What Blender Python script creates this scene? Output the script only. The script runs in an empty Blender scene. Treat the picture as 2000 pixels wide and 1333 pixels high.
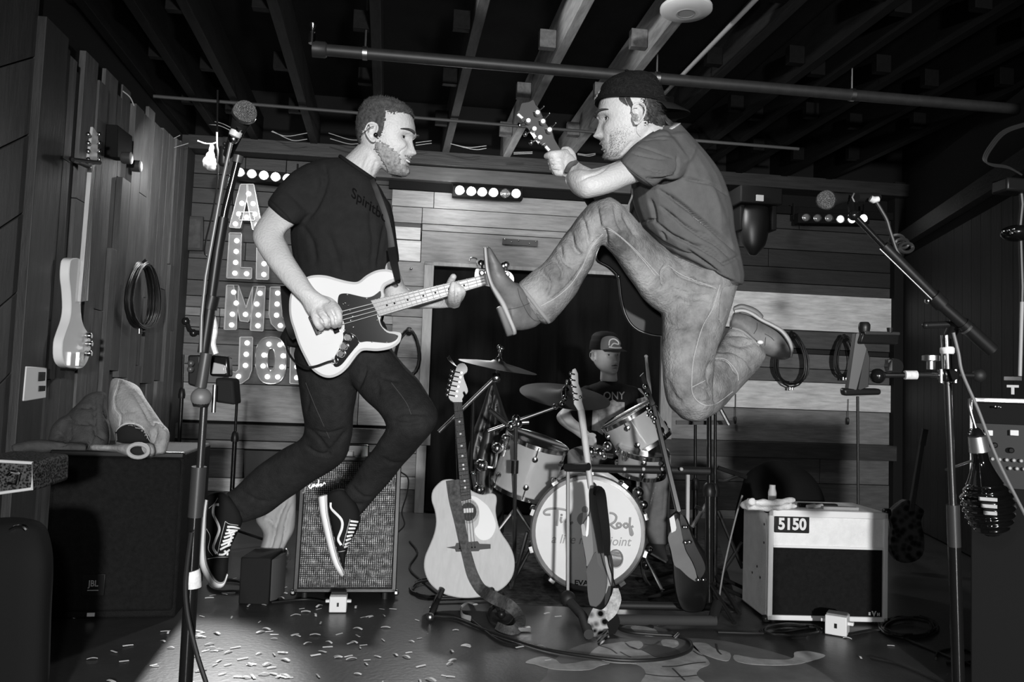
import bpy, bmesh, math, random
import numpy as np
from mathutils import Vector as V, Matrix, noise
from mathutils.bvhtree import BVHTree
random.seed(7)
SC = bpy.context.scene
COL = SC.collection
# ------------------------------------------------------------------ camera
F = 1600.0                       # focal length in pixels of the 2000 x 1333 frame
YAW, PITCH, ROLL = math.atan(243/F), math.radians(3.62), math.radians(2.06)
CAMZ = 0.95
cam = bpy.data.objects.new('camera', bpy.data.cameras.new('camera'))
COL.objects.link(cam)
cam.data.sensor_width = 36.0
cam.data.lens = F/2000*36.0
cam.data.clip_start = 0.05
RM = Matrix.Rotation(-YAW, 3, 'Z') @ Matrix.Rotation(math.pi/2+PITCH, 3, 'X') @ Matrix.Rotation(ROLL, 3, 'Z')
cam.matrix_world = Matrix.Translation((0, 0, CAMZ)) @ RM.to_4x4()
SC.camera = cam
CP = V((0, 0, CAMZ))
RX, RY, RZ = RM @ V((1, 0, 0)), RM @ V((0, 1, 0)), RM @ V((0, 0, -1))   # right, up, forward
# ------------------------------------------------------------------ light and exposure
SC.view_settings.view_transform = 'Standard'
SC.view_settings.look = 'None'
SC.view_settings.gamma = 1.0
SC.view_settings.use_curve_mapping = False
SC.view_settings.exposure = 0.0
wd = bpy.data.worlds.new('club_dark'); SC.world = wd; wd.use_nodes = True
wd.node_tree.nodes['Background'].inputs[0].default_value = (1, 1, 1, 1)
wd.node_tree.nodes['Background'].inputs[1].default_value = 0.0025

def lamp(name, kind, loc, power, target=None, size=.2, spot=60, blend=.6, sizey=None):
    l = bpy.data.lights.new(name, kind); l.energy = power
    o = bpy.data.objects.new(name, l); COL.objects.link(o); o.location = loc
    if kind == 'AREA':
        l.shape = 'RECTANGLE'; l.size = size; l.size_y = sizey or size
    else:
        l.shadow_soft_size = size
    if kind == 'SPOT':
        l.spot_size = math.radians(spot); l.spot_blend = blend
    if target is not None:
        o.rotation_euler = (V(target)-V(loc)).to_track_quat('-Z', 'Y').to_euler()
    return o
# the photographer's flash beside the lens, and the stage lamps behind and above the audience
lamp('camera_flash', 'SPOT', (-.12, -.10, 1.17), 68, (.35, 3, 1.0), size=.05, spot=95, blend=.8)
lamp('front_stage_lamp', 'SPOT', (.42, -4.5, 1.32), 2150, (.95, 6.0, 1.0), size=.14, spot=50, blend=.6)
lamp('bar_beam_centre', 'SPOT', (.35, 6.0, 2.42), 90, (.2, 4.5, .2), size=.08, spot=120, blend=.8)
lamp('bar_beam_left', 'SPOT', (-1.35, 5.9, 2.42), 12, (-1.0, 3.2, 0.0), size=.06, spot=90, blend=.8)
lamp('wall_wash_centre', 'AREA', (.55, 5.3, 2.5), 8, (.6, 6.6, 1.4), size=.9, sizey=.15)
lamp('wall_wash_left', 'AREA', (-1.1, 5.3, 2.5), 9, (-1.2, 6.6, 1.0), size=.5, sizey=.15)
lamp('wall_wash_right', 'AREA', (1.9, 5.0, 2.45), 7, (2.4, 6.6, .9), size=.4, sizey=.15)
lamp('floor_beam', 'SPOT', (-1.0, 5.9, 2.42), 520, (-.72, 2.75, 0.0), size=.06, spot=17, blend=.5)
lamp('bar_glow', 'POINT', (.42, 6.15, 2.42), 3.5, size=.05)
lamp('joist_fill', 'SPOT', (-.5, 3.3, 2.45), 75, (1.05, 3.7, 2.93), size=.05, spot=42, blend=.6)  # added spot without a fixture, brightens the left faces of two joists

# ------------------------------------------------------------------ pixel helpers (2000 x 1333 frame)
def ray(px, py):
    return RX*((px-1000)/F) + RY*((666.5-py)/F) + RZ
def W(px, py, d): return CP + ray(px, py)*d
def hit(px, py, P0, N):
    r = ray(px, py); return CP + r*((P0-CP).dot(N)/r.dot(N))
def FL(px, py, z=0.0): return hit(px, py, V((0, 0, z)), V((0, 0, 1)))
def depth(P): return (P-CP).dot(RZ)
def PX(P):
    q = P-CP; z = q.dot(RZ); return (1000+F*q.dot(RX)/z, 666.5-F*q.dot(RY)/z)
def K(x0, y0, s):                 # read points measured in an enlarged view of the photograph
    return lambda *p: [(x0+a/s, y0+b/s)+tuple(r) for a, b, *r in p]
WU = V((math.cos(math.radians(2)), -math.sin(math.radians(2)), 0))       # along the back wall
WN = V((-WU.y, WU.x, 0))                                                  # away from the camera
WP = W(1000, 766, 6.5)
def BW(px, py, off=0.0):          # point on the back wall, off metres in front of it
    return hit(px, py, WP - WN*off, WN)
def wu(P): return (P-WP).dot(WU)
def WALLP(u, z, off=0.0):
    p = WP + WU*u - WN*off; p.z = z; return p

# ------------------------------------------------------------------ materials
MATS = {}
def mat(name, v=.5, rough=.5, metal=0, var=0.0, scale=8, stretch=(1, 1, 1), bump=0.0, bscale=None, emit=0,
        objcol=False, coat=0, trans=0, spec=.5, wave=None, dots=None):
    if name in MATS: return MATS[name]
    m = bpy.data.materials.new(name); m.use_nodes = True; nt = m.node_tree; N = nt.nodes; L = nt.links
    b = N['Principled BSDF']
    c = (v, v, v, 1)
    b.inputs['Base Color'].default_value = c
    b.inputs['Roughness'].default_value = rough
    b.inputs['Metallic'].default_value = metal
    b.inputs['Coat Weight'].default_value = coat
    if spec == .5 and rough >= .7 and v < .3: spec = .12
    b.inputs['Specular IOR Level'].default_value = spec
    if trans: b.inputs['Transmission Weight'].default_value = trans
    if emit:
        b.inputs['Emission Color'].default_value = (1, 1, 1, 1); b.inputs['Emission Strength'].default_value = emit
    tc = N.new('ShaderNodeTexCoord')
    out = None
    if var or bump:
        mp = N.new('ShaderNodeMapping'); mp.inputs['Scale'].default_value = stretch
        L.new(tc.outputs['Object'], mp.inputs['Vector'])
        if objcol:
            oi = N.new('ShaderNodeObjectInfo'); sc = N.new('ShaderNodeVectorMath'); sc.operation = 'SCALE'
            cx = N.new('ShaderNodeCombineXYZ')
            for i in range(3): L.new(oi.outputs['Random'], cx.inputs[i])
            sc.inputs['Scale'].default_value = 37.0; L.new(cx.outputs[0], sc.inputs[0])
            L.new(sc.outputs[0], mp.inputs['Location'])
        nz = N.new('ShaderNodeTexNoise'); nz.inputs['Scale'].default_value = scale
        nz.inputs['Detail'].default_value = 8; nz.inputs['Roughness'].default_value = .62
        L.new(mp.outputs[0], nz.inputs['Vector'])
        src = nz.outputs['Fac']
        if dots:
            vo = N.new('ShaderNodeTexVoronoi'); vo.inputs['Scale'].default_value = dots
            L.new(mp.outputs[0], vo.inputs['Vector']); src = vo.outputs['Distance']
        if wave:
            wv = N.new('ShaderNodeTexWave'); wv.inputs['Scale'].default_value = wave
            wv.inputs['Distortion'].default_value = 3.5; wv.inputs['Detail'].default_value = 3
            wv.bands_direction = 'Z'; L.new(mp.outputs[0], wv.inputs['Vector'])
            mx = N.new('ShaderNodeMix'); mx.data_type = 'FLOAT'; mx.inputs[0].default_value = .35
            L.new(nz.outputs['Fac'], mx.inputs[2]); L.new(wv.outputs['Fac'], mx.inputs[3]); src = mx.outputs[0]
        if var:
            mr = N.new('ShaderNodeMapRange'); mr.inputs[1].default_value = .3; mr.inputs[2].default_value = .7
            mr.inputs[3].default_value = 1-var; mr.inputs[4].default_value = 1+var
            L.new(src, mr.inputs[0]); out = mr.outputs[0]
        if bump:
            bp = N.new('ShaderNodeBump'); bp.inputs['Strength'].default_value = bump; bp.inputs['Distance'].default_value = .01
            if bscale:
                n2 = N.new('ShaderNodeTexNoise'); n2.inputs['Scale'].default_value = bscale; n2.inputs['Detail'].default_value = 4
                L.new(mp.outputs[0], n2.inputs['Vector']); L.new(n2.outputs['Fac'], bp.inputs['Height'])
            else: L.new(src, bp.inputs['Height'])
            L.new(bp.outputs[0], b.inputs['Normal'])
    if objcol or out is not None:
        rgb = N.new('ShaderNodeVectorMath'); rgb.operation = 'SCALE'
        if objcol:
            oi2 = N.new('ShaderNodeObjectInfo'); L.new(oi2.outputs['Color'], rgb.inputs[0])
        else: rgb.inputs[0].default_value = (v, v, v)
        if out is not None: L.new(out, rgb.inputs['Scale'])
        L.new(rgb.outputs[0], b.inputs['Base Color'])
    MATS[name] = m
    return m

# ------------------------------------------------------------------ mesh builder
class MB:
    def __init__(s): s.v = []; s.f = []
    def add(s, vs, fs):
        n = len(s.v); s.v += [V(p) for p in vs]; s.f += [tuple(i+n for i in f) for f in fs]; return s
    def box(s, c, size, ax=None):            # ax: three axis vectors
        c = V(c); a = ax or (V((1, 0, 0)), V((0, 1, 0)), V((0, 0, 1)))
        vs = [c + a[0]*(i*size[0]/2) + a[1]*(j*size[1]/2) + a[2]*(k*size[2]/2) for i in (-1, 1) for j in (-1, 1) for k in (-1, 1)]
        return s.add(vs, [(0, 1, 3, 2), (4, 6, 7, 5), (0, 4, 5, 1), (2, 3, 7, 6), (0, 2, 6, 4), (1, 5, 7, 3)])
    def hexa(s, q, back):                    # quad q (4 pts) pushed by vector back
        q = [V(p) for p in q]; bk = V(back)
        return s.add(q+[p+bk for p in q], [(0, 1, 2, 3), (7, 6, 5, 4), (0, 4, 5, 1), (1, 5, 6, 2), (2, 6, 7, 3), (3, 7, 4, 0)])
    def loft(s, secs, cap=True, closed=False):
        n = len(secs[0]); m0 = len(s.v)
        for sec in secs: s.v += [V(p) for p in sec]
        k = len(secs)
        for i in range(k if closed else k-1):
            a = m0+i*n; b = m0+((i+1) % k)*n
            for j in range(n): s.f.append((a+j, a+(j+1) % n, b+(j+1) % n, b+j))
        if cap and not closed:
            s.f.append(tuple(m0+j for j in range(n))[::-1]); s.f.append(tuple(m0+(k-1)*n+j for j in range(n)))
        return s
    def tube(s, pts, r, n=10, flat=1.0, up=None, cap=True, closed=False):
        pts = [V(p) for p in pts]; rs = r if isinstance(r, (list, tuple)) else [r]*len(pts)
        secs = []; ref = None
        for i, p in enumerate(pts):
            if closed: t = pts[(i+1) % len(pts)]-pts[i-1]
            else: t = pts[min(i+1, len(pts)-1)]-pts[max(i-1, 0)]
            if t.length < 1e-9: t = V((0, 0, 1))
            t.normalize()
            if up is not None: a = V(up)
            else: a = ref if ref is not None else (V((0, 0, 1)) if abs(t.z) < .9 else V((1, 0, 0)))
            u = a - t*a.dot(t)
            if u.length < 1e-6: u = t.orthogonal()
            u.normalize(); w = t.cross(u); ref = u
            secs.append([p + u*(rs[i]*flat*math.sin(2*math.pi*j/n)) + w*(rs[i]*math.cos(2*math.pi*j/n)) for j in range(n)])
        return s.loft(secs, cap, closed)
    def cyl(s, a, b, r, n=16, r2=None): return s.tube([a, b], [r, r if r2 is None else r2], n)
    def lathe(s, o, axis, prof, n=24):       # prof: (radius, height) along axis from o
        o = V(o); ax = V(axis).normalized(); u = ax.orthogonal().normalized(); w = ax.cross(u)
        return s.loft([[o+ax*h+(u*math.cos(2*math.pi*j/n)+w*math.sin(2*math.pi*j/n))*max(r, 1e-4) for j in range(n)] for r, h in prof])
    def ball(s, c, r, n=14, sc=(1, 1, 1), ax=None):
        c = V(c); a = ax or (V((1, 0, 0)), V((0, 1, 0)), V((0, 0, 1)))
        secs = []
        for i in range(1, n):
            th = math.pi*i/n
            secs.append([c + a[2]*(r*sc[2]*math.cos(th)) + a[0]*(r*sc[0]*math.sin(th)*math.cos(2*math.pi*j/(n+2))) + a[1]*(r*sc[1]*math.sin(th)*math.sin(2*math.pi*j/(n+2))) for j in range(n+2)])
        return s.loft(secs)
    def prism(s, outline, back, inset=0):    # outline: list of 3D points, closed, pushed by back
        n = len(outline); o = [V(p) for p in outline]; bk = V(back)
        m0 = len(s.v)
        if inset:
            cen = sum(o, V())/n
            nn = bk.normalized()
            def ins(k, p):
                a = o[k-1]; b = o[(k+1) % n]; t = (b-a)
                if t.length < 1e-9: return p.copy()
                q = nn.cross(t.normalized());
                return p + q*(inset if area > 0 else -inset)
            area = sum(((o[i]-cen).cross(o[(i+1) % n]-cen)).dot(nn) for i in range(n))
            i1 = [ins(k, p) for k, p in enumerate(o)]
            e = bk.normalized()*inset
            secs = [i1, [p+e for p in o], [p+bk-e for p in o], [p+bk for p in i1]]
        else: secs = [o, [p+bk for p in o]]
        return s.loft(secs)
    def build(s, name, m, parent=None, label=None, cat=None, group=None, kind=None, smooth=True, bevel=0, sub=0, origin=None, color=None, angle=40, recalc=True):
        me = bpy.data.meshes.new(name)
        if parent is not None: O = V(parent['_o'])
        elif origin is not None: O = V(origin)
        else:
            xs = [p.x for p in s.v]; ys = [p.y for p in s.v]; zs = [p.z for p in s.v]
            O = V(((min(xs)+max(xs))/2, (min(ys)+max(ys))/2, min(zs)))
        me.from_pydata([p-O for p in s.v], [], s.f)
        if recalc:
            bm = bmesh.new(); bm.from_mesh(me); bmesh.ops.recalc_face_normals(bm, faces=bm.faces); bm.to_mesh(me); bm.free()
        return link(name, me, m, parent, O, label, cat, group, kind, smooth, bevel, sub, color, angle)

def link(name, me, m, parent, O, label=None, cat=None, group=None, kind=None, smooth=True, bevel=0, sub=0, color=None, angle=40):
    o = bpy.data.objects.new(name, me); COL.objects.link(o)
    if m is not None:
        me.materials.clear(); me.materials.append(m)
    if smooth:
        me.shade_smooth()
        if angle < 180:
            try: me.set_sharp_from_angle(angle=math.radians(angle))
            except Exception: pass
    if bevel:
        b = o.modifiers.new('b', 'BEVEL'); b.width = bevel; b.segments = 2; b.limit_method = 'ANGLE'; b.angle_limit = math.radians(50)
    if sub:
        b = o.modifiers.new('s', 'SUBSURF'); b.levels = sub; b.render_levels = sub
    o['_o'] = tuple(O)
    if parent is not None: o.parent = parent
    else: o.location = O
    tag(o, label, cat, group, kind)
    if color is not None: o.color = (color, color, color, 1)
    return o
def tag(o, label=None, cat=None, group=None, kind=None):
    if label: o['label'] = label
    if cat: o['category'] = cat
    if group: o['group'] = group
    if kind: o['kind'] = kind
    return o
def thing(name, label, cat, loc, group=None):
    o = bpy.data.objects.new(name, None); COL.objects.link(o); o.location = V(loc); o.empty_display_size = .1
    o['_o'] = tuple(V(loc))
    return tag(o, label, cat, group)

def catmull(pts, k=6, closed=False):
    P = [V(p) for p in pts]; n = len(P); out = []
    rng = range(n) if closed else range(n-1)
    for i in rng:
        p0 = P[i-1] if (closed or i > 0) else P[0]*2-P[1]
        p1 = P[i]; p2 = P[(i+1) % n]
        p3 = P[(i+2) % n] if (closed or i+2 < n) else P[-1]*2-P[-2]
        for j in range(k):
            t = j/k
            out.append(((p1*2)+(p2-p0)*t+(p0*2-p1*5+p2*4-p3)*t*t+(p1*3-p0-p2*3+p3)*t**3)*.5)
    if not closed: out.append(P[-1])
    return out
def cat2(pts, k=6, closed=False):            # the same for picture points
    return [(p.x, p.y) for p in catmull([V((a, b, 0)) for a, b in pts], k, closed)]

# ------------------------------------------------------------------ solid shapes measured between two outline points
def rib(m, ribs, n=22, p=.9, ends=True):
    """ribs: (ax,ay,bx,by,depth,half thickness). One closed loft through elliptical sections."""
    secs = []
    R = [tuple(r) for r in ribs]
    Q = []
    for i in range(len(R)-1):
        k = 4
        for j in range(k):
            t = j/k
            p0 = np.array(R[max(i-1, 0)]); p1 = np.array(R[i]); p2 = np.array(R[i+1]); p3 = np.array(R[min(i+2, len(R)-1)])
            Q.append(.5*((2*p1)+(p2-p0)*t+(2*p0-5*p1+4*p2-p3)*t*t+(3*p1-p0-3*p2+p3)*t**3))
    Q.append(np.array(R[-1]))
    if ends:
        def cap(e, o, f):
            c = np.array([(e[0]+e[2])/2, (e[1]+e[3])/2]*2+[e[4], 0.0])
            d = e-o; L = math.hypot(d[0]+d[2], d[1]+d[3])/2+1e-6
            h = math.hypot(e[0]-e[2], e[1]-e[3])/2
            dd = np.array([(d[0]+d[2])/2, (d[1]+d[3])/2]*2+[0, 0])/L
            out = []
            for a in (35, 65, 82):
                a = math.radians(a); q = c+(e-c)*math.cos(a)+dd*h*.3*math.sin(a)
                out.append(q)
            return out
        Q = cap(Q[0], Q[1], 1)[::-1]+Q+cap(Q[-1], Q[-2], 1)
    for q in Q:
        A = W(q[0], q[1], q[4]); B = W(q[2], q[3], q[4]); c = (A+B)/2; u = (B-A)/2
        vdir = (c-CP).normalized(); th = max(q[5], .0005)
        sec = []
        for j in range(n):
            a = 2*math.pi*j/n; ca, sa = math.cos(a), math.sin(a)
            sec.append(c + u*(abs(ca)**p*(1 if ca > 0 else -1)) + vdir*(th*abs(sa)**p*(1 if sa > 0 else -1)))
        secs.append(sec)
    m.loft(secs); return m
def limb(m, pts, n=14):                      # (px,py,depth,radius in px)
    P = []; R = []
    for a, b, d, r in pts: P.append(W(a, b, d)); R.append(r*d/F)
    P2 = catmull(P, 4); R2 = []
    for i in range(len(R)-1):
        for j in range(4): R2.append(R[i]+(R[i+1]-R[i])*j/4)
    R2.append(R[-1])
    m.tube(P2, R2, n)
    m.ball(P2[0], R2[0], 10); m.ball(P2[-1], R2[-1], 10)
    return m
def remesh(m, voxel, smooth=6, fac=.5):
    me = bpy.data.meshes.new('t'); me.from_pydata([tuple(p) for p in m.v], [], m.f)
    bm = bmesh.new(); bm.from_mesh(me); bmesh.ops.recalc_face_normals(bm, faces=bm.faces); bm.to_mesh(me); bm.free()
    o = bpy.data.objects.new('t', me); COL.objects.link(o)
    r = o.modifiers.new('r', 'REMESH'); r.mode = 'VOXEL'; r.voxel_size = voxel; r.adaptivity = 0
    if smooth:
        s = o.modifiers.new('s', 'SMOOTH'); s.iterations = smooth; s.factor = fac
    dg = bpy.context.evaluated_depsgraph_get(); dg.update()
    out = bpy.data.meshes.new_from_object(o.evaluated_get(dg))
    bpy.data.objects.remove(o); bpy.data.meshes.remove(me)
    return out
def projxy(co):                              # numpy world coords -> px, py, depth
    q = co-np.array(CP); z = q@np.array(RZ)
    return 1000+F*(q@np.array(RX))/z, 666.5-F*(q@np.array(RY))/z, z
def crease(me, strokes, world=True):
    """strokes: (points, width px, depth m); pushes the camera-side surface in (or out if depth < 0)."""
    n = len(me.vertices); co = np.empty(n*3, 'f'); me.vertices.foreach_get('co', co); co = co.reshape(-1, 3).astype('d')
    no = np.empty(n*3, 'f'); me.vertices.foreach_get('normal', no); no = no.reshape(-1, 3)
    x, y, z = projxy(co)
    vd = co-np.array(CP); vd /= np.linalg.norm(vd, axis=1)[:, None]
    face = np.clip(-(no*vd).sum(1)+.15, 0, 1)
    tot = np.zeros(n)
    for pts, w, dep in strokes:
        P = np.array(cat2(pts, 5)) if len(pts) > 2 else np.array(pts, 'd')
        best = np.full(n, 1e9); 
        sel = (x > P[:, 0].min()-4*w) & (x < P[:, 0].max()+4*w) & (y > P[:, 1].min()-4*w) & (y < P[:, 1].max()+4*w)
        xs, ys = x[sel], y[sel]; b = np.full(len(xs), 1e9); tt = np.zeros(len(xs))
        for i in range(len(P)-1):
            a = P[i]; d = P[i+1]-a; L2 = (d**2).sum()+1e-9
            t = np.clip(((xs-a[0])*d[0]+(ys-a[1])*d[1])/L2, 0, 1)
            dist = np.hypot(xs-a[0]-t*d[0], ys-a[1]-t*d[1]); m = dist < b
            b[m] = dist[m]; tt[m] = (i+t[m])/(len(P)-1)
        taper = np.clip(np.minimum(tt, 1-tt)*5+.25, 0, 1)
        tot[sel] += dep*np.exp(-(b/w)**2)*taper*face[sel]
    co -= no*tot[:, None]
    me.vertices.foreach_set('co', co.astype('f').ravel()); me.update()
def rough_up(me, amp, scale, amp2=0, scale2=60):
    n = len(me.vertices); co = np.empty(n*3, 'f'); no = np.empty(n*3, 'f')
    me.vertices.foreach_get('co', co); me.vertices.foreach_get('normal', no); c3 = co.reshape(-1, 3); n3 = no.reshape(-1, 3)
    d = np.array([noise.noise(V(c)*scale)*amp+(noise.noise(V(c)*scale2)*amp2 if amp2 else 0) for c in c3.tolist()], 'f')
    c3 += n3*d[:, None]
    me.vertices.foreach_set('co', c3.ravel()); me.update()
def place(me, name, m, parent, **k):         # mesh in world coordinates -> child object
    O = V(parent['_o']) if parent is not None else None
    if O is None:
        co = np.empty(len(me.vertices)*3, 'f'); me.vertices.foreach_get('co', co); co = co.reshape(-1, 3)
        O = V(((co[:, 0].min()+co[:, 0].max())/2, (co[:, 1].min()+co[:, 1].max())/2, co[:, 2].min()))
    BV[name+str(len(BV))] = None
    bm = bmesh.new(); bm.from_mesh(me); t = BVHTree.FromBMesh(bm); bm.free()
    me.transform(Matrix.Translation(-O))
    k.setdefault('angle', 180)
    o = link(name, me, m, parent, O, **k)
    TREE[o.name] = t
    return o
BV = {}; TREE = {}
def tree(m):                                  # ray target from an MB
    return BVHTree.FromPolygons([p.copy() for p in m.v], m.f)
def on(t, px, py, lift=.0015, dflt=None):
    r = ray(px, py).normalized(); loc, no, i, d = t.ray_cast(CP, r)
    if loc is None: return (CP+ray(px, py)*dflt) if dflt else None
    return loc - r*lift
def stroke(m, t, pts, wpx, lift=.0015, r=None, dflt=None, k=5, n=6, flat=.35):
    """a cord or flat band that lies on surface t along picture points"""
    P = cat2(pts, k) if len(pts) > 2 else [(pts[0][0]+(pts[1][0]-pts[0][0])*i/6, pts[0][1]+(pts[1][1]-pts[0][1])*i/6) for i in range(7)]
    Q = [on(t, a, b, lift, dflt) for a, b in P]; Q = [q for q in Q if q is not None]
    if len(Q) < 2: return m
    w = [wpx/2*depth(q)/F for q in Q]
    m.tube(Q, w, n, flat=flat, up=-RZ); return m
def patch(m, t, poly, lift=.001, thick=.001, step=8, dflt=None):
    """a flat piece (picture polygon) laid onto surface t, cut up finely enough to follow it"""
    bm = bmesh.new(); vs = [bm.verts.new((a, b, 0)) for a, b in poly]; bm.faces.new(vs)
    xs = [a for a, b in poly]; ys = [b for a, b in poly]
    for ax, lo, hi in ((0, min(xs), max(xs)), (1, min(ys), max(ys))):
        q = lo+step
        while q < hi:
            c = [0, 0, 0]; c[ax] = q; nn = [0, 0, 0]; nn[ax] = 1
            bmesh.ops.bisect_plane(bm, geom=bm.verts[:]+bm.edges[:]+bm.faces[:], plane_co=c, plane_no=nn); q += step
    bmesh.ops.triangulate(bm, faces=bm.faces[:]); bm.verts.index_update()
    pts = [on(t, v.co.x, v.co.y, lift, dflt) for v in bm.verts]
    fs = [tuple(v.index for v in f.verts) for f in bm.faces]; bm.free()
    fs = [f for f in fs if all(pts[i] is not None for i in f)]
    pts = [p if p is not None else V() for p in pts]
    use = sorted({i for f in fs for i in f}); mp = {i: j for j, i in enumerate(use)}
    m.add([pts[i] for i in use], [tuple(mp[i] for i in f) for f in fs]); return m
def glyphs(txt, size=1.0, extrude=0, bold=0, sx=1.0, shear=0):
    c = bpy.data.curves.new('t', 'FONT'); c.body = txt; c.size = size; c.extrude = extrude; c.offset = bold; c.shear = shear
    c.resolution_u = 4; c.align_x = 'CENTER'; c.align_y = 'CENTER'
    o = bpy.data.objects.new('t', c); COL.objects.link(o)
    dg = bpy.context.evaluated_depsgraph_get(); dg.update()
    me = bpy.data.meshes.new_from_object(o.evaluated_get(dg))
    vs = [V((v.co.x*sx, v.co.y, v.co.z)) for v in me.vertices]; fs = [tuple(p.vertices) for p in me.polygons]
    bpy.data.objects.remove(o); bpy.data.curves.remove(c); bpy.data.meshes.remove(me)
    return vs, fs
def text3(m, txt, o, u, w, size, ext=.001, bold=0, sx=1.0, shear=0):   # flat lettering: origin o, along u, up w
    vs, fs = glyphs(txt, size, ext, bold, sx, shear); u = V(u).normalized(); w = V(w).normalized(); nn = u.cross(w)
    m.add([V(o)+u*p.x+w*p.y+nn*p.z for p in vs], fs); return m
def copyobj(src, name=None, loc=None, rot=None, scale=None, parent=None):
    o = src.copy(); COL.objects.link(o)
    if parent is not None: o.parent = parent
    if loc is not None: o.location = loc
    if rot is not None: o.rotation_euler = rot
    if scale is not None: o.scale = scale
    return o

# common materials
M_BLK = mat('black_paint', .010, .4, spec=.3)
M_BLKM = mat('black_matte', .009, .75)
M_BLKG = mat('black_gloss', .007, .2, coat=.15, spec=.4)
M_CHR = mat('chrome', .75, .16, 1)
M_STEEL = mat('brushed_steel', .45, .35, 1)
M_RUB = mat('rubber', .01, .6)
M_CAB = mat('cable_black', .012, .4)
M_WHT = mat('white_plastic', .75, .4)
M_SKIN = mat('skin', .50, .5, var=.08, scale=14, bump=.25, bscale=160)
M_BULB = mat('bulb_glow', 1, .4, emit=2.6)
# ================================================================== ROOM
M_PL = mat('wood_plank', .2, .6, var=.28, scale=5, stretch=(1.2, 6, 9), bump=.35, objcol=True)
M_PLV = mat('wood_plank_upright', .2, .6, var=.34, scale=4, stretch=(7, 7, 1.1), bump=.4, objcol=True)
M_DARKW = mat('dark_wood', .012, .55, var=.3, scale=6, stretch=(1, 5, 8), bump=.25)
M_JOIST = mat('joist_wood', .1, .7, var=.3, scale=6, stretch=(6, 1, 6), bump=.2, objcol=True)
M_FLOOR = mat('stage_floor', .045, .34, var=.3, scale=3, bump=.08, bscale=60, spec=.6)
M_CEIL = mat('ceiling_deck', .007, .9, var=.3, scale=4)
ZC = 2.86
struct = lambda m, name, mt, **k: m.build(name, mt, kind='structure', **k)
c0 = BW(340, 870); XL = None
floor_q = [V((-4.2, -1.5, 0)), V((5.5, -1.5, 0)), V((5.5, 7.2, 0)), V((-4.2, 7.2, 0))]
FLOOR = struct(MB().hexa(floor_q, (0, 0, -.08)), 'floor', M_FLOOR, label='dark glossy painted stage floor')
struct(MB().hexa([p+V((0, 0, 3.25)) for p in floor_q], (0, 0, .06)), 'ceiling', M_CEIL, label='black open ceiling deck above the joists')
# ---- back wall: dark backing, then every board is a part
wl, wr = wu(BW(325, 870))-.25, wu(BW(1750, 800))+.9
wall_back = struct(MB().hexa([WALLP(wl, 0, -.04), WALLP(wr+2.5, 0, -.04), WALLP(wr+2.5, 3.25, -.04), WALLP(wl, 3.25, -.04)], WN*.06), 'wall_back', mat('wall_backing', .01, .9), label='back wall clad in mixed horizontal boards')
def board(x0, x1, ya, yb, tone, xref=950, off=.012, name='plank', par=None, x0b=None, mt=None):
    """one horizontal board: picture x range on the wall, top and bottom heights read at column xref"""
    za, zb = BW(xref, ya).z-.0025, BW(xref, yb).z+.0025
    ym = (ya+yb)/2
    u0, u1 = wu(BW(x0, ym))+.0025, wu(BW(x1, ym))-.0025
    t = off+random.uniform(-.003, .004)
    m = MB(); q = [WALLP(u0, zb, t), WALLP(u1, zb, t), WALLP(u1, za, t), WALLP(u0, za, t)]
    m.hexa(q, WN*(t+.03))
    return m.build(name, mt or M_PL, parent=par or wall_back, color=tone*random.uniform(.93, 1.07), bevel=.002, smooth=False)
# left field (heights read at x = 400)
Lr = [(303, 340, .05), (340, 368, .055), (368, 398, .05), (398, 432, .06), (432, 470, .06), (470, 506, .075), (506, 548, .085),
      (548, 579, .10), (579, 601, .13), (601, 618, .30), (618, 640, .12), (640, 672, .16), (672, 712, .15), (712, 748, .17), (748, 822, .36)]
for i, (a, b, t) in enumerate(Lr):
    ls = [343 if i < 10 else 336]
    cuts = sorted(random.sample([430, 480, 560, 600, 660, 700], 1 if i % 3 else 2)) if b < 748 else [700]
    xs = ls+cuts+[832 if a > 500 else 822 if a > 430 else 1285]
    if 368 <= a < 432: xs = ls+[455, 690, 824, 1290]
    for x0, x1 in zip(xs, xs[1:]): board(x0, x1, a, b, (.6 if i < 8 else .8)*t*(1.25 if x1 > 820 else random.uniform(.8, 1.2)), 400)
# centre field above the doorway (heights read at x = 950)
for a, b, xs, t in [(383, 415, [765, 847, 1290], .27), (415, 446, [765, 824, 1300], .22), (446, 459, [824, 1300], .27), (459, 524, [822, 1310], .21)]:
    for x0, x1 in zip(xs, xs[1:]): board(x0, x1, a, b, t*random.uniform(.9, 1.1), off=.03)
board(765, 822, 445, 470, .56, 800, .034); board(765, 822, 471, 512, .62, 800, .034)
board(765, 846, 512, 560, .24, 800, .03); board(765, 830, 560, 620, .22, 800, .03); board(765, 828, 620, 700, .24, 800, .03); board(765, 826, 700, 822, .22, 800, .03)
# right field (heights read at x = 1600)
for a, b, xs, t in [(420, 452, [1290, 1560, 1740], .022), (452, 492, [1290, 1740], .028), (492, 527, [1290, 1500, 1740], .013), (527, 557, [1290, 1740], .016),
                    (557, 577, [1290, 1740], .05), (577, 648, [1290, 1738], .60), (648, 683, [1290, 1738], .075), (693, 722, [1290, 1738], .13), (722, 748, [1290, 1738], .10),
                    (748, 802, [1290, 1738], .60), (802, 866, [1290, 1738], .21), (896, 945, [1290, 1600, 1738], .13), (945, 1000, [1290, 1738], .08), (1000, 1030, [1290, 1738], .32), (1030, 1090, [1290, 1738], .05)]:
    for x0, x1 in zip(xs, xs[1:]): board(x0, x1, a, b, t*random.uniform(.93, 1.07), 1600, .03 if t > .3 else .012)
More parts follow.
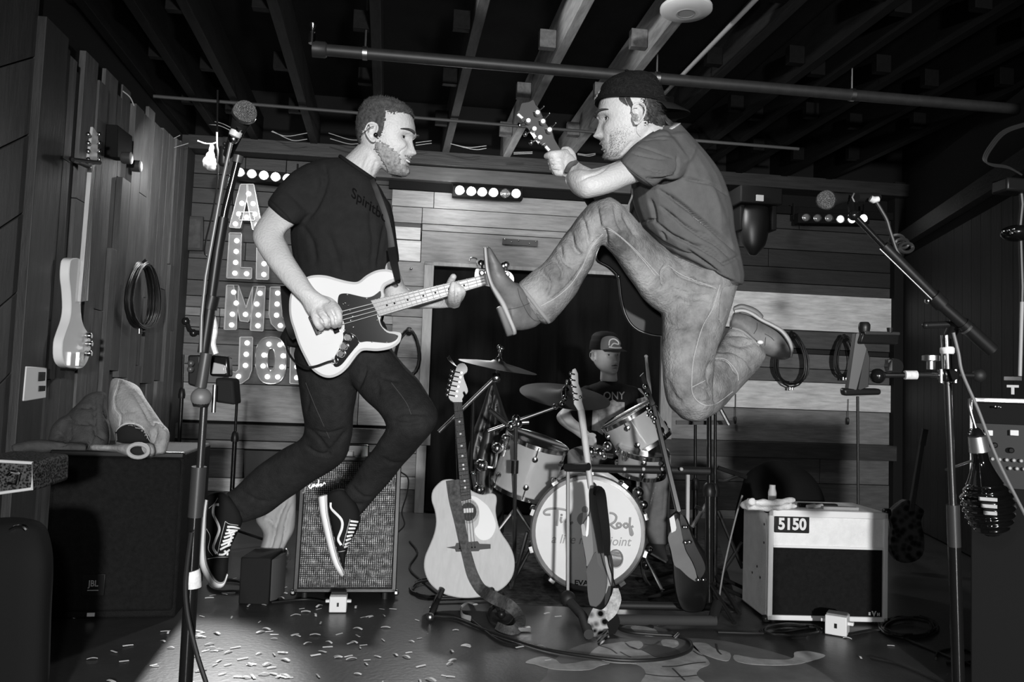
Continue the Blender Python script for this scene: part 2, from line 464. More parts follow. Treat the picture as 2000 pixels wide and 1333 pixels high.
# lower left below the ledge
for a, b, xs, t in [(862, 878, [335, 842], .22), (878, 935, [335, 476], .12), (935, 962, [405, 476], .45), (962, 1010, [335, 476], .07), (878, 925, [760, 828], .2), (925, 950, [765, 828], .5), (950, 1040, [690, 828], .13), (962, 1040, [335, 690], .05)]:
    for x0, x1 in zip(xs, xs[1:]): board(x0, x1, a, b, t, 500)
# trims
def trim(n, x0, x1, ya, yb, xref, tone, off, mt=None, lab=None, d=.05):
    za, zb = BW(xref, ya).z, BW(xref, yb).z; u0, u1 = wu(BW(x0, ya)), wu(BW(x1, ya))
    m = MB().hexa([WALLP(u0, zb, off), WALLP(u1, zb, off), WALLP(u1, za, off), WALLP(u0, za, off)], WN*(off+.03))
    return struct(m, 'trim_%d' % n, mt or M_DARKW, label=lab, bevel=.004)
M_LEDGE = mat('ledge_wood', .05, .4, var=.35, scale=5, stretch=(1, 5, 9), bump=.2)
trim(1, 330, 842, 830, 860, 500, .05, .09, M_LEDGE, 'dark rounded ledge along the left of the back wall')
trim(2, 1290, 1740, 866, 896, 1600, .05, .09, M_LEDGE, 'dark ledge along the right of the back wall')
trim(3, 1290, 1738, 683, 693, 1600, .02, .0, None, 'dark groove between boards right of the doorway')
M_HDR = mat('header_wood', .022, .45, var=.35, scale=4, stretch=(1, 5, 9), bump=.2)
trim(4, 335, 1760, 312, 338, 930, .1, .16, M_HDR, 'dark header beam across the top of the back wall')
trim(5, 700, 1300, 339, 366, 930, .1, .12, mat('header_lower', .075, .4, var=.35, scale=4, stretch=(1, 5, 9)), 'paler lower header board behind the light bar')
trim(6, 760, 1740, 367, 383, 950, .1, .05, mat('shadow_gap', .008, .8), 'black strip painted as the shadow gap under the header')  # solid black strip painted where shade fills the gap
# doorway: black curtained opening with a pale frame
M_FRM = mat('frame_wood', .30, .5, var=.25, scale=5, stretch=(8, 8, 1), bump=.2)
ul, ur = wu(BW(840, 700)), wu(BW(1288, 700)); zt = BW(950, 527).z
door = struct(MB().hexa([WALLP(ul, 0, .014), WALLP(ur, 0, .014), WALLP(ur, zt, .014), WALLP(ul, zt, .014)], WN*.04), 'door_1', mat('black_curtain', .006, .85, var=.4, scale=3, stretch=(6, 6, .6), bump=.5), label='wide black curtained doorway behind the drums')
fw = .075
for nm, a, b, z0, z1 in (('door_frame', ul-fw, ul, 0, zt+.03), ('door_frame', ur, ur+fw*1.3, 0, zt+.03), ('door_frame', ul-fw, ur+fw, zt, zt+.03)):
    MB().hexa([WALLP(a, z0, .06), WALLP(b, z0, .06), WALLP(b, z1, .06), WALLP(a, z1, .06)], WN*.09).build(nm, M_FRM, parent=door, bevel=.003)
m = MB(); n = 46
row = []
for k in range(n+1):
    u = ul+.01+(ur-ul-.02)*k/n; row.append((u, .05+.018*math.sin(k*1.35)+.008*math.sin(k*.4)))
m.loft([[WALLP(u, z, o) for u, o in row]+[WALLP(u, z, o-.006) for u, o in row[::-1]] for z in (.02, zt*.5, zt-.03)])
m.build('curtain', MATS['black_curtain'], parent=door)
struct(MB().hexa([BW(478, 1010, .03), BW(600, 1016, .03), BW(600, 884, .03), BW(476, 880, .03)], WN*.05), 'window_1', mat('vent_black', .004, .5), label='black vent opening low in the back wall')
# ---- left wall: runs toward the camera from the corner
LC = BW(331, 870); LC.z = 0
LLEN = 3.6; LD = V((-.035, -1, 0)).normalized(); LN = V((-LD.y, LD.x, 0))       # along the wall toward the camera
if LN.x > 0: LN = -LN                                                            # into the wall
def LW(s, z, off=0.0): p = LC+LD*s-LN*off; return V((p.x, p.y, z))
def LWpx(px, py, off=0.0): return hit(px, py, LC-LN*off, LN)
def ls(px, py=700): return (LWpx(px, py)-LC).dot(LD)
wall_left = struct(MB().hexa([LW(-.1, 0), LW(LLEN+1.6, 0), LW(LLEN+1.6, 3.25), LW(-.1, 3.25)], LN*.06), 'wall_left', mat('left_backing', .012, .9), label='left wall clad in uneven upright boards')
# the uneven upright boards: picture x edges at y = 700, jagged tops
edges = [58, 76, 92, 112, 140, 160, 187, 200, 218, 236, 252, 266, 284, 297, 309, 318, 327]
tops = [70, 95, 120, 92, 150, 130, 175, 160, 200, 220, 205, 240, 250, 262, 270, 275]
for i, (a, b) in enumerate(zip(edges, edges[1:])):
    s0, s1 = ls(a), ls(b)
    ztop = LWpx((a+b)/2+24, tops[i]).z
    zs = [.02]; 
    for q in sorted(random.sample([.7, 1.0, 1.3, 1.5, 1.8, 2.1], 1+i % 2)): zs.append(q+random.uniform(-.1, .1))
    zs.append(min(ztop, 3.0))
    for z0, z1 in zip(zs, zs[1:]):
        o = random.choice([.012, .022, .034, .045])
        MB().hexa([LW(s0-.002, z0+.002, o), LW(s1+.002, z0+.002, o), LW(s1+.002, z1-.002, o), LW(s0-.002, z1-.002, o)], LN*(o-.001)).build('plank', M_PLV, parent=wall_left, color=random.choice([.05, .065, .085, .11, .075]), bevel=.002, smooth=False)
# wide dark post and the boards nearer than it
def leftpanel(x0, x1, ztop, off, tone, nm, **k):
    s0, s1 = ls(x0), ls(x1)
    return MB().hexa([LW(s0, 0, off), LW(s1, 0, off), LW(s1, ztop, off), LW(s0, ztop, off)], LN*(off-.001)).build(nm, M_PLV, color=tone, smooth=False, bevel=.004, **k)
leftpanel(10, 60, LWpx(80, 48).z, .07, .022, 'trim_7', kind='structure', label='wide dark upright post on the left wall')
for k, (a, b) in enumerate([(-40, 12), (-110, -38), (-200, -108)]):
    pass
s0 = ls(12)
for k in range(7):                       # slanting boards at the very left
    z0 = .25+k*.36; m = MB()
    m.hexa([LW(s0, z0, .03), LW(s0+1.1, z0-.62, .03), LW(s0+1.1, z0-.27, .03), LW(s0, z0+.35, .03)], LN*.028)
    m.build('plank', M_PLV, parent=wall_left, color=.035+.01*(k % 3), bevel=.002, smooth=False)
leftpanel(325, 345, 2.7, .06, .02, 'trim_8', kind='structure', label='dark corner board where the left wall meets the back wall')
# ---- right wall
RC = BW(1762, 800); RC.z = 0
RP = W(2000, 760, 4.6); RP.z = 0
RD = (RP-RC).normalized(); RNn = V((RD.y, -RD.x, 0))
if RNn.x < 0: RNn = -RNn
def RW(s, z, off=0.0): p = RC+RD*s-RNn*off; return V((p.x, p.y, z))
wall_right = struct(MB().hexa([RW(-.2, 0), RW(6, 0), RW(6, 3.25), RW(-.2, 3.25)], RNn*.06), 'wall_right', mat('right_backing', .014, .9), label='dark right wall of upright boards')
for i in range(26):
    MB().hexa([RW(i*.16+.002, .01, .02), RW(i*.16+.158, .01, .02), RW(i*.16+.158, 2.2, .02), RW(i*.16+.002, 2.2, .02)], RNn*.019).build('plank', M_PLV, parent=wall_right, color=random.choice([.016, .019, .023]), bevel=.002, smooth=False)
struct(MB().hexa([RW(0, 2.28, .07), RW(5, 2.28, .07), RW(5, 2.40, .07), RW(0, 2.40, .07)], RNn*.07), 'trim_9', M_DARKW, label='dark rail along the top of the right wall')
trim(10, 1738, 1775, 360, 1090, 1750, .02, .08, mat('dark_jamb', .012, .7), 'black upright board at the right end of the back wall')
# ---- joists, each a part of one framing
ceil = bpy.data.objects['ceiling']; ceil['_o'] = tuple(ceil.location)
DY = V((0, 1, 0)); ZU_ = V((0, 0, 1))
def joist(px, py, tone, zb=2.80, w=.055, h=.24, y0=.9, y1=None):
    p = hit(px, py, V((0, 0, zb)), V((0, 0, 1)))
    y1 = y1 or (WP.y+.1-(p.x-WP.x)*math.tan(math.radians(2)))
    m = MB().box((p.x, (y0+y1)/2, zb+h/2), (w, y1-y0, h))
    return m.build('joist', M_JOIST, parent=ceil, color=tone, bevel=.003, smooth=False), p
JX = {}
for i, (px, py, tn) in enumerate([(95, 60, .005), (200, 60, .007), (290, 60, .008), (385, 60, .014), (560, 100, .026), (735, 100, .022), (921, 100, .06), (1098, 100, .33), (1285, 90, .34), (1470, 90, .022), (1640, 90, .009), (1760, 60, .005), (1900, 60, .004), (1990, 100, .003), (2150, 100, .003)]):  # tones hold light and shade: the two lit joists far paler
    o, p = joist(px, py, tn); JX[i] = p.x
# bridging blocks between the joists, painted paler beside the two lit ones
for i, x in JX.items():
    for k in range(5):
        y = 2.6+k*.78+(.12 if i % 2 else 0)
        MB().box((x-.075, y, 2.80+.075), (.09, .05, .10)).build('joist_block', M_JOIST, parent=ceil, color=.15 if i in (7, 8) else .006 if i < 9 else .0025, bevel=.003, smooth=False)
wa, wb_ = hit(300, 188, V((0, 0, 2.785)), ZU_), hit(1560, 291, V((0, 0, 2.785)), ZU_)
MB().cyl(wa, wb_, .011, 8).build('conduit', mat('conduit', .07, .5), parent=ceil)
# ================================================================== ON THE WALLS AND CEILING
kP = K(330, 280, 2.6667); kA = K(0, 0, 2.962); kB = K(0, 400, 2.962); kC = K(0, 800, 2.5); kE = K(380, 500, 3.2258)
kF = K(380, 850, 2.76); kG = K(940, 120, 3.0296); kH = K(920, 380, 2.7765); kI = K(820, 640, 3.3333); kJ = K(800, 860, 2.818)
kK = K(1400, 850, 2.76); kL = K(1400, 500, 3.3333); kM = K(1400, 150, 2.962); kQ = K(750, 280, 4.76); kR = K(300, 600, 3.3333)
kU = K(1240, 780, 2.962); kZ = K(840, 680, 4.164); kZ4 = K(1000, 900, 4.443); kZ5 = K(1080, 640, 5.127); kS = K(960, 1160, 2.941)
one = lambda k, a, b: k((a, b))[0]
M_TIN = mat('painted_tin', .22, .35, .3, var=.15, scale=12)
M_RIM = mat('tin_rim', .6, .3, .8)
def marquee(ch, polys, bulbs, ring=None, where='', kk=kP):
    base = BW(*one(kk, *bulbs[-1]), .1)
    t = thing('marquee_letter', 'light-bulb marquee letter %s of pale tin, %s' % (ch, where), 'letter', base, 'marquee letters on the back wall')
    m = MB(); e = MB(); back = WN*.05
    for p in polys:
        q = [BW(x, y, .075) for x, y in kk(*p)]
        m.prism(q, back)
        for i in range(len(q)):           # upstanding rim
            e.hexa([q[i]+WN*.05, q[(i+1) % len(q)]+WN*.05, q[(i+1) % len(q)]-WN*.014, q[i]-WN*.014], (q[(i+1) % len(q)]-q[i]).cross(WN).normalized()*.005)
    if ring:
        (cx, cy, rx, ry), (ix, iy, jx, jy) = ring; n = 28; secs = []
        for k in range(n):
            a = 2*math.pi*k/n; f = lambda v: abs(v)**.75*(1 if v > 0 else -1)
            o = one(kk, cx+rx*f(math.cos(a)), cy+ry*f(math.sin(a))); i_ = one(kk, ix+jx*f(math.cos(a)), iy+jy*f(math.sin(a)))
            A, B = BW(*o, .075), BW(*i_, .075); secs.append([A, B, B+back, A+back])
            e.v += []; 
        m.loft(secs, closed=True)
        for s_ in (0, 1): e.tube([q[s_]-WN*.006 for q in secs], .006, 6, closed=True)
    m.build('letter_face', M_TIN, parent=t, smooth=False)
    e.build('rim', M_RIM, parent=t, smooth=False)
    for x, y in bulbs:
        MB().ball(BW(*one(kk, x, y), .088), .0185, 10).build('bulb', M_BULB, parent=t)
marquee('A', [[(375, 217), (410, 217), (412, 262), (372, 442), (318, 438)], [(408, 217), (442, 217), (487, 452), (438, 450), (410, 300)], [(378, 362), (440, 362), (446, 402), (368, 400)]],
        [(415, 263), (380, 313), (438, 315), (363, 368), (448, 370), (404, 386), (346, 420), (458, 426)], where='topmost, above the L')
marquee('L', [[(318, 470), (378, 472), (374, 650), (432, 652), (430, 706), (303, 702)]], [(353, 508), (350, 564), (347, 621), (343, 677), (404, 680)], where='under the A')
marquee('I', [[(462, 474), (522, 474), (518, 710), (457, 708)]], [(498, 515), (497, 572), (495, 628), (494, 684)], where='right of the L behind the elbow')
marquee('M', [[(303, 742), (362, 742), (352, 970), (290, 970)], [(440, 748), (502, 748), (490, 978), (426, 974)], [(340, 742), (362, 742), (403, 860), (440, 748), (460, 748), (416, 930), (372, 925)]],
        [(337, 776), (350, 833), (330, 891), (326, 947), (398, 892), (457, 838), (474, 782), (465, 895), (463, 951)], where='under the L')
marquee('U', [[(530, 752), (588, 752), (588, 905), (606, 925), (640, 925), (652, 900), (652, 752), (710, 752), (712, 920), (690, 965), (640, 985), (570, 975), (535, 940), (524, 890)]],
        [(566, 781), (563, 838), (560, 896), (580, 950), (620, 960), (668, 940), (682, 880)], where='right of the M behind the white bass')
marquee('J', [[(372, 1012), (436, 1012), (432, 1180), (415, 1225), (380, 1250), (340, 1255), (318, 1245), (318, 1190), (350, 1195), (366, 1180)]], [(407, 1041), (402, 1100), (398, 1158), (362, 1215)], where='at lower left under the M')
marquee('O', [], [(520, 1047), (578, 1050), (495, 1104), (594, 1108), (490, 1161), (588, 1166), (512, 1217), (566, 1218)], ring=((532, 1133, 79, 122), (533, 1128, 19, 57)), where='right of the J')
marquee('I', [[(638, 1010), (700, 1010), (694, 1254), (632, 1250)]], [(668, 1050), (667, 1108), (666, 1165), (665, 1222)], where='last in the bottom row behind the jeans')

M_BAR = mat('lamp_housing', .008, .7)
def light_bar(pts, lit, label, off=.2, r=8.5, cab=None):
    t = thing('light_bar', label, 'stage light', BW(*pts[0], off))
    a, b = BW(pts[0][0]-14, pts[0][1], off), BW(pts[-1][0]+14, pts[-1][1], off)
    u = (b-a).normalized(); w = V((0, 0, 1))
    MB().box((a+b)/2+WN*.05, ((b-a).length, .08, .085), (u, WN, w)).build('housing', M_BAR, parent=t, bevel=.006)
    for i, (x, y) in enumerate(pts):
        p = BW(x, y, off+.004); rr = r*depth(p)/F
        MB().lathe(p+WN*.01, -WN, [(rr*1.12, 0), (rr*1.18, .014), (rr*1.02, .018), (rr*.98, .004)], 16).build('lens_ring', M_STEEL, parent=t)
        MB().ball(p, rr*.95, 10, (1, .5, 1), (u, WN, w)).build('lamp_lens', mat('lens_lit_%g' % lit[i], .8, .1, emit=lit[i]) if lit[i] else mat('lens_off', .5, .15, .6), parent=t)
    for q in (a, b):
        MB().box(q+w*.07+WN*.1, (.012, .02, .14), (u, WN, w)).build('bracket', M_BAR, parent=t)
light_bar([(468.7, 337), (492, 340), (515.6, 343), (538.5, 346), (562, 349)], [3, 3, 12, 14, 12], 'left light bar glowing above the letter A')
light_bar([(898, 372), (920.6, 374), (942, 375.5), (964, 376.6), (986.8, 377.7), (1008, 378.5)], [25, 22, 10, 12, 0, 12], 'centre light bar of bright lamps under the header beam')
light_bar([(1574.5, 425), (1596.5, 426), (1619, 426), (1641, 428.5), (1663, 429), (1686, 427)], [0, 0, 0, 1, 5, 8], 'right light bar with two lamps lit behind the microphone', r=7.5)

# moving head lamp right of the guitarist
mh = thing('moving_head_lamp', 'black moving-head stage lamp hanging behind the guitarist', 'stage light', W(1472, 372, 5.6))
MB().box(W(1474, 388, 5.6), (.30, .22, .12)).build('lamp_base', M_BAR, parent=mh, bevel=.01)
for x in (1443, 1505): MB().box(W(x, 425, 5.6), (.035, .12, .20)).build('yoke_arm', M_BAR, parent=mh, bevel=.008)
m = MB(); rib(m, [(1448, 405, 1500, 405, 5.6, .08), (1444, 440, 1503, 440, 5.6, .11), (1450, 475, 1495, 478, 5.6, .10), (1462, 497, 1480, 498, 5.6, .06)]); m.build('lamp_head', mat('lamp_shell', .008, .45), parent=mh)
MB().box(W(1484, 387, 5.47), (.05, .01, .04)).build('display', mat('dim_screen', .2, .3, emit=.25), parent=mh)

# pipes and ceiling fixtures
M_PIPE = mat('painted_pipe', .026, .5, var=.2, scale=20)
cz = lambda x, y, z: hit(x, y, V((0, 0, z)), V((0, 0, 1)))
pa, pb = cz(616, 96, 2.70), cz(2030, 217, 2.70)
pp = thing('sprinkler_pipe', 'long sprinkler pipe crossing under the ceiling joists', 'pipe', pa)
MB().cyl(pa, pb, .031, 14).build('pipe', M_PIPE, parent=pp)
MB().lathe(pa-V((.02, 0, 0)), (1, 0, 0), [(.0, 0), (.042, .005), (.042, .07), (.034, .08)], 14).build('elbow', M_PIPE, parent=pp)
m = MB(); e = cz(609, 85, 2.72); m.cyl(e, e+V((0, 0, .05)), .018); m.lathe(e+V((0, 0, .05)), (0, 0, 1), [(.008, 0), (.014, .01), (.006, .02), (.022, .05), (.022, .054)], 10)
m.build('sprinkler_head', M_CHR, parent=pp)
for x in (713, 1282, 1661):
    q = pa+(pb-pa)*((cz(x, 105+(x-713)*.087, 2.70)-pa).dot(pb-pa)/(pb-pa).length_squared)
    m = MB(); m.lathe(q-(pb-pa).normalized()*.012, pb-pa, [(.036, 0), (.036, .024)], 14); m.cyl(q, q+V((0, 0, .3)), .006, 8); m.build('pipe_hanger', M_STEEL, parent=pp)
m = MB().cyl(cz(1480, -5, 2.77), cz(1250, 232, 2.77), .012, 10)
m.build('conduit_pipe', mat('pale_pipe', .42, .5), label='thin pale conduit pipe running along a joist near the white disc', cat='pipe')
d0 = cz(1340, 22, 2.72); m = MB().lathe(d0+V((0, 0, .03)), (0, 0, -1), [(.105, 0), (.118, .012), (.118, .026), (.108, .034), (.06, .040)], 40)
disc = m.build('ceiling_disc', mat('disc_white', .62, .5), label='round white ceiling disc between two joists', cat='detector')
MB().lathe(d0+V((0, 0, -.0105)), (0, 0, -1), [(.043, 0), (.043, .0015), (.039, .002), (.039, .0005)], 32).build('ring', mat('disc_grey', .3, .5), parent=disc)
# loose pale wires under the joists near the wall
M_WIRE = mat('pale_wire', .35, .5)
wires = [[(530, 257), (560, 266), (600, 260)], [(532, 256), (570, 274), (600, 272)], [(642, 260), (680, 272), (700, 274)], [(645, 271), (680, 281), (700, 281)], [(812, 279), (843, 275)], [(812, 284), (843, 280)],
         [(880, 281), (915, 288), (950, 285)], [(880, 281), (925, 292), (950, 290)], [(1003, 298), (1040, 297)], [(1003, 301), (1040, 300)], [(1128, 300), (1145, 302), (1163, 300)], [(1128, 302), (1150, 305), (1163, 302)],
         [(405, 236), (430, 240), (452, 250)], [(408, 243), (430, 246), (450, 255)], [(330, 292), (345, 287), (368, 280)], [(329, 272), (340, 270), (352, 264)], [(240, 178), (254, 190), (262, 207)]]
WL = ['left of the bassist, short upper strand', 'left of the bassist, long drooping strand', 'behind the bassist\u2019s neck, upper strand', 'behind the bassist\u2019s neck, lower strand', 'just right of the bassist\u2019s nose, upper strand', 'just right of the bassist\u2019s nose, lower strand',
 'above the centre light bar, upper strand', 'above the centre light bar, drooping strand', 'below the black headstock, upper strand', 'below the black headstock, lower strand', 'right of the fretting hand, upper strand', 'right of the fretting hand, lower strand', 'left of the left microphone, upper strand', 'left of the left microphone, lower strand',
 'over the corner of the left wall, lower strand', 'over the corner of the left wall, upper strand', 'on top of the left plank wall']
for w_, l_ in zip(wires, WL):
    MB().tube(catmull([W(x, y, 5.9 if x > 300 else 4.0) for x, y in w_], 5), .0028, 5).build('ceiling_wire', M_WIRE, label='thin pale loose wire '+l_, cat='wire', group='loose wires under the joists')
# framed picture, plate, hook, tassel, outlet
pf = thing('picture_frame', 'small dark framed picture on the boards left of the letters', 'picture', BW(372, 485, .05))
MB().hexa([BW(352, 489, .05), BW(396, 490, .05), BW(397, 423, .05), BW(354, 421, .05)], WN*.03).build('frame', mat('picture_frame', .02, .4), parent=pf, bevel=.004)
MB().hexa([BW(357, 484, .053), BW(391, 485, .053), BW(392, 428, .053), BW(359, 427, .053)], WN*.01).build('picture', mat('faded_print', .03, .5, var=.9, scale=14), parent=pf)
pl = MB().hexa([BW(981, 477, .055), BW(1050, 482, .055), BW(1051, 470, .055), BW(982, 466, .055)], WN*.014).build('metal_plate', mat('dark_plate', .035, .5, .3), label='dark screwed metal strip on the board above the doorway', cat='plate', bevel=.001)
for x, y in [(986, 467), (999, 473), (1013, 470), (1034, 476), (1047, 472)]: MB().ball(BW(x, y, .058), .006, 8).build('screw', M_CHR, parent=pl)
m = MB().tube(catmull([BW(x, y, .09) for x, y in kQ((795, 1095), (800, 1075), (820, 1063), (850, 1068), (868, 1085), (866, 1115), (872, 1145))], 4), .006, 6); m.build('wall_hook', M_STEEL, label='curved metal hook on the wall above the boot', cat='hook')
tz = thing('tassel', 'white cloth tassel hanging from a cord at upper left', 'tassel', W(411, 330, 5.2))
m = MB(); rib(m, [(411, 282, 418, 282, 5.2, .012), (405, 298, 419, 298, 5.2, .025), (396, 315, 423, 318, 5.2, .04), (402, 331, 422, 333, 5.2, .04)]); me = remesh(m, .008, 3); rough_up(me, .01, 40); place(me, 'tassel_cloth', mat('white_cloth', .34, .9), tz)
MB().tube(catmull([W(x, y, 5.2) for x, y in ((386, 275), (400, 280), (414, 281), (424, 278))], 4), .004, 6).build('cord', M_WIRE, parent=tz)
MB().tube(catmull([W(x, y, 5.2) for x, y in ((425, 176), (424, 276), (426, 300), (424, 360), (414, 420), (402, 470), (400, 495), (408, 500), (415, 490))], 5), .006, 6).build('hanging_cable', M_CAB, label='black cable hanging down beside the letter A', cat='cable')
MB().ball(BW(803, 525, .05), .012, 8).build('round_hook', M_STEEL, label='small round knob on the boards left of the doorway', cat='knob')

# ---- coils of cable on wall hooks
def coil(cx, cy, rx, ry, P, U, Wv, label, n=7, name='cable_coil', top=True):
    t = thing(name, label, 'cable coil', P(cx, cy+ry)); s = abs((P(cx+rx, cy)-P(cx-rx, cy)).length/2); h = (P(cx, cy+ry)-P(cx, cy-ry)).length/2; c = P(cx, cy)
    rnd = random.Random(int(cx)); nn = U.cross(Wv).normalized()
    for k in range(n):
        a0 = rnd.uniform(.72, 1.05); b0 = rnd.uniform(.86, 1.04); ph = rnd.uniform(-.06, .06)*s; off = (k-n/2)*.0045
        pts = [c + U*(a0*s*math.cos(a)*(1-.25*math.sin(a)) + ph) + Wv*(b0*h*math.sin(a)) + nn*off for a in [2*math.pi*j/22 for j in range(22)]]
        MB().tube(pts, .0055, 6, closed=True).build('loop', mat('coil_cable', .010, .4), parent=t)
    if top:
        m = MB().cyl(c+Wv*h*1.02-nn*.02, c+Wv*h*.82+nn*.02, .022); m.build('tie', M_CAB, parent=t)
    for sg in (-1, 1):
        m = MB().cyl(c-Wv*h*1.0+U*.012*sg, c-Wv*h*1.14+U*.012*sg, .009); m.build('plug', M_CHR, parent=t)
    return t
ZU = V((0, 0, 1))
coil(278, 577, 27, 66, lambda x, y: LWpx(x, y, .10), LD, ZU, 'coiled black cable hanging on the left plank wall', 13)
coil(797, 690, 24, 46, lambda x, y: BW(x, y, .14), WU, ZU, 'black cable coil on the wall beside the doorway', 7)
coil(1546, 703, 33, 52, lambda x, y: BW(x, y, .16), WU, ZU, 'black cable coil on the wall by the raised boot', 9)
coil(1650, 697, 20, 40, lambda x, y: BW(x, y, .16), WU, ZU, 'black cable coil on the wall behind the tablet holder', 8)
for x, y0, y1 in ((1437, 770, 828), (1657, 780, 830)):
    m = MB().tube([BW(x, y0, .06), BW(x-1, y1-12, .06)], .003, 5); m.lathe(BW(x-1, y1-14, .06), (0, 0, -1), [(.006, 0), (.011, .01), (.011, .05), (.004, .06)], 8)
    m.build('hanging_plug', M_CAB, label='short cable end with plug hanging on the wall below the %s coil' % ('boot-side' if x < 1500 else 'right'), cat='cable')

# ---- left wall: bass, speaker, thermostat
M_CREAM = mat('cream_lacquer', .8, .22, coat=.5)
wb = thing('wall_bass', 'pale electric bass hanging on the left plank wall', 'bass guitar', LWpx(145, 722, .12))
o = [LWpx(x, y, .13) for x, y in cat2(kB((415, 315), (462, 312), (476, 345), (462, 400), (472, 470), (468, 560), (472, 640), (486, 700), (520, 760), (526, 830), (510, 900), (480, 945), (430, 950), (385, 935), (362, 890), (362, 800), (378, 740), (402, 670), (412, 600), (408, 500), (400, 430), (402, 360)), 3, True)]
MB().prism(o, LN*.045, .004).build('body', M_CREAM, parent=wb)
M_MAPLE = mat('maple', .52, .35, var=.12, scale=6, stretch=(8, 8, 1))
MB().hexa([LWpx(158, 590, .145), LWpx(172, 588, .145), LWpx(186, 322, .145), LWpx(180, 322, .145)], LN*.022).build('neck', M_MAPLE, parent=wb, bevel=.002)
MB().hexa([LWpx(172, 322, .15), LWpx(190, 320, .15), LWpx(192, 262, .15), LWpx(182, 248, .15)], LN*.014).build('headstock', M_MAPLE, parent=wb, bevel=.002)
for i, y in enumerate((265, 282, 298, 314)):
    for x in (172, 193):
        m = MB().cyl(LWpx(x+4*(1 if x < 180 else -1), y, .155), LWpx(x, y-2, .155), .004, 6); m.ball(LWpx(x, y-3, .155), .011, 8, (1, .5, 1)); m.build('tuner', M_CHR, parent=wb)
m = MB()
for i, (x, y) in enumerate(kB((508, 758), (512, 805), (508, 860))): m.lathe(LWpx(x-4, y, .132), -LN, [(.016, 0), (.016, .025), (.012, .03)], 12)
m.build('control_knob', M_CHR, parent=wb)
MB().box(LWpx(*one(kB, 460, 895), .15), (.05, .07, .02), (LD, ZU, LN)).build('bridge', M_CHR, parent=wb, bevel=.002)
m = MB(); [m.tube([LWpx(158+i*3, 590, .152), LWpx(181+i*2, 325, .152)], .0012, 4) for i in range(4)]; m.build('string', M_STEEL, parent=wb)
m = MB().tube([LWpx(138, 310, .0), LWpx(142, 312, .16), LWpx(172, 325, .17)], .012, 8); m.tube([LWpx(142, 312, .16), LWpx(195, 318, .17)], .010, 8); m.build('hanger', M_BLK, parent=wb)
m = MB().box(LWpx(119, 727, .06), (.03, .06, .05), (LD, ZU, LN)); m.tube([LWpx(119, 722, .07), LWpx(148, 722, .15)], .006, 6); m.build('foot_rest', M_BLK, parent=wb)
sp = thing('wall_speaker', 'small black speaker box high on the left plank wall', 'speaker', LWpx(243, 315, .1))
MB().hexa([LWpx(229, 308, .1), LWpx(258, 316, .1), LWpx(259, 266, .1), LWpx(230, 244, .1)], LN*.1).build('speaker_box', M_BLKM, parent=sp, bevel=.006)
for x, y in ((238, 308), (257, 324)):
    q = LWpx(x, y, .13); MB().lathe(q, -LN, [(.03, 0), (.034, .01), (.034, .05), (.02, .052)], 14).build('spot_lamp', mat('spot_lens', .12, .3, .6), parent=sp)
th = thing('wall_box', 'white thermostat box on the left wall under the bass', 'switch box', LWpx(68, 790, .07))
MB().prism([LWpx(x, y, .075) for x, y in ((52, 716), (70, 717), (92, 719), (90, 778), (52, 784), (46, 784))], LN*.075).build('cover', M_WHT, parent=th, bevel=.004)
for y0, y1 in ((727, 745), (754, 765)):
    MB().hexa([LWpx(76, y1, .079), LWpx(88, y1-1, .079), LWpx(89, y0, .079), LWpx(77, y0, .079)], LN*.01).build('window', M_BLKG, parent=th)
MB().hexa([LWpx(47, 790, .04), LWpx(66, 789, .04), LWpx(70, 712, .04), LWpx(52, 709, .04)], LN*.04).build('back_plate', M_WHT, parent=th, bevel=.002)

# ================================================================== CABINETS
M_TOLEX = mat('black_tolex', .010, .8, bump=.5, bscale=220, var=.2, scale=30)
M_GRILL = mat('black_grille', .011, .7, bump=.6, bscale=420, var=.3, scale=60)
class Cab:                                   # front-left, front-right, back-left picture points on the floor, height in m
    def __init__(s, fl, fr, bl, h, tilt=0, z=0.0):
        s.A = FL(*fl, z); s.B = FL(*fr, z); C = FL(*bl, z); s.u = (s.B-s.A); s.w = s.u.length; s.u.normalize()
        n = V((-s.u.y, s.u.x, 0));
        if n.dot(RZ) < 0: n = -n
        s.n = n; s.d = max(.12, abs((C-s.A).dot(n))); s.h = h; s.up = (V((0, 0, 1))*math.cos(tilt)+n*math.sin(tilt)); s.n = (n*math.cos(tilt)-V((0, 0, 1))*math.sin(tilt)); s.tilt = tilt
        if tilt: s.A = s.A+V((0, 0, 1))*(s.d*math.sin(tilt))
    def p(s, x, z, y=0.0): return s.A+s.u*x+s.up*z+s.n*y
    def box(s, x0, x1, z0, z1, y0, y1): 
        m = MB(); return m.hexa([s.p(x0, z0, y0), s.p(x1, z0, y0), s.p(x1, z1, y0), s.p(x0, z1, y0)], s.n*(y1-y0))
def feet(c, t, m_=None):
    for x in (.04, c.w-.04):
        for y in (.04, c.d-.04): 
            q = c.p(x, 0, y); b = V((q.x, q.y, 0)); MB().cyl(b, q+c.up*.003, .015, 10).build('foot', M_RUB, parent=t)
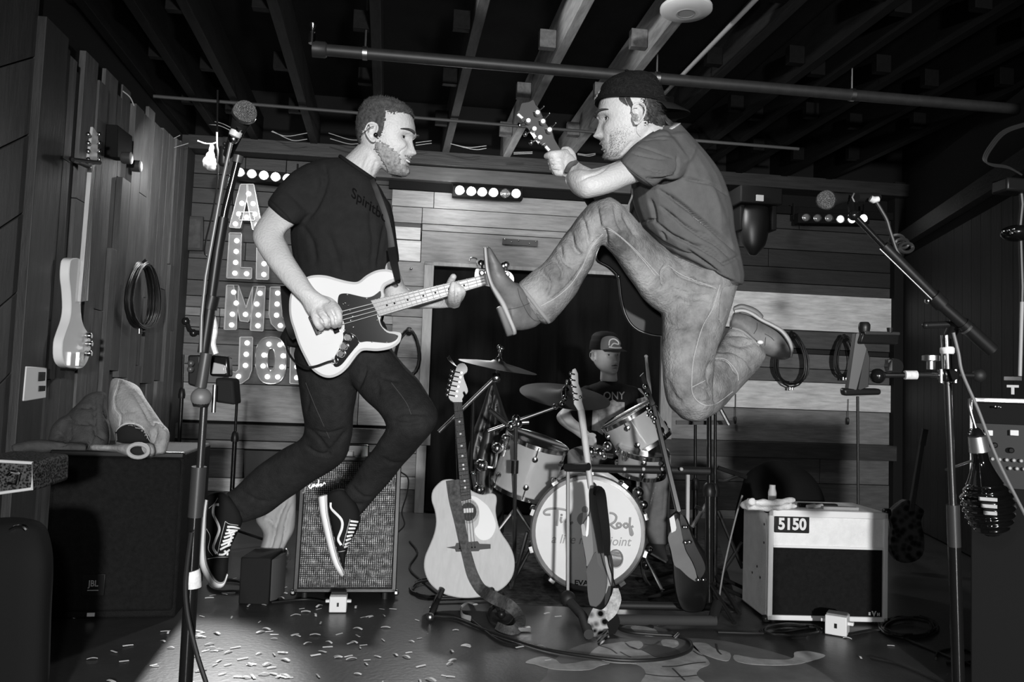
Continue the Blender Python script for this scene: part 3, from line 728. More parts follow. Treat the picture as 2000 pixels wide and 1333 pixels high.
# subwoofer
sub = Cab((76, 1213), (341, 1209), (45, 1168), .66); sub.d = .62
t = thing('subwoofer', 'large black subwoofer cabinet by the left wall, jackets on top', 'speaker', sub.p(sub.w/2, 0, .3))
sub.box(0, sub.w, .0, .66, .012, .62).build('cabinet', M_TOLEX, parent=t, bevel=.012)
sub.box(.012, sub.w-.012, .03, .635, -.006, .02).build('grille', M_GRILL, parent=t, bevel=.014)
sub.box(.0, sub.w, .637, .662, -.012, .02).build('top_lip', M_BLK, parent=t, bevel=.006)
bx = (wx := .0)
def onfront(c, px, py):                      # picture point -> cabinet front coordinates
    q = hit(px, py, c.A, c.n)-c.A; return q.dot(c.u), q.dot(c.up)
x0, z0 = onfront(sub, 184, 1142)
bd = sub.box(x0-.042, x0+.042, z0-.042, z0+.042, -.012, -.004).build('badge', mat('badge_black', .006, .3), parent=t, bevel=.002)
m = MB(); text3(m, 'JBL', sub.p(x0, z0+.005, -.0125), sub.u, sub.up, .034, .0008, .0004, .8, 0); m.hexa([sub.p(x0-.02, z0-.022, -.0125), sub.p(x0+.02, z0-.022, -.0125), sub.p(x0+.02, z0-.019, -.0125), sub.p(x0-.02, z0-.019, -.0125)], sub.n*.001)
m.build('badge_lettering', mat('badge_silver', .4, .4), parent=bd, smooth=False)
x1, z1 = onfront(sub, 179, 1200)
sub.box(x1-.014, x1+.014, z1-.007, z1+.007, -.012, -.006).build('tape_label', M_WHT, parent=t)
for k in range(2): sub.box(sub.w-.001, sub.w+.006, .18+.0*k, .42, .2+.14*k, .3+.14*k).build('side_handle', M_BLKG, parent=t, bevel=.004)
# pale combo amplifier on the right
am = Cab((1498, 1217), (1733, 1222), (1449, 1179), .495)
t = thing('white_amplifier', 'white combo amplifier with black grille at right of the drums', 'amplifier', am.p(am.w/2, 0, am.d/2))
am.A = am.A+V((0, 0, .012)); am.h = (W(1497, 997, depth(am.A)).z-am.A.z)
M_IV = mat('ivory_tolex', .82, .5, var=.08, scale=20, bump=.25, bscale=200); H = am.h; w_ = am.w
am.box(0, w_, 0, H, .012, am.d).build('cabinet', M_IV, parent=t, bevel=.008)
for a in ((0, .022, 0, H), (w_-.022, w_, 0, H), (0, w_, 0, .022), (0, w_, H-.03, H)): am.box(*a, -.006, .014).build('edge_trim', mat('ivory_trim', .8, .4), parent=t, bevel=.004)
zg = H*.665
am.box(.022, w_-.022, zg, H-.028, .0, .014).build('front_panel', M_IV, parent=t)
am.box(.024, w_-.024, .022, zg, .002, .014).build('grille', M_GRILL, parent=t)
am.box(.022, w_-.022, zg-.004, zg+.006, -.005, .014).build('piping', mat('ivory_trim', .8, .4), parent=t)
x0, z0 = onfront(am, 1546, 1025)
lp = am.box(x0-.078, x0+.078, z0-.036, z0+.036, -.006, .002).build('logo_plate', M_BLK, parent=t, bevel=.006)
m = MB(); text3(m, '5150', am.p(x0, z0, -.0065), am.u, am.up, .068, .0012, .0026, .92); m.build('logo_lettering', M_WHT, parent=lp, smooth=False)
x0, z0 = onfront(am, 1707, 1201)
m = MB(); text3(m, 'V', am.p(x0, z0+.002, .0005), am.u, am.up, .03, .0012, .001); text3(m, 'E', am.p(x0-.02, z0+.002, .0005), am.u, am.up, .016, .0012, .001); text3(m, 'H', am.p(x0+.02, z0, .0005), am.u, am.up, .016, .0012, .001); m.build('badge_lettering', M_WHT, parent=t, smooth=False)
for x in (0, w_):
    for z in (0, H):
        MB().box(am.p(x, z, .012), (.034, .034, .034), (am.u, am.n, am.up)).build('corner_guard', M_BLK, parent=t, bevel=.01)
for a, b in ((.02, .40), (.02, .32), (.10, .20), (.16, .16), (.06, .16)): MB().cyl(am.p(-.001, b, a+.03), am.p(.004, b, a+.03), .006, 8).build('bolt', M_BLK, parent=t)
am.box(w_/2-.09, w_/2+.09, H, H+.018, .1, .13).build('handle', M_BLK, parent=t, bevel=.006)
feet(am, t)
# towel and small things on it
topz = am.A.z+H
def AT(px, py, dz=0.0): return FL(px, py, topz+dz)
m = MB(); m.tube([AT(1458, 990, .02), AT(1500, 990, .022), AT(1552, 988, .02)], [.024, .026, .018], 12, flat=.75); m.tube([AT(1475, 982, .042), AT(1515, 984, .040), AT(1550, 976, .05)], [.016, .02, .014], 12, flat=.8); m.tube([AT(1452, 988, .018), AT(1470, 980, .05)], .018, 10)
me = remesh(m, .006, 4); rough_up(me, .006, 30); place(me, 'rolled_towel', mat('white_towel', .8, .9, bump=.4, bscale=200), None, label='rolled white towel on top of the white amplifier', cat='towel')
m = MB(); [m.tube([AT(x, 990, .008), AT(x+16, 988, .012)], .008, 8) for x in (1576, 1590)]; m.build('folded_paper', mat('paper', .6, .7), label='small crumpled pale paper on the white amplifier', cat='paper')
m = MB(); m.box(AT(1640, 993, .006), (.16, .03, .012), (am.u, am.n, am.up)); m.build('set_list', mat('grey_paper', .3, .6), label='thin grey set list lying on the white amplifier', cat='paper')
MB().lathe(AT(1508, 984, .0), (0, 0, 1), [(.018, 0), (.019, .05), (.014, .07), (.014, .085)], 14).build('roll_of_tape', mat('tape_pale', .5, .6), label='small pale canister behind the towel', cat='canister')
# silver-fronted bass amplifier
fa = Cab((570, 1172), (772, 1172), (585, 1150), .6, math.radians(7)); fa.d = .24; fa.A = FL(571, 1172)+V((0, 0, .03))
H = .605
t = thing('silver_amplifier', 'black amplifier with sparkling silver grille cloth behind the bassist', 'amplifier', fa.p(fa.w/2, 0, .1))
fa.box(0, fa.w, 0, H, .014, fa.d).build('cabinet', M_TOLEX, parent=t, bevel=.008)
for a in ((0, .022, 0, H), (fa.w-.022, fa.w, 0, H), (0, fa.w, 0, .02), (0, fa.w, H-.02, H)): fa.box(*a, 0, .016).build('edge_trim', M_BLK, parent=t, bevel=.004)
fa.box(.02, fa.w-.02, .02, H-.02, .005, .016).build('grille_cloth', mat('silver_cloth', .16, .4, .5, var=.85, scale=24, stretch=(6, 6, 1.6), bump=.9, bscale=90), parent=t)
m = MB()
nx, nz = 46, 60
for i in range(nx):
    x = .022+(fa.w-.044)*(i+.5)/nx; m.tube([fa.p(x+.0012*math.sin(j*2.1+i), .022+(H-.044)*j/24, .004-.0022*(j % 2)) for j in range(25)], .0019, 4)
m.build('grille_thread', mat('silver_thread', .40, .34, .6, var=.8, scale=60), parent=t, kind='stuff')
m = MB()
for j in range(64):
    z = .024+(H-.048)*j/63; m.tube([fa.p(.022, z, .0025), fa.p(fa.w-.022, z, .0025)], .0017, 4)
m.build('dark_thread', mat('dark_weave', .03, .6), parent=t, kind='stuff')
x0, z0 = onfront(fa, 614, 951)
m = MB(); S = lambda *q: [fa.p(x0+a*.001, z0+b*.001, -.004) for a, b in q]
for q in ([(-52, -28), (-44, -26), (-40, 0), (-36, 22), (-20, 30), (-8, 26)], [(-44, 4), (-28, 8)], [(-24, -6), (-14, 0), (-18, 8), (-24, 0), (-16, -8), (-8, 2), (-6, 10), (-4, -2), (0, 10), (6, 2), (12, 12), (8, 0), (16, 6), (18, 30), (18, 2), (24, 10), (32, 12), (28, 2), (38, 8), (42, 18), (50, 12)]):
    m.tube(catmull(S(*q), 5), .0038, 6)
m.build('logo_script', mat('logo_chrome', .8, .25, .6), parent=t)
for x in (0, fa.w):
    for z in (0, H): MB().box(fa.p(x, z, .012), (.026, .026, .026), (fa.u, fa.n, fa.up)).build('corner_guard', M_CHR, parent=t, bevel=.008)
for x in (.05, fa.w-.05):
    q = fa.p(x, 0, .02); MB().cyl(V((q.x, q.y, 0)), q+V((0, 0, .004)), .014, 10).build('foot', M_RUB, parent=t); q = fa.p(x, 0, .2); MB().cyl(V((q.x, q.y, 0)), q+V((0, 0, .01)), .014, 10).build('foot', M_RUB, parent=t)
fz = fa.p(0, H, .12)
def FT(px, d=.0): 
    s = onfront(fa, px, 1000)[0]; return fa.p(s, H+.001, .05+d)
m = MB(); m.box(FT(692, .10)+fa.up*.03, (.10, .09, .06), (fa.u, fa.n, fa.up)); m.build('effects_box', M_BLKG, label='black box on the back of the silver-grille amplifier', cat='box', bevel=.006)
m = MB(); m.box(FT(664, .04)+fa.up*.014, (.09, .06, .028), (fa.u, fa.n, fa.up)); m.build('wireless_receiver', mat('grey_box', .2, .4), label='small grey box lying on the silver-grille amplifier', cat='box', bevel=.005)
m = MB(); m.box(FT(640, .08)+fa.up*.004, (.12, .09, .008), (fa.u, fa.n, fa.up)); m.build('paper_sheet', mat('paper', .6, .7), label='sheet of white paper on the silver-grille amplifier', cat='paper')
MB().tube(catmull([W(x, y, 4.0) for x, y in ((782, 922), (797, 935), (795, 965), (785, 1000), (790, 1025), (778, 1040))], 5), .004, 6).build('amp_cable', M_CAB, label='thin black cable curling right of the silver-grille amplifier', cat='cable')
# white power units on the floor
def power(px, py, s, label, side):
    p = FL(px, py); t = thing('power_unit', label, 'power adapter', p)
    u = (FL(px+30, py)-FL(px-30, py)).normalized(); n = V((-u.y, u.x, 0))
    if side: u, n = (u*.8-n*.6).normalized(), (u*.6+n*.8).normalized()
    MB().box(p+n*s*.5+V((0, 0, s*.5)), (s, s*1.0, s*.92), (u, n, ZU)).build('case', M_WHT, parent=t, bevel=.004)
    MB().box(p+n*s*.5+V((0, 0, s*.98)), (s*.9, s*.7, .008), (u, n, ZU)).build('lid_clip', mat('grey_box', .2, .4), parent=t)
    MB().box(p+V((0, 0, s*.5))-n*.001, (s*.12, .004, s*.22), (u, n, ZU)).build('mark', M_BLK, parent=t)
    MB().box(p+n*s*.5+V((0, 0, s*.6)), (s*1.5, s*.3, s*.16), (u, n, ZU)).build('clip_bar', M_WHT, parent=t, bevel=.003)
power(659, 1199, .072, 'white power unit on the floor before the silver-grille amplifier', 0)
power(1632, 1244, .085, 'white power unit on the floor before the white amplifier', 1)
# small black wedge box and the pale coat behind it
wdg = Cab((465, 1181), (524, 1183), (500, 1160), .20); wdg.d = .2
t = thing('floor_monitor', 'small black speaker box on the floor left of the silver-grille amplifier', 'speaker', wdg.p(.05, 0, .1))
wdg.box(0, wdg.w, 0, .2, 0, .2).build('cabinet', mat('box_side', .015, .7), parent=t, bevel=.006)
MB().hexa([wdg.p(wdg.w, .01, .02), wdg.p(wdg.w+.02, .01, .05), wdg.p(wdg.w+.02, .19, .05), wdg.p(wdg.w, .19, .02)], wdg.n*.14).build('grille', mat('box_front', .08, .6), parent=t, bevel=.003)
m = MB(); rib(m, [(556, 962, 578, 962, 3.95, .05), (530, 985, 578, 990, 3.95, .07), (499, 1013, 575, 1035, 3.92, .07), (514, 1042, 563, 1058, 3.9, .08), (508, 1070, 552, 1080, 3.88, .08), (500, 1095, 545, 1102, 3.86, .09), (500, 1120, 548, 1130, 3.84, .1)], p=.8)
me = remesh(m, .010, 6); crease(me, [([(560, 975), (545, 1005), (535, 1040), (520, 1090)], 4, .03), ([(572, 985), (560, 1020), (555, 1060), (540, 1095)], 3, .02), ([(520, 1010), (540, 1030)], 3, .02), ([(535, 985), (520, 1015)], 5, -.02)])
place(me, 'pale_coat', mat('pale_coat', .42, .85, bump=.2, bscale=80), None, label='pale coat slumped on the floor left of the silver-grille amplifier', cat='coat')
# shiny wrapper by the coat
m = MB(); m.ball(FL(548, 1110)+V((0, 0, .05)), .06, 10, (.8, .8, .8)); me = remesh(m, .008, 1); rough_up(me, .02, 25); place(me, 'plastic_bag', mat('foil', .25, .15, .7), None, label='crumpled shiny plastic bag between the coat and the silver-grille amplifier', cat='bag')

# ================================================================== JACKETS, CASE AND BAG ON THE LEFT
k7 = K(0, 700, 5.263)
m = MB()
rib(m, [(218, 742, 240, 742, 3.42, .03), (212, 765, 272, 757, 3.42, .08), (212, 795, 297, 795, 3.40, .12), (216, 825, 312, 822, 3.40, .15), (222, 858, 328, 845, 3.38, .16), (235, 885, 324, 884, 3.36, .17)], p=.85)
rib(m, [(302, 822, 322, 832, 3.3, .05), (304, 845, 331, 846, 3.3, .07), (300, 885, 324, 886, 3.28, .07)])
rib(m, [(178, 868, 180, 880, 3.3, .05), (215, 870, 218, 884, 3.26, .05), (250, 866, 252, 892, 3.22, .06), (296, 864, 300, 894, 3.2, .06)])
me = remesh(m, .009, 5); rough_up(me, .012, 9)
crease(me, [(k7((1225, 200), (1200, 310), (1170, 400), (1180, 520), (1235, 600), (1225, 700)), 2, .02), (k7((1350, 330), (1420, 420), (1500, 560), (1560, 680)), 2.5, .015), (k7((1250, 680), (1350, 665), (1480, 720), (1550, 850)), 3, .03), (k7((1560, 700), (1600, 640), (1700, 720)), 2.5, .02), (k7((1600, 740), (1570, 880)), 3, .02), (k7((1230, 560), (1400, 540)), 2.5, .012)])
den = thing('denim_jacket', 'light denim jacket heaped on the black subwoofer', 'jacket', W(275, 893, 3.35))
place(me, 'jacket_cloth', mat('denim_light', .30, .85, var=.3, scale=16, bump=.35, bscale=120), den)
tt = TREE[bpy.data.objects[-1].name] if False else TREE[[k for k in TREE if k.startswith('jacket_cloth')][-1]]
m = MB(); patch(m, tt, cat2(k7((1160, 800), (1200, 740), (1280, 690), (1360, 680), (1450, 720), (1520, 790), (1540, 870), (1450, 870), (1320, 880), (1200, 860)), 3, True), .004, step=5); m.build('lining', mat('dark_lining', .02, .9), parent=den)
m = MB(); stroke(m, tt, k7((1225, 200), (1200, 310), (1170, 400), (1180, 520), (1235, 600), (1225, 700)), 1.3, .004); stroke(m, tt, k7((1160, 800), (1250, 690), (1360, 672), (1460, 710), (1540, 860)), 1.4, .004); m.build('seam', mat('pale_thread', .55, .8), parent=den)
m = MB(); o_ = W(276, 882, 3.12)
m.tube([W(270+20*math.cos(a), 881+13*math.sin(a), 3.13) for a in [2*math.pi*j/20 for j in range(20)]], .008, 8, closed=True); m.build('cuff', mat('denim_pale', .4, .85), parent=den)
MB().ball(W(271, 881, 3.17), .036, 12, (1, .5, .62)).build('sleeve_opening', mat('dark_lining', .02, .9), parent=den)
m = MB()
rib(m, [(160, 778, 208, 770, 3.5, .06), (138, 805, 212, 800, 3.48, .11), (118, 835, 215, 838, 3.46, .14), (95, 862, 213, 868, 3.42, .15), (90, 884, 200, 886, 3.4, .15)], p=.85)
rib(m, [(98, 840, 130, 815, 3.45, .08), (92, 862, 135, 862, 3.42, .1)]); rib(m, [(24, 868, 30, 890, 3.2, .05), (60, 862, 62, 884, 3.25, .06), (110, 862, 112, 886, 3.3, .08), (170, 868, 172, 884, 3.3, .07)])
me = remesh(m, .009, 5); rough_up(me, .012, 8)
crease(me, [(k7((690, 600), (760, 660), (950, 670)), 2.5, .025), (k7((960, 400), (970, 600), (980, 740), (1100, 840)), 3, .03), (k7((980, 740), (930, 860), (900, 950)), 2.5, .03), (k7((720, 700), (720, 850)), 2.5, .015), (k7((820, 500), (930, 500)), 2.5, .02), (k7((560, 720), (690, 860), (560, 900)), 2.5, .02), (k7((1080, 380), (1080, 560), (1120, 650)), 2, .02)])
place(me, 'dark_jacket', mat('grey_canvas', .065, .9, var=.2, scale=20, bump=.3, bscale=140), None, label='dark grey jacket spread on the black subwoofer against the wall', cat='jacket')
# tweed case
cs = thing('tweed_case', 'small checkered tweed case with pale piping at the left edge', 'case', W(20, 968, 2.35))
q = [W(-60, 972, 2.35), W(62, 962, 2.35), W(64, 905, 2.35), W(-60, 898, 2.35)]
MB().hexa(q, RZ*.2).build('case_shell', mat('tweed', .035, .7, var=.9, scale=60, dots=150), parent=cs, bevel=.012)
MB().tube([q[0], q[1]+V((0, 0, .01)), q[2], q[3]], .005, 8).build('piping', mat('pale_piping', .5, .5), parent=cs)
MB().tube([W(14, 928, 2.33), W(22, 922, 2.32), (W(36, 926, 2.33)), W(32, 945, 2.34), W(16, 944, 2.34)], .005, 6).build('latch', M_CHR, parent=cs); MB().tube([W(62, 925, 2.36), W(74, 930, 2.37), W(76, 926, 2.36)], .004, 6).build('latch', M_CHR, parent=cs)
m = MB(); rib(m, [(-70, 1040, 92, 1030, 2.3, .12), (-70, 1100, 104, 1090, 2.3, .16), (-70, 1200, 100, 1200, 2.3, .17), (-70, 1330, 96, 1330, 2.3, .17), (-70, 1395, 90, 1400, 2.3, .17)], p=.6)
me = remesh(m, .012, 4); bag = place(me, 'black_bag', mat('bag_nylon', .008, .85), None, label='tall black bag standing at the lower left corner under the tweed case', cat='bag')
m = MB(); m.tube(catmull([W(x, y, 2.2) for x, y in ((20, 1036), (32, 1030), (45, 1030), (52, 1036))], 4), .006, 8); mm = m.build('bag_handle', M_CHR, parent=bag)
# back corner stands behind
def pole_stand(pts, d, label, rpx=4.5, cat='microphone stand', name='microphone_stand', base=True):
    x, y = pts[-1]; f = W(x, y, d); t = thing(name, label, cat, (f.x, f.y, 0))
    P = [W(a, b, d) for a, b in pts]; g = V((P[-1].x, P[-1].y, .02)); k = P[0]+(P[-1]-P[0])*.45
    MB().cyl(P[0], k, rpx*.6*d/F, 10).build('upper_tube', M_BLKG, parent=t)
    MB().cyl(k, g, rpx*d/F, 12).build('lower_tube', M_BLKG, parent=t)
    MB().lathe(k-V((0, 0, .03)), (0, 0, 1), [(rpx*1.5*d/F, 0), (rpx*1.7*d/F, .02), (rpx*1.3*d/F, .05), (rpx*.8*d/F, .06)], 12).build('clutch', M_BLK, parent=t)
    if base:
        for a in (30, 150, 270):
            e = g+V((math.cos(math.radians(a))*.28, math.sin(math.radians(a))*.28, -.01)); MB().tube([g+V((0, 0, .10)), e], .009, 8).build('leg', M_BLK, parent=t)
    return t
pole_stand([(358, 693), (352, 860)], 4.6, 'black microphone stand left of the tablet holder, behind the subwoofer', 4)
pole_stand([(463.5, 768), (453.6, 957)], 4.7, 'bare black microphone stand below the letter J', 4.5)
# ================================================================== ACOUSTIC GUITAR ON ITS STAND
k4 = K(840, 680, 4.164)
class Plane:                                  # a leaning plane through picture point p at depth d
    def __init__(s, px, py, d, n): s.P = W(px, py, d); s.N = V(n).normalized()
    def __call__(s, x, y, off=0.0): return hit(x, y, s.P-s.N*off, s.N)      # off: toward the camera
fh = V((RZ.x, RZ.y, 0)).normalized()
def lean(deg, yaw=0):
    v = fh*math.cos(math.radians(deg))-ZU*math.sin(math.radians(deg)); v.rotate(Matrix.Rotation(math.radians(yaw), 3, 'Z')); return v
M_SPR = mat('spruce_top', .52, .62, var=.07, scale=5, stretch=(12, 12, 1), spec=.2)
M_ROSE = mat('rosewood', .028, .6, var=.3, scale=9)
M_LEATH = mat('suede_strap', .085, .85, var=.5, scale=60, bump=.4)
G1 = Plane(915, 1165, 3.5, lean(14, 4))
ag = thing('acoustic_guitar', 'pale acoustic guitar with white pickguard standing in the centre', 'guitar', G1(915, 1168))
out = cat2(kJ((170, 228), (205, 216), (245, 218), (300, 240), (345, 280), (400, 300), (445, 292), (474, 303), (480, 335), (474, 385), (482, 440), (502, 505), (545, 570), (572, 630), (579, 695), (562, 760), (515, 815), (440, 852), (350, 869), (270, 868), (190, 848), (130, 808), (95, 760), (79, 700), (85, 640), (110, 580), (135, 515), (146, 450), (138, 385), (121, 330), (128, 275)), 3, True)
MB().prism([G1(x, y) for x, y in out], G1.N*.11, .004).build('body', M_SPR, parent=ag)
tG = BVHTree.FromPolygons([G1(x, y) for x, y in out], [tuple(range(len(out)))])
def g1(pts, off, d, mt, nm, par=ag, closed=True, k=3):
    P = cat2(pts, k, True) if k else pts
    return MB().prism([G1(x, y, off) for x, y in P], G1.N*d).build(nm, mt, parent=par)
g1(kJ(*[(324+58*math.cos(a), 395+66*math.sin(a)) for a in [2*math.pi*j/24 for j in range(24)]]), .0015, .002, mat('rosette', .16, .3, var=.4, scale=90), 'rosette', k=0)
g1(kJ(*[(324+44*math.cos(a), 395+51*math.sin(a)) for a in [2*math.pi*j/24 for j in range(24)]]), .003, .002, mat('soundhole_dark', .05, .9), 'soundhole_disc', k=0)  # dark disc painted for the shade inside the hole
MB().box(G1(*one(kJ, 322, 395), .0038), (.045, .03, .0006), ((G1(330, 0)-G1(320, 0)).normalized(), ZU, G1.N)).build('paper_label', mat('paper', .6, .7), parent=ag)
g1(kJ((333, 312), (362, 312), (398, 336), (440, 378), (474, 460), (460, 520), (430, 548), (392, 549), (362, 520), (358, 490), (378, 462), (384, 400), (372, 352)), .003, .003, mat('pickguard_pale', .72, .45), 'pickguard')
g1(kJ((205, 592), (252, 585), (258, 568), (375, 558), (385, 572), (446, 574), (446, 598), (388, 603), (380, 612), (255, 615), (250, 600)), .010, .010, M_ROSE, 'bridge', k=0)
m = MB(); [m.ball(G1(*one(kJ, 275+i*17, 598-i*1.5), .011), .0035, 6) for i in range(6)]; m.build('bridge_pins', M_BLKG, parent=ag, kind='stuff')
# neck
nk = k4((190, 440), (261, 440), (336, 1225), (252, 1246))
MB().prism([G1(x, y, .016) for x, y in nk], G1.N*.022).build('neck', M_ROSE, parent=ag, bevel=.002)
for y in (515, 572, 627, 678, 727, 775, 818, 860, 897, 935, 970, 1003, 1035, 1068, 1097, 1125, 1150, 1175, 1198):
    t_ = (y-440)/800; xa, xb = 190+62*t_, 261+75*t_
    a, b = one(k4, xa, y+6), one(k4, xb, y-6); MB().tube([G1(*a, .017), G1(*b, .017)], .0016, 5).build('fret', M_STEEL, parent=ag)
m = MB()
for y in (600, 700, 797, 880, 952, 986, 1083, 1137): 
    t_ = (y-440)/800; m.ball(G1(*one(k4, 226+68*t_, y), .0165), .005, 6, (1, .3, 1))
m.build('inlay', mat('pearl', .7, .3), parent=ag, kind='stuff')
m = MB()
for i in range(6):
    a, b = one(k4, 197+i*11.5, 442), one(kJ, 275+i*17, 598-i*1.5); m.tube([G1(*a, .02), G1(*b, .014)], .0007, 4)
m.build('strings', M_STEEL, parent=ag, kind='stuff')
hd = cat2(k4((190, 440), (152, 405), (163, 345), (180, 280), (203, 200), (218, 150), (245, 126), (280, 128), (303, 160), (300, 195), (272, 215), (276, 250), (298, 310), (308, 352), (292, 375), (280, 352), (264, 362), (274, 388), (259, 418), (261, 440)), 2, True)
MB().prism([G1(x, y, .012) for x, y in hd], G1.N*.016).build('headstock', mat('maple_pale', .6, .35, var=.1, scale=6), parent=ag)
for i, (x, y) in enumerate(k4((140, 380), (145, 341), (156, 302), (164, 264), (172, 226), (181, 190))):
    m = MB(); q = G1(x, y, .012); p2 = G1(x+15, y+3, .012); m.cyl(q, p2, .004, 8); m.ball(q, .0095, 8, (1, .6, 1)); m.cyl(G1(x+18, y+3, .03), G1(x+18, y+3, .0), .0045, 8); m.build('tuner', M_CHR, parent=ag)
m = MB()
for i in range(3): m.tube(catmull([G1(*one(k4, 215-i*8, 150-i*4), .02), G1(*one(k4, 175-i*12, 100), .03), G1(*one(k4, 155-i*8, 60+i*8), .05)], 5), .0012, 5)
m.build('string_ends', M_STEEL, parent=ag, kind='stuff')
# strap: suede band down over the top and along the floor
def band(name, pts, widths, mt, par, th=.003, **k):
    """pts: 3D path, widths in m, band lies facing the camera"""
    P = catmull(pts, 5); Wd = []
    for i in range(len(widths)-1):
        for j in range(5): Wd.append(widths[i]+(widths[i+1]-widths[i])*j/5)
    Wd.append(widths[-1]); L = []
    for i, p in enumerate(P):
        t_ = (P[min(i+1, len(P)-1)]-P[max(i-1, 0)]).normalized(); s = t_.cross((p-CP).normalized()).normalized()
        if k.get('flat') is not None and k['flat'][min(i//5, len(k['flat'])-1)]: s = t_.cross(ZU).normalized()
        n_ = t_.cross(s); h = Wd[i]/2
        L.append([p+s*h+n_*th, p-s*h+n_*th, p-s*h-n_*th, p+s*h-n_*th])
    k.pop('flat', None)
    return MB().loft(L).build(name, mt, parent=par, **k)
sp = [G1(*one(kJ, a, b), .02+c) for a, b, c in ((238, 222, .015), (252, 330, .02), (278, 450, .03), (300, 560, .03), (325, 660, .03), (352, 750, .03), (395, 822, .04))]
fl = [FL(*one(kJ, a, b), c) for a, b, c in ((462, 868, .12), (540, 905, .06), (590, 950, .03), (612, 1000, .02), (585, 1042, .015), (535, 1048, .015), (480, 1022, .015))]
strap = band('strap', sp+fl, [.055, .05, .042, .038, .04, .045, .046, .05, .05, .045, .04, .04, .035, .03], M_LEATH, ag)
MB().box(FL(*one(kJ, 630, 1040), .012), (.05, .02, .015)).build('strap_buckle', M_CHR, parent=ag)
# stand
gs = thing('guitar_stand', 'black tubular stand holding the pale acoustic guitar', 'guitar stand', FL(915, 1205))
for xs, nm in (((112, 975, 150, 890, 182, 820)), 0), ((505, 960, 470, 890, 452, 820), 1):
    a, b, c = FL(*one(kJ, xs[0], xs[1]), .02), G1(*one(kJ, xs[2], xs[3]), -.02), G1(*one(kJ, xs[4], xs[5]), .045)
    MB().tube([a, b, G1(*one(kJ, (xs[4]+xs[2])/2, 862), .03), c], .011, 10).build('cradle_arm', M_RUB, parent=gs)
    f = a+fh*.34; MB().cyl(a, f, .011).build('foot_tube', M_BLK, parent=gs)
    MB().ball(a, .018, 10).build('end_cap', M_STEEL if nm == 0 else M_BLK, parent=gs)
a = FL(*one(kJ, 112, 975), .02); b = FL(*one(kJ, 505, 960), .02)
MB().cyl(a+fh*.30, b+fh*.30, .011).build('cross_tube', M_BLK, parent=gs)
MB().tube([(a+b)/2+fh*.30, (a+b)/2+fh*.30+ZU*.42], .012).build('rear_post', M_BLK, parent=gs)
m = MB().tube(catmull([FL(*one(kJ, x, y), z) for x, y, z in ((362, 905, .06), (320, 895, .05), (285, 925, .02), (290, 970, .01), (335, 985, .01))], 5), .012, 8, flat=.3)
m.build('strap_end', mat('pale_band', .3, .6), label='pale strap end curled under the acoustic guitar', cat='strap')
m = MB().tube([FL(*one(kJ, 505+70*math.cos(a), 962+66*math.sin(a)), .01) for a in [2*math.pi*j/26 for j in range(26)]], .006, 6, closed=True); m.build('coiled_lead', M_CAB, label='ring of black cable on the floor right of the acoustic guitar', cat='cable')

# ================================================================== GUITAR RACK AND ITS GUITARS
rk = thing('guitar_rack', 'black folding guitar rack in front of the bass drum', 'guitar rack', FL(1230, 1190))
RKd = 3.62
m = MB(); m.hexa([W(1105.8, 1172, 3.55), W(1112.6, 1172, 3.55), W(1113.2, 910, 3.66), W(1106, 910, 3.66)], RZ*.02); m.build('left_post', mat('rack_post', .035, .4), parent=rk, bevel=.002)
MB().hexa([W(1339, 1150, 3.66), W(1345.5, 1150, 3.66), W(1348, 916, 3.72), W(1341, 916, 3.72)], RZ*.02).build('right_post', mat('rack_post_pale', .28, .4), parent=rk, bevel=.002)
MB().cyl(W(1106, 914, 3.64), W(1385, 921, 3.72), .018, 12).build('top_bar', M_RUB, parent=rk)
for i, x in enumerate((1142, 1185, 1220, 1257, 1294, 1331)): MB().ball(W(x, 917, 3.655), .0085, 8).build('stud', mat('stud_pale', .5, .4), parent=rk)
MB().cyl(W(1105, 914, 3.6), W(1150, 912, 3.52), .017, 12).build('padded_arm', M_RUB, parent=rk)
MB().cyl(FL(1196, 1183, .035), FL(1390, 1186, .035), .018, 12).build('rear_rail', M_RUB, parent=rk)
MB().cyl(FL(1190, 1211, .03), FL(1398, 1213, .03), .022, 12).build('front_rail', mat('foam_grey', .045, .7), parent=rk)
MB().ball(W(1109, 1170, 3.54), .034, 12).build('joint', M_RUB, parent=rk)
MB().tube([W(1109, 1172, 3.54), FL(1138, 1204, .035), FL(1150, 1240, .02)], .02, 12).build('left_foot', mat('foam_grey', .045, .7), parent=rk)
MB().tube([W(1400, 1180, 3.5), FL(1392, 1213, .03)], .022, 12).build('right_foot', M_RUB, parent=rk)
# guitar seen from its side, pale neck
sg = thing('electric_guitar', 'pale-necked electric guitar in the rack, seen edge-on before the bass drum', 'guitar', W(1172, 1222, 3.45))
dz = lambda y: 3.42+(1222-y)*.0006
m = MB(); m.hexa([W(1150, 960, dz(960)), W(1160.5, 955, dz(955)), W(1142, 798, dz(798)), W(1128.5, 800, dz(800))], RZ*.045); m.build('neck', M_MAPLE, parent=sg, bevel=.008)
hs = [(1118, 723), (1124, 720), (1129, 730), (1130, 750), (1137, 768), (1137, 785), (1141, 800), (1129, 803), (1121, 790), (1119, 765), (1115, 740)]
MB().prism([W(x, y, dz(y)) for x, y in hs], RZ*.02).build('headstock', mat('maple_pale', .6, .35, var=.1, scale=6), parent=sg, bevel=.002)
for i, (x, y) in enumerate(((1114, 730), (1115, 742), (1117, 755), (1119, 768), (1121, 780), (1133, 776))):
    m = MB(); m.cyl(W(x, y, dz(y)-.005), W(x+9, y+2, dz(y)-.005), .004, 6); m.ball(W(x, y, dz(y)-.005), .009, 8, (.7, .7, 1)); m.build('tuner', M_CHR, parent=sg)
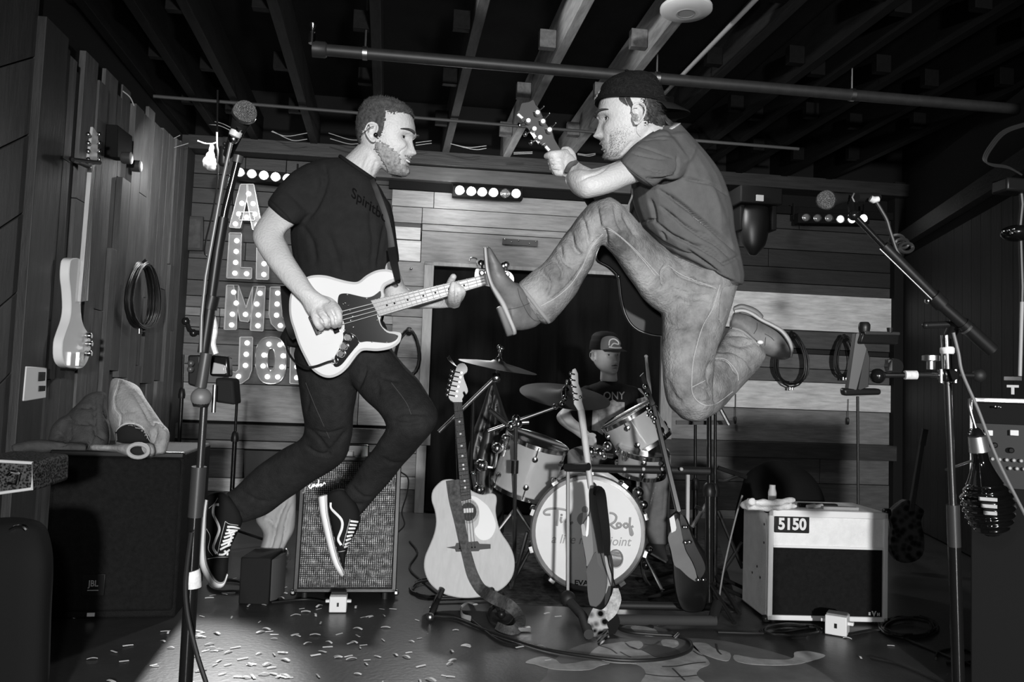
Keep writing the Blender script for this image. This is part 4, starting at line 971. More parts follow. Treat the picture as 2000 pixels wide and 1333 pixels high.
bo = cat2(kZ4((668, 240), (715, 246), (745, 420), (790, 700), (830, 830), (856, 900), (868, 1040), (856, 1180), (800, 1290), (692, 1287), (655, 1180), (645, 950), (630, 830), (605, 660), (598, 575), (640, 510), (668, 440)), 3, True)
MB().prism([W(x, y, dz(y)) for x, y in bo], RZ*.10+RX*.02, .006).build('body', mat('body_grey', .08, .55), parent=sg)
def flat(pts, o_, mt, nm, par, k=3): return MB().prism([W(x, y, dz(y)-o_) for x, y in (cat2(pts, k, True) if k else pts)], RZ*.004).build(nm, mt, parent=par)
flat(kZ4((606, 585), (640, 520), (676, 500), (690, 600), (705, 780), (690, 850), (650, 920), (642, 860), (625, 760), (606, 650)), .004, mat('top_grey', .17, .6), 'front_face', sg)
flat(kZ4((602, 560), (630, 560), (642, 640), (630, 655), (610, 640)), .008, mat('plate_grey', .12, .3), 'pickup', sg)
flat(kZ4((655, 490), (668, 500), (662, 640), (640, 655), (648, 560)), .008, M_WHT, 'pickguard', sg)
flat(kZ4((802, 830), (834, 858), (856, 930), (860, 1060), (850, 1170), (808, 1260), (808, 1180), (828, 1060), (820, 950)), .006, mat('binding_pale', .34, .6), 'binding', sg)
flat(kZ4((650, 935), (720, 800), (735, 830), (748, 900), (800, 1000), (806, 1130), (798, 1270), (695, 1280), (660, 1180), (650, 1000)), .005, mat('dark_finish', .018, .55), 'dark_edge', sg)
band('strap', [W(1160, 958, 3.50), W(1172, 962, 3.42), W(1178, 1000, 3.38), W(1184, 1045, 3.37), W(1186, 1085, 3.38)], [.03, .042, .04, .034, .025], M_BLKM, sg)
m = MB(); m.tube([W(1186, 1085, 3.37), W(1190, 1105, 3.37), W(1203, 1150, 3.37)], .003, 6); m.build('strap_lace', M_BLK, parent=sg)
fs = thing('floral_strap', 'floral patterned cloth strap bundled at the foot of the rack guitar', 'strap', FL(1172, 1250))
M_FLO = mat('floral_cloth', .22, .8, var=1.0, scale=28, dots=34)
band('strap_front', [W(1170, 1192, 3.30), W(1166, 1215, 3.27), W(1170, 1238, 3.25), FL(1180, 1252, .02)], [.05, .075, .085, .05], M_FLO, fs)
band('strap_side', [W(1203, 1150, 3.36), W(1203, 1170, 3.34), W(1194, 1192, 3.32), W(1180, 1205, 3.31)], [.02, .045, .05, .05], mat('pale_print', .45, .8, var=.5, scale=50), fs)
band('strap_back', [W(1188, 1195, 3.33), W(1194, 1215, 3.31), W(1186, 1240, 3.28)], [.05, .07, .05], M_BLKM, fs)
# sunburst guitar
bg = thing('sunburst_guitar', 'dark sunburst electric bass leaning at the right end of the rack', 'bass guitar', W(1350, 1200, 3.5))
MB().hexa([W(1322, 1005, 3.52), W(1332, 1000, 3.52), W(1281, 790, 3.66), W(1272, 792, 3.66)], RZ*.03).build('neck', M_ROSE if 0 else mat('ebony', .012, .35), parent=bg, bevel=.004)
MB().hexa([W(1272, 795, 3.66), W(1280, 790, 3.66), W(1258, 728, 3.7), W(1250, 736, 3.7)], RZ*.02).build('headstock', mat('ebony', .012, .35), parent=bg, bevel=.002)
for x, y in ((1273, 805), (1280, 818), (1262, 755), (1266, 772)): MB().ball(W(x-2, y, 3.64), .012, 8).build('tuner', M_CHR, parent=bg)
b3 = cat2(kU((200, 690), (232, 655), (262, 668), (292, 700), (322, 770), (350, 830), (400, 900), (412, 960), (418, 1100), (400, 1215), (340, 1238), (272, 1222), (240, 1150), (222, 1050), (215, 950), (197, 860), (190, 790), (222, 752)), 3, True)
MB().prism([W(x, y, 3.5) for x, y in b3], RZ*.05+RX*.015, .006).build('body', mat('sunburst_dark', .006, .3, coat=.15), parent=bg)
def flat3(pts, o_, mt, nm, k=3): return MB().prism([W(x, y, 3.5-o_) for x, y in (cat2(kU(*pts), k, True) if k else kU(*pts))], RZ*.004).build(nm, mt, parent=bg)
flat3([(192, 800), (222, 745), (248, 690), (272, 780), (290, 870), (328, 940), (352, 1000), (357, 1055), (310, 1030), (262, 985), (228, 960), (210, 880)], .004, mat('sunburst_mid', .13, .55, var=.2, scale=5), 'front_face')
flat3([(200, 692), (226, 672), (232, 700), (240, 745), (236, 762), (212, 775)], .008, M_WHT, 'pickguard', 0)
flat3([(262, 668), (292, 700), (322, 775), (352, 850), (402, 950), (404, 1000), (370, 1040), (340, 950), (300, 880), (272, 780)], .007, M_BLK, 'strap')
for x, y in ((288, 742), (300, 742), (296, 831), (320, 828), (370, 1048), (400, 1047)): MB().ball(W(*one(kU, x, y), 3.475), .0075, 8, (1.4, .6, 1)).build('strap_lock', M_CHR, parent=bg)

# ================================================================== DRUM KIT
M_DRUM = mat('drum_lacquer', .44, .14, var=.12, scale=3, coat=.8)
M_HOOP = mat('hoop_dark', .09, .25, coat=.5)
M_HEAD = mat('drum_head', .80, .55, var=.06, scale=3)
def frame(ax):
    ax = ax.normalized(); u = ax.cross(ZU).normalized() if abs(ax.z) < .95 else ax.orthogonal().normalized(); return u, u.cross(ax).normalized(), ax
kc = W(1149, 1041, 3.98); kax = -V((kc.x, kc.y, 0)).normalized()          # toward the camera
kax.rotate(Matrix.Rotation(math.radians(4), 3, 'Z'))
kd = thing('bass_drum', 'large bass drum with white lettered head at centre stage', 'drum', (kc.x, kc.y, 0))
R_ = kc.z-.012; R_ = .277
ku, kw, _ = frame(kax); ku = -ku if ku.dot(RX) < 0 else ku; kw = ZU
MB().lathe(kc-kax*.44, kax, [(R_-.012, 0), (R_-.012, .42), (R_-.03, .42), (R_-.03, 0)], 48).build('shell', M_DRUM, parent=kd)
MB().lathe(kc-kax*.035, kax, [(R_-.022, 0), (R_+.004, 0), (R_+.006, .035), (R_-.002, .042), (R_-.020, .042), (R_-.022, .03)], 56).build('front_hoop', M_HOOP, parent=kd)
MB().lathe(kc-kax*.45, kax, [(R_-.015, 0), (R_+.006, 0), (R_+.006, .035), (R_-.015, .035)], 56).build('rear_hoop', mat('hoop_pale', .3, .3), parent=kd)
n = 56; hr = .034; hc = V((.062*2.05, -.118))
# front head with a real port hole: ring between circle and hole
m = MB(); secs = []
H0 = kc+kax*0.0
hx, hy = (1203.7-1149)*3.98/F, -(1089-1041)*3.98/F
for i in range(n):
    a = 2*math.pi*i/n; o_ = (ku*math.cos(a)+kw*math.sin(a))*(R_-.02); h_ = ku*(hx+hr*math.cos(a))+kw*(hy+hr*math.sin(a)*1.25)
    secs.append([H0+o_, H0+h_, H0+h_-kax*.003, H0+o_-kax*.003])
m.loft(secs, closed=True); hd_ = m.build('front_head', M_HEAD, parent=kd)
m = MB().tube([H0+ku*(hx+hr*math.cos(a))+kw*(hy+hr*1.25*math.sin(a)) for a in [2*math.pi*i/24 for i in range(24)]], .0035, 6, closed=True); m.build('port_ring', mat('ring_grey', .25, .4), parent=kd)
MB().lathe(kc-kax*.10, kax, [(R_-.03, 0), (R_-.03, .01)], 40).build('inner_pad', mat('pad_pale', .4, .9), parent=kd)
for i in range(10):
    a = 2*math.pi*(i+.5)/10; q = kc+(ku*math.cos(a)+kw*math.sin(a))*(R_+.008); w2 = (ku*math.cos(a)+kw*math.sin(a)); t2 = kax.cross(w2)
    m = MB().box(q-kax*.0+w2*.004, (.03, .016, .05), (t2, w2, kax)); m.cyl(q-kax*.12+w2*.006, q+kax*.0+w2*.006, .004, 6); m.ball(q-kax*.14, .017, 8); m.build('claw', M_CHR, parent=kd)
for s_ in (-1, 1):
    a = kc-kax*.10+ku*(R_*.85*s_)-ZU*(.02); g = V((a.x, a.y, 0))+ku*(.13*s_)+kax*.10
    m = MB().cyl(a, g+ZU*.02, .009, 8); m.ball(a, .02, 8); m.cyl(g+ZU*.03, g, .011, 8); m.build('spur', M_CHR, parent=kd)
def KT(dx, dy): return kc+ku*((dx-1149)*3.98/F)-kw*((dy-1041)*3.98/F)+kax*.0015
M_INK = mat('ink_grey', .30, .5)
m = MB()
def scr(m, pts, r, f=3): m.tube([KT(x, y) for x, y in cat2(pts, f)], r, 6, flat=.3, up=kax)
S4 = lambda *p: kZ4(*p)
for q in (S4((330, 485), (285, 485), (272, 465), (300, 440), (370, 430), (440, 436), (475, 445)), S4((390, 440), (392, 500), (388, 580)), S4((425, 500), (420, 530), (430, 552)), S4((470, 552), (475, 510), (490, 520), (495, 552), (510, 552), (525, 540)),
          S4((840, 450), (875, 455), (900, 480), (890, 520), (850, 548), (835, 550)), S4((850, 548), (890, 580), (925, 570)), S4((925, 530), (905, 550), (925, 572), (945, 550), (925, 530)), S4((985, 530), (965, 550), (985, 572), (1005, 550), (985, 530)), S4((1020, 480), (1018, 560), (1030, 630), (1045, 620), (1030, 570), (1050, 555))):
    scr(m, q, .0055)
m.build('lettering', M_INK, parent=hd_, kind='stuff')
MB().ball(KT(*one(kZ4, 426, 484)), .006, 8, (1, 1, 1)).build('lettering_dot', M_INK, parent=hd_)
m = MB(); text3(m, 'a live music joint', KT(1154, 1056), ku, kw, .062, .0006, .0004, .92, .25); m.build('small_lettering', mat('ink_pale', .36, .5), parent=hd_, smooth=False)
m = MB(); text3(m, 'EVANS', KT(1148, 1138), ku, kw, .032, .0006, .001, 1.2); m.build('maker_lettering', mat('ink_black', .01, .5), parent=hd_, smooth=False)
# printed waiter-like figure: pale disc and standing silhouette
m = MB(); m.prism([KT(*p) for p in cat2(S4((560, 520), (575, 475), (610, 455), (640, 470), (648, 520), (620, 565), (585, 560)), 3, True)], kax*.0006); m.build('printed_disc', M_INK, parent=hd_)
m = MB(); m.prism([KT(*p)+kax*.0008 for p in cat2(S4((612, 455), (625, 440), (640, 455), (668, 480), (650, 520), (632, 560), (605, 556), (610, 500)), 3, True)], kax*.0006); m.build('printed_shirt', mat('print_white', .75, .5), parent=hd_)
m = MB(); m.prism([KT(*p)+kax*.0008 for p in S4((600, 560), (640, 556), (640, 640), (618, 655), (606, 630))], kax*.0006); m.ball(KT(*one(kZ4, 627, 430))+kax*.0005, .016, 10, (1, .1, 1.1), (ku, kax, kw)); m.build('printed_figure', M_INK, parent=hd_)

def drum(name, label, c, ax, r, h, lugs=6, shell=M_DRUM, head=M_HEAD, botm=True):
    u, w, ax = frame(ax); t = thing(name, label, 'drum', c-ax*h)
    MB().lathe(c-ax*h, ax, [(r, 0), (r, h), (r-.012, h), (r-.012, 0)], 40).build('shell', shell, parent=t)
    MB().lathe(c-ax*.004, ax, [(r-.012, 0), (r-.012, .004), (.001, .0045)], 40).build('batter_head', head, parent=t)
    for nm, o_ in (('top_hoop', -.012), ('bottom_hoop', -h-.012)):
        MB().lathe(c+ax*o_, ax, [(r+.003, 0), (r+.010, 0), (r+.010, .022), (r+.003, .024), (r-.002, .020)], 44).build(nm, M_CHR, parent=t)
    MB().lathe(c-ax*h, -ax, [(r-.012, 0), (r-.012, .004), (.001, .0045)], 40).build('resonant_head', mat('clear_head', .3, .25), parent=t)
    for i in range(lugs):
        a = 2*math.pi*(i+.35)/lugs; d = u*math.cos(a)+w*math.sin(a)
        for o_, sg_ in ((h*.22, 1), (h*.78, -1)):
            m = MB(); m.lathe(c-ax*o_+d*r, d, [(.017, 0), (.015, .012), (.006, .016)], 12); m.cyl(c-ax*(o_-sg_*h*.24)+d*(r+.009), c-ax*o_+d*(r+.009), .0035, 6); m.build('lug', M_CHR, parent=t)
    return t
drum('floor_tom', 'grey lacquered tom drum left of the bass drum', W(1049, 862, 4.3), (RX*.30+RY*.95-RZ*.10), .163, .27, 6)
m = MB()
drum('rack_tom', 'grey lacquered tom drum tilted before the drummer', W(1226, 812, 4.35), (-RX*.50+RY*.85+RZ*.04), .148, .18, 6)
drum('snare_drum', 'pale-headed snare drum under the tilted tom', W(1257, 880, 4.22), (RX*.10+RY*.95-RZ*.22), .122, .11, 8, shell=mat('snare_shell', .34, .3))
# chrome brackets around the toms
def rods(name, label, segs, r=.008, balls=(), cat='drum hardware', d=4.25, mt=M_CHR):
    x, y = segs[0][0]; t = thing(name, label, cat, W(x, y, d))
    for s_ in segs: MB().tube(catmull([W(x, y, d) for x, y in s_], 3) if len(s_) > 2 else [W(*s_[0], d), W(*s_[1], d)], r, 8).build('rod', mt, parent=t)
    for x, y, rr in balls:
        m = MB(); m.ball(W(x, y, d-.01), rr, 8); m.cyl(W(x-5, y-3, d-.01), W(x+5, y+3, d-.01), rr*.5, 8); m.build('clamp', mt, parent=t)
    return t
rods('tom_bracket', 'chrome L-shaped bracket holding the left tom', [k4((545, 775), (540, 860), (522, 965), (470, 968)), k4((612, 715), (600, 800), (582, 880))], .009, [(*one(k4, 545, 815), .03), (*one(k4, 425, 955), .032), (*one(k4, 610, 730), .02)])
rods('tom_hardware', 'chrome bracket and leg beside the acoustic guitar neck', [k4((400, 1010), (398, 1160)), k4((350, 1030), (372, 1150))], .012, [(*one(k4, 398, 1155), .032), (*one(k4, 350, 1022), .012), (*one(k4, 410, 950), .03)])
rods('tom_mount', 'chrome mount between the two tom drums', [kZ5((370, 1250), (380, 1333)), kZ5((480, 1220), (510, 1320)), kZ5((440, 1270), (600, 1290))], .011, [(*one(kZ5, 380, 1245), .028), (*one(kZ5, 470, 1260), .03), (*one(kZ5, 545, 1190), .025), (*one(kZ5, 510, 1290), .02)])
rods('tom_clamp', 'cluster of chrome clamps on the right rim of the tilted tom', [kZ5((930, 800), (1010, 960))], .014, [(*one(kZ5, a, b), .020) for a, b in ((940, 810), (965, 855), (990, 895), (1010, 945), (985, 1000), (940, 880), (960, 940))])
rods('pedal_hardware', 'chrome hardware at the right side of the bass drum', [[(1246, 940), (1246, 985)], [(1250, 1060), (1256, 1120), (1272, 1150)], [(1262, 1078), (1300, 1100)], [(1256, 985), (1252, 1010)]], .010, [(1246, 962, .03), (1256, 986, .026), (1250, 1010, .02), (1268, 1075, .02), (1262, 1105, .022)], d=4.15)
# cymbals
M_CYM = mat('cymbal_dark', .012, .45, .25, var=.3, scale=12)
def cymbal(name, label, x, y, d, r, ax, stand):
    u, w, ax = frame(ax); c = W(x, y, d); t = thing(name, label, 'cymbal', c)
    MB().lathe(c, ax, [(.004, .018), (.03, .016), (.04, .008), (r*.6, -.002), (r, -.016), (r, -.0175), (r*.6, -.004), (.04, .006), (.004, .014)], 48).build('cymbal_plate', M_CYM, parent=t)
    MB().lathe(c+ax*.01, ax, [(.016, 0), (.02, .015), (.008, .03), (.006, .06)], 10).build('wing_nut', M_CHR, parent=t)
    return t
cymbal('crash_cymbal', 'dark crash cymbal above the acoustic guitar head', 973, 711, 4.2, .205, RX*.19+RY*.98-RZ*.03, None)
cymbal('ride_cymbal', 'dark ride cymbal in front of the drummer', 1104, 768, 4.3, .24, RX*.13+RY*.96-RZ*.20, None)
t = thing('crash_stand', 'chrome boom stand under the left cymbal', 'cymbal stand', FL(945, 1120))
MB().cyl(W(857.5, 844, 4.25), W(968, 737, 4.22), .011, 10).build('boom', M_STEEL, parent=t)
m = MB(); m.lathe(W(962, 738, 4.2), RX, [(.022, 0), (.026, .01), (.026, .03), (.02, .04)], 12); m.build('tilter', M_CHR, parent=t)
m = MB(); m.tube([W(967, 737, 4.2), W(973, 720, 4.2), W(977, 690, 4.2)], .008, 8); m.lathe(W(974, 722, 4.2), RY, [(.008, 0), (.014, .02), (.008, .05)], 10); m.build('threaded_rod', M_CHR, parent=t)
m = MB(); [m.ball(W(977+dx, 686+dy, 4.2), .012, 8) for dx, dy in ((0, 0), (3, -5), (-2, -8))]; m.build('wing_nut', M_CHR, parent=t)
q = FL(912, 1112); MB().cyl(W(925, 780, 4.25), V((q.x, q.y, .0)), .010, 10).build('stand_tube', M_BLK, parent=t)
t = thing('cymbal_stand', 'chrome cymbal stand with crossed booms in front of the left tom', 'cymbal stand', FL(1004, 1125))
g = FL(1003, 1125); MB().cyl(W(1007.5, 822, 4.0), V((g.x, g.y, .1)), .010, 10).build('stand_tube', M_STEEL, parent=t)
MB().cyl(W(1006, 900, 4.0), W(1005, 925, 4.0), .018, 10).build('height_clamp', M_BLK, parent=t)
MB().cyl(W(953, 843, 4.02), W(1084, 796, 4.1), .009, 10).build('boom', M_STEEL, parent=t)
MB().cyl(W(958, 802, 4.08), W(992, 830, 4.02), .013, 10).build('short_boom', M_STEEL, parent=t)
MB().cyl(W(1012, 826, 4.02), W(1033, 825, 4.02), .011, 10).build('boom_end', M_STEEL, parent=t)
m = MB(); [m.ball(W(x, y, 3.99), .022, 8) for x, y in ((1008, 819), (998, 833), (1012, 828))]; m.build('tilter', M_CHR, parent=t)
m = MB(); m.tube([W(1084, 796, 4.1), W(1100, 788, 4.12), W(1101, 765, 4.15)], .011, 8); [m.ball(W(x, y, 4.1), .016, 8) for x, y in ((1084, 795), (1098, 790), (1103, 778))]; m.build('threaded_rod', M_CHR, parent=t)
for a in (200, 320, 80):
    e = V((g.x, g.y, 0))+V((math.cos(math.radians(a)), math.sin(math.radians(a)), 0))*.3; MB().tube([V((g.x, g.y, .35)), e+ZU*.012], .009, 8).build('leg', M_STEEL, parent=t)
m = MB().cyl(W(1030, 1040, 3.95), FL(1000, 1148, .01), .010, 8); m.build('chrome_strut', M_CHR, label='chrome leg slanting down left of the bass drum', cat='drum hardware')
m = MB().tube([W(1262, 698, 4.62), W(1266, 735, 4.6), W(1272, 790, 4.55)], [.008, .011, .009], 8); m.ball(W(1262, 697, 4.62), .011, 8); m.build('drum_stick', mat('stick_wood', .5, .5), label='pale wooden drum stick upright right of the drummer', cat='drum stick')
# draped dark cloth behind the left tom
m = MB(); rib(m, [(958, 742, 966, 742, 4.7, .03), (940, 800, 985, 800, 4.7, .08), (918, 860, 1000, 850, 4.7, .12), (905, 930, 985, 930, 4.7, .14), (900, 1040, 985, 1040, 4.7, .14)]); me = remesh(m, .014, 3)
crease(me, [([(962, 745), (945, 820), (925, 900), (915, 1000)], 4, .05), ([(970, 780), (965, 860), (955, 960)], 4, .04), ([(985, 830), (950, 900)], 4, .03)])
place(me, 'draped_cover', mat('cover_black', .016, .4), None, label='glossy black cover draped on a stand behind the crash cymbal', cat='cover')
# stands right of the drums
pole_stand([(1358, 828), (1358, 1090)], 4.1, 'chrome-topped stand under the bent knee', 5, 'stand', 'keyboard_stand')
MB().box(W(1375, 826, 4.1), (.28, .02, .02), (RX, RZ, RY)).build('crossbar', M_BLK, label='black crossbar just under the bent knee', cat='stand')
pole_stand([(1385, 790), (1385, 1160)], 3.75, 'thick black microphone stand in front of the leftmost keyboard stand', 8)
pole_stand([(1397, 800), (1396, 1150)], 3.9, 'silver stand immediately right of the thick black stand', 5, 'stand', 'keyboard_stand')
t = thing('boom_microphone_stand', 'thin black boom reaching right toward the black bag', 'microphone stand', W(1440, 935, 4.0))
MB().cyl(W(1402, 914, 4.0), W(1458, 933, 4.0), .011, 8).build('arm', M_BLK, parent=t); MB().tube(catmull([W(x, y, 4.0) for x, y in ((1402, 938), (1415, 940), (1430, 934), (1442, 930))], 4), .008, 8).build('arm_cable', M_CAB, parent=t)
for i, (x0, y0, x1, y1) in enumerate([(1402, 998, 1450, 1110), (1410, 1120, 1450, 1060), (1352, 1030, 1380, 985), (1405, 795, 1424, 830), (1358, 990, 1380, 1000)]):
    MB().cyl(W(x0, y0, 3.95), W(x1, y1, 3.95), .010, 8).build('stand_brace', M_BLK if i < 2 else M_STEEL, label=['dark brace slanting down left of the white amplifier', 'dark brace rising toward the white amplifier', 'pale bent tube right of the rack post', 'short dark bar beside the bent knee', 'short pale bar behind the sunburst bass neck'][i], cat='stand')
MB().tube(catmull([W(x, y, 3.7) for x, y in ((1450, 968), (1440, 1000), (1425, 1060), (1412, 1120), (1402, 1186))], 5), .004, 6).build('hanging_lead', mat('grey_lead', .2, .5), label='thin grey cable hanging left of the white amplifier', cat='cable')
# backpack behind the white amplifier
m = MB(); rib(m, [(1490, 908, 1545, 908, 4.3, .05), (1455, 930, 1588, 935, 4.3, .12), (1440, 970, 1610, 975, 4.3, .16), (1432, 1030, 1612, 1030, 4.3, .18), (1432, 1090, 1612, 1090, 4.3, .18)], p=.8)
me = remesh(m, .014, 5); rough_up(me, .02, 6); place(me, 'black_backpack', mat('bag_nylon', .008, .85), None, label='large black rounded bag behind the white amplifier', cat='bag')
# dark patterned guitar in the right corner
t = thing('corner_guitar', 'dark patterned electric guitar leaning in the right corner', 'guitar', W(1770, 1100, 4.7))
o_ = cat2([(1758, 985), (1775, 978), (1795, 990), (1806, 1000), (1800, 1020), (1806, 1050), (1803, 1085), (1780, 1100), (1752, 1096), (1740, 1070), (1745, 1035), (1740, 1005)], 3, True)
MB().prism([W(x, y, 4.7) for x, y in o_], RZ*.05, .005).build('body', mat('patterned_body', .03, .3, var=1, scale=25, dots=28), parent=t)
MB().hexa([W(1776, 1000, 4.68), W(1786, 1000, 4.68), W(1806, 870, 4.75), W(1798, 868, 4.75)], RZ*.025).build('neck', M_ROSE, parent=t, bevel=.003)
MB().hexa([W(1797, 870, 4.75), W(1808, 872, 4.75), W(1814, 840, 4.77), W(1803, 838, 4.77)], RZ*.02).build('headstock', M_ROSE, parent=t, bevel=.003)
# ================================================================== PEOPLE
HT = [(.1225, -.012, -.030, .006), (.119, .012, -.052, .026), (.110, .036, -.072, .046), (.095, .058, -.087, .061), (.075, .074, -.097, .071), (.052, .084, -.101, .0755), (.034, .088, -.1015, .077),
      (.020, .0905, -.100, .077), (.010, .088, -.098, .0765), (.0, .0835, -.095, .076), (-.012, .0825, -.091, .0745), (-.026, .0835, -.085, .0725), (-.04, .085, -.077, .0695), (-.055, .086, -.066, .0665), (-.068, .085, -.054, .063),
      (-.08, .082, -.040, .0585), (-.092, .084, -.022, .051), (-.103, .083, -.002, .042), (-.112, .076, .016, .031), (-.118, .062, .030, .018)]
def g_(x, s): return math.exp(-(x/s)**2)
def head_pt(z, th, smile=0.0):
    for i in range(len(HT)-1):
        if HT[i][0] >= z >= HT[i+1][0]: break
    a, b = HT[i], HT[i+1]; t = (a[0]-z)/(a[0]-b[0]+1e-9); t = min(max(t, 0), 1)
    fr, bk, sd = [a[k]+(b[k]-a[k])*t for k in (1, 2, 3)]
    mid = (fr+bk)/2 if z > .09 else -.008 if z > -.05 else -.008+(fr*.45+.008)*min(1, (-.05-z)/.06)
    ca, sa = math.cos(th), math.sin(th)
    p = .86
    X = mid+((fr-mid) if ca > 0 else (mid-bk))*abs(ca)**p*(1 if ca > 0 else -1)
    Y = sd*abs(sa)**p*(1 if sa > 0 else -1)
    if ca > 0:
        f = 0.0; ay = abs(Y)
        if .006 > z > -.056:                                    # nose
            t = (z-.006)/(-.042-.006); tt = min(max(t, 0), 1); prof = .004+.023*tt**1.1 if z > -.042 else .027*max(0, 1-((-.042-z)/.014))
            f += prof*g_(Y, .0085+.006*tt)+.006*g_(z+.041, .007)*g_(ay-.0145, .006)
        f += .0050*g_(z-.022, .009)*g_(ay-.024, .026)            # brow
        f -= .0110*g_(z-.001, .0115)*g_(ay-.033, .015)           # eye sockets
        f += .0050*g_(z+.028, .016)*g_(ay-.042, .018)*(1+1.3*smile)
        f += .0055*g_(z+.0655, .0048)*g_(Y, .021+.008*smile)+.0060*g_(z+.078+.004*smile, .0052)*g_(Y, .018+.007*smile)   # lips
        f -= .0055*g_(z+.0715, .0032+.002*smile)*g_(Y, .022+.01*smile)
        f -= .004*g_(z+.090, .006)*g_(Y, .02)
        f += .005*g_(z+.106, .010)*g_(Y, .018)
        X += f
    return X, Y
class Head:
    def __init__(s, c, f, up, sc=1.0, smile=0.0):
        s.c = V(c); s.f = V(f).normalized(); u = V(up); s.u = (u-s.f*u.dot(s.f)).normalized(); s.l = s.u.cross(s.f); s.s = sc; s.sm = smile
    def P(s, x, y, z): return s.c+(s.f*x+s.l*y+s.u*z)*s.s
    def surf(s, z, th, off=0.0):
        x, y = head_pt(z, th, s.sm)
        if off:
            d = math.hypot(x+.008, y)+1e-6; x += (x+.008)/d*off; y += y/d*off
            if z > .09: z += off*.9
        return s.P(x, y, z)
    def skin(s, m, n=64, k=66):
        secs = []
        for i in range(k+1):
            z = .1225-(.1225+.118)*i/k
            secs.append([s.surf(z, 2*math.pi*j/n) for j in range(n)])
        m.loft(secs)
        for sd in (-1, 1):                                     # ears
            e = s.P(-.012, sd*.078, -.012); fx, uz, o = s.f*s.s, s.u*s.s, s.l*sd*s.s
            ring = [(0.010, .004), (.012, .018), (.006, .030), (-.008, .033), (-.020, .026), (-.024, .010), (-.019, -.006), (-.010, -.018), (.002, -.027), (.009, -.024), (.009, -.014)]
            pts = [e+fx*a+uz*b+o*(.010+max(0, -a)*.35) for a, b in ring]
            m.tube(catmull(pts, 4), .0036*s.s, 8)
            m.tube(catmull([e+fx*a+uz*b+o*.009 for a, b in ((-.002, .022), (-.012, .016), (-.013, .004), (-.006, -.008))], 4), .003*s.s, 8)
            m.prism([e+fx*a*.9+uz*b*.9+o*.001 for a, b in ring], o*.0065)
        return m
    def shell(s, mask, off, amp, name, mt, par, n=190, k=170, seed=0, ear=True, spike=0.0):
        """closed layer over the skull where mask(z, theta) holds: hair or beard"""
        g = {}
        for i in range(k+1):
            z = .1225-(.1225+.1175)*i/k
            for j in range(n):
                th = 2*math.pi*j/n; w = mask(z, th if th < math.pi else th-2*math.pi)
                if w+.55*noise.noise(V((math.cos(th)*22, math.sin(th)*22, z*260+seed))) > .42:
                    nz = noise.noise(V((math.cos(th)*9, math.sin(th)*9, z*95+seed)))+.6*noise.noise(V((math.cos(th)*30, math.sin(th)*30, z*230+seed)))
                    g[i, j] = s.surf(z, th, off*min(1, w)+nz*amp*min(1, w)+(random.random()*spike if spike else 0))
        m = MB(); idx = {}
        for q in g: idx[q] = len(m.v); m.v.append(g[q])
        for i in range(k):
            for j in range(n):
                q = [(i, j), (i, (j+1) % n), (i+1, (j+1) % n), (i+1, j)]
                if all(x in g for x in q): m.f.append(tuple(idx[x] for x in q))
        if all((0, j) in g for j in range(n)): m.f.append(tuple(idx[0, j] for j in range(n)))
        o = m.build(name, mt, parent=par, angle=180, kind='stuff')
        b = o.modifiers.new('t', 'SOLIDIFY'); b.thickness = .005*s.s; b.offset = -1
        return o
    def blades(s, mask, n, ln, r, name, mt, par, lean_, off):
        m = MB(); k = 0; rn = random.Random(5); z0 = -.112
        while k < n:
            z = rn.uniform(z0, .121); th = rn.uniform(-math.pi, math.pi)
            w = mask(z, th)
            if rn.random() > w*(1.3 if z < .09 else .8): 
                k += .12; continue
            p = s.surf(z, th, off*.6*min(1, w)); q = s.surf(z, th, off*.6*min(1, w)+.01); d = (q-p).normalized()
            L = ln*rn.uniform(.5, 1.1)*min(1, .4+w); t = (d*.55+s.f*lean_[0]*.6+s.u*lean_[2]*.6+V((rn.uniform(-.3, .3), rn.uniform(-.3, .3), rn.uniform(-.3, .3)))).normalized()
            u = t.orthogonal().normalized()*r*s.s; v = t.cross(u)
            m.add([p+u, p-u*.5+v*.87, p-u*.5-v*.87, p+t*L*s.s], [(0, 1, 3), (1, 2, 3), (2, 0, 3)]); k += 1
        return m.build(name, mt, parent=par, kind='stuff', recalc=False, angle=180)
    def eyes(s, par, gaze=(1, 0, 0), lid=.35):
        for sd in (-1, 1):
            c = s.P(.0590, sd*.0300, .001); e = MB().ball(c, .0125*s.s, 14).build('eye', mat('eye_white', .62, .15), parent=par)
            d = (s.f*gaze[0]+s.l*gaze[1]+s.u*gaze[2]).normalized()
            MB().ball(c+d*.0088*s.s, .0074*s.s, 12, (1, 1, .6), frame(d)).build('iris', mat('iris_dark', .02, .1), parent=e)
            for e0, e1 in ((90, 15), (-90, -22)):
                m = MB(); secs = []
                rr = .0137*s.s
                for i in range(8):
                    row = []
                    for j in range(32):
                        a = 2*math.pi*j/32; o_ = max(0, math.cos(a*1.1 if a < math.pi else (2*math.pi-a)*1.1))**.6 if min(a, 2*math.pi-a) < 1.42 else 0
                        el = math.radians(e0+((e1+4)*o_-4-e0)*i/7)
                        row.append(c+s.f*(rr*math.cos(el)*math.cos(a))+s.l*(rr*math.cos(el)*math.sin(a))+s.u*(rr*math.sin(el)))
                    secs.append(row)
                m.loft(secs, cap=False); m.build('eyelid', M_SKIN, parent=par)
                if e0 > 0: ed = secs[-1][-8:]+secs[-1][:9]; MB().tube(ed, .0011*s.s, 6).build('eyelash', mat('lash', .02, .8), parent=par)
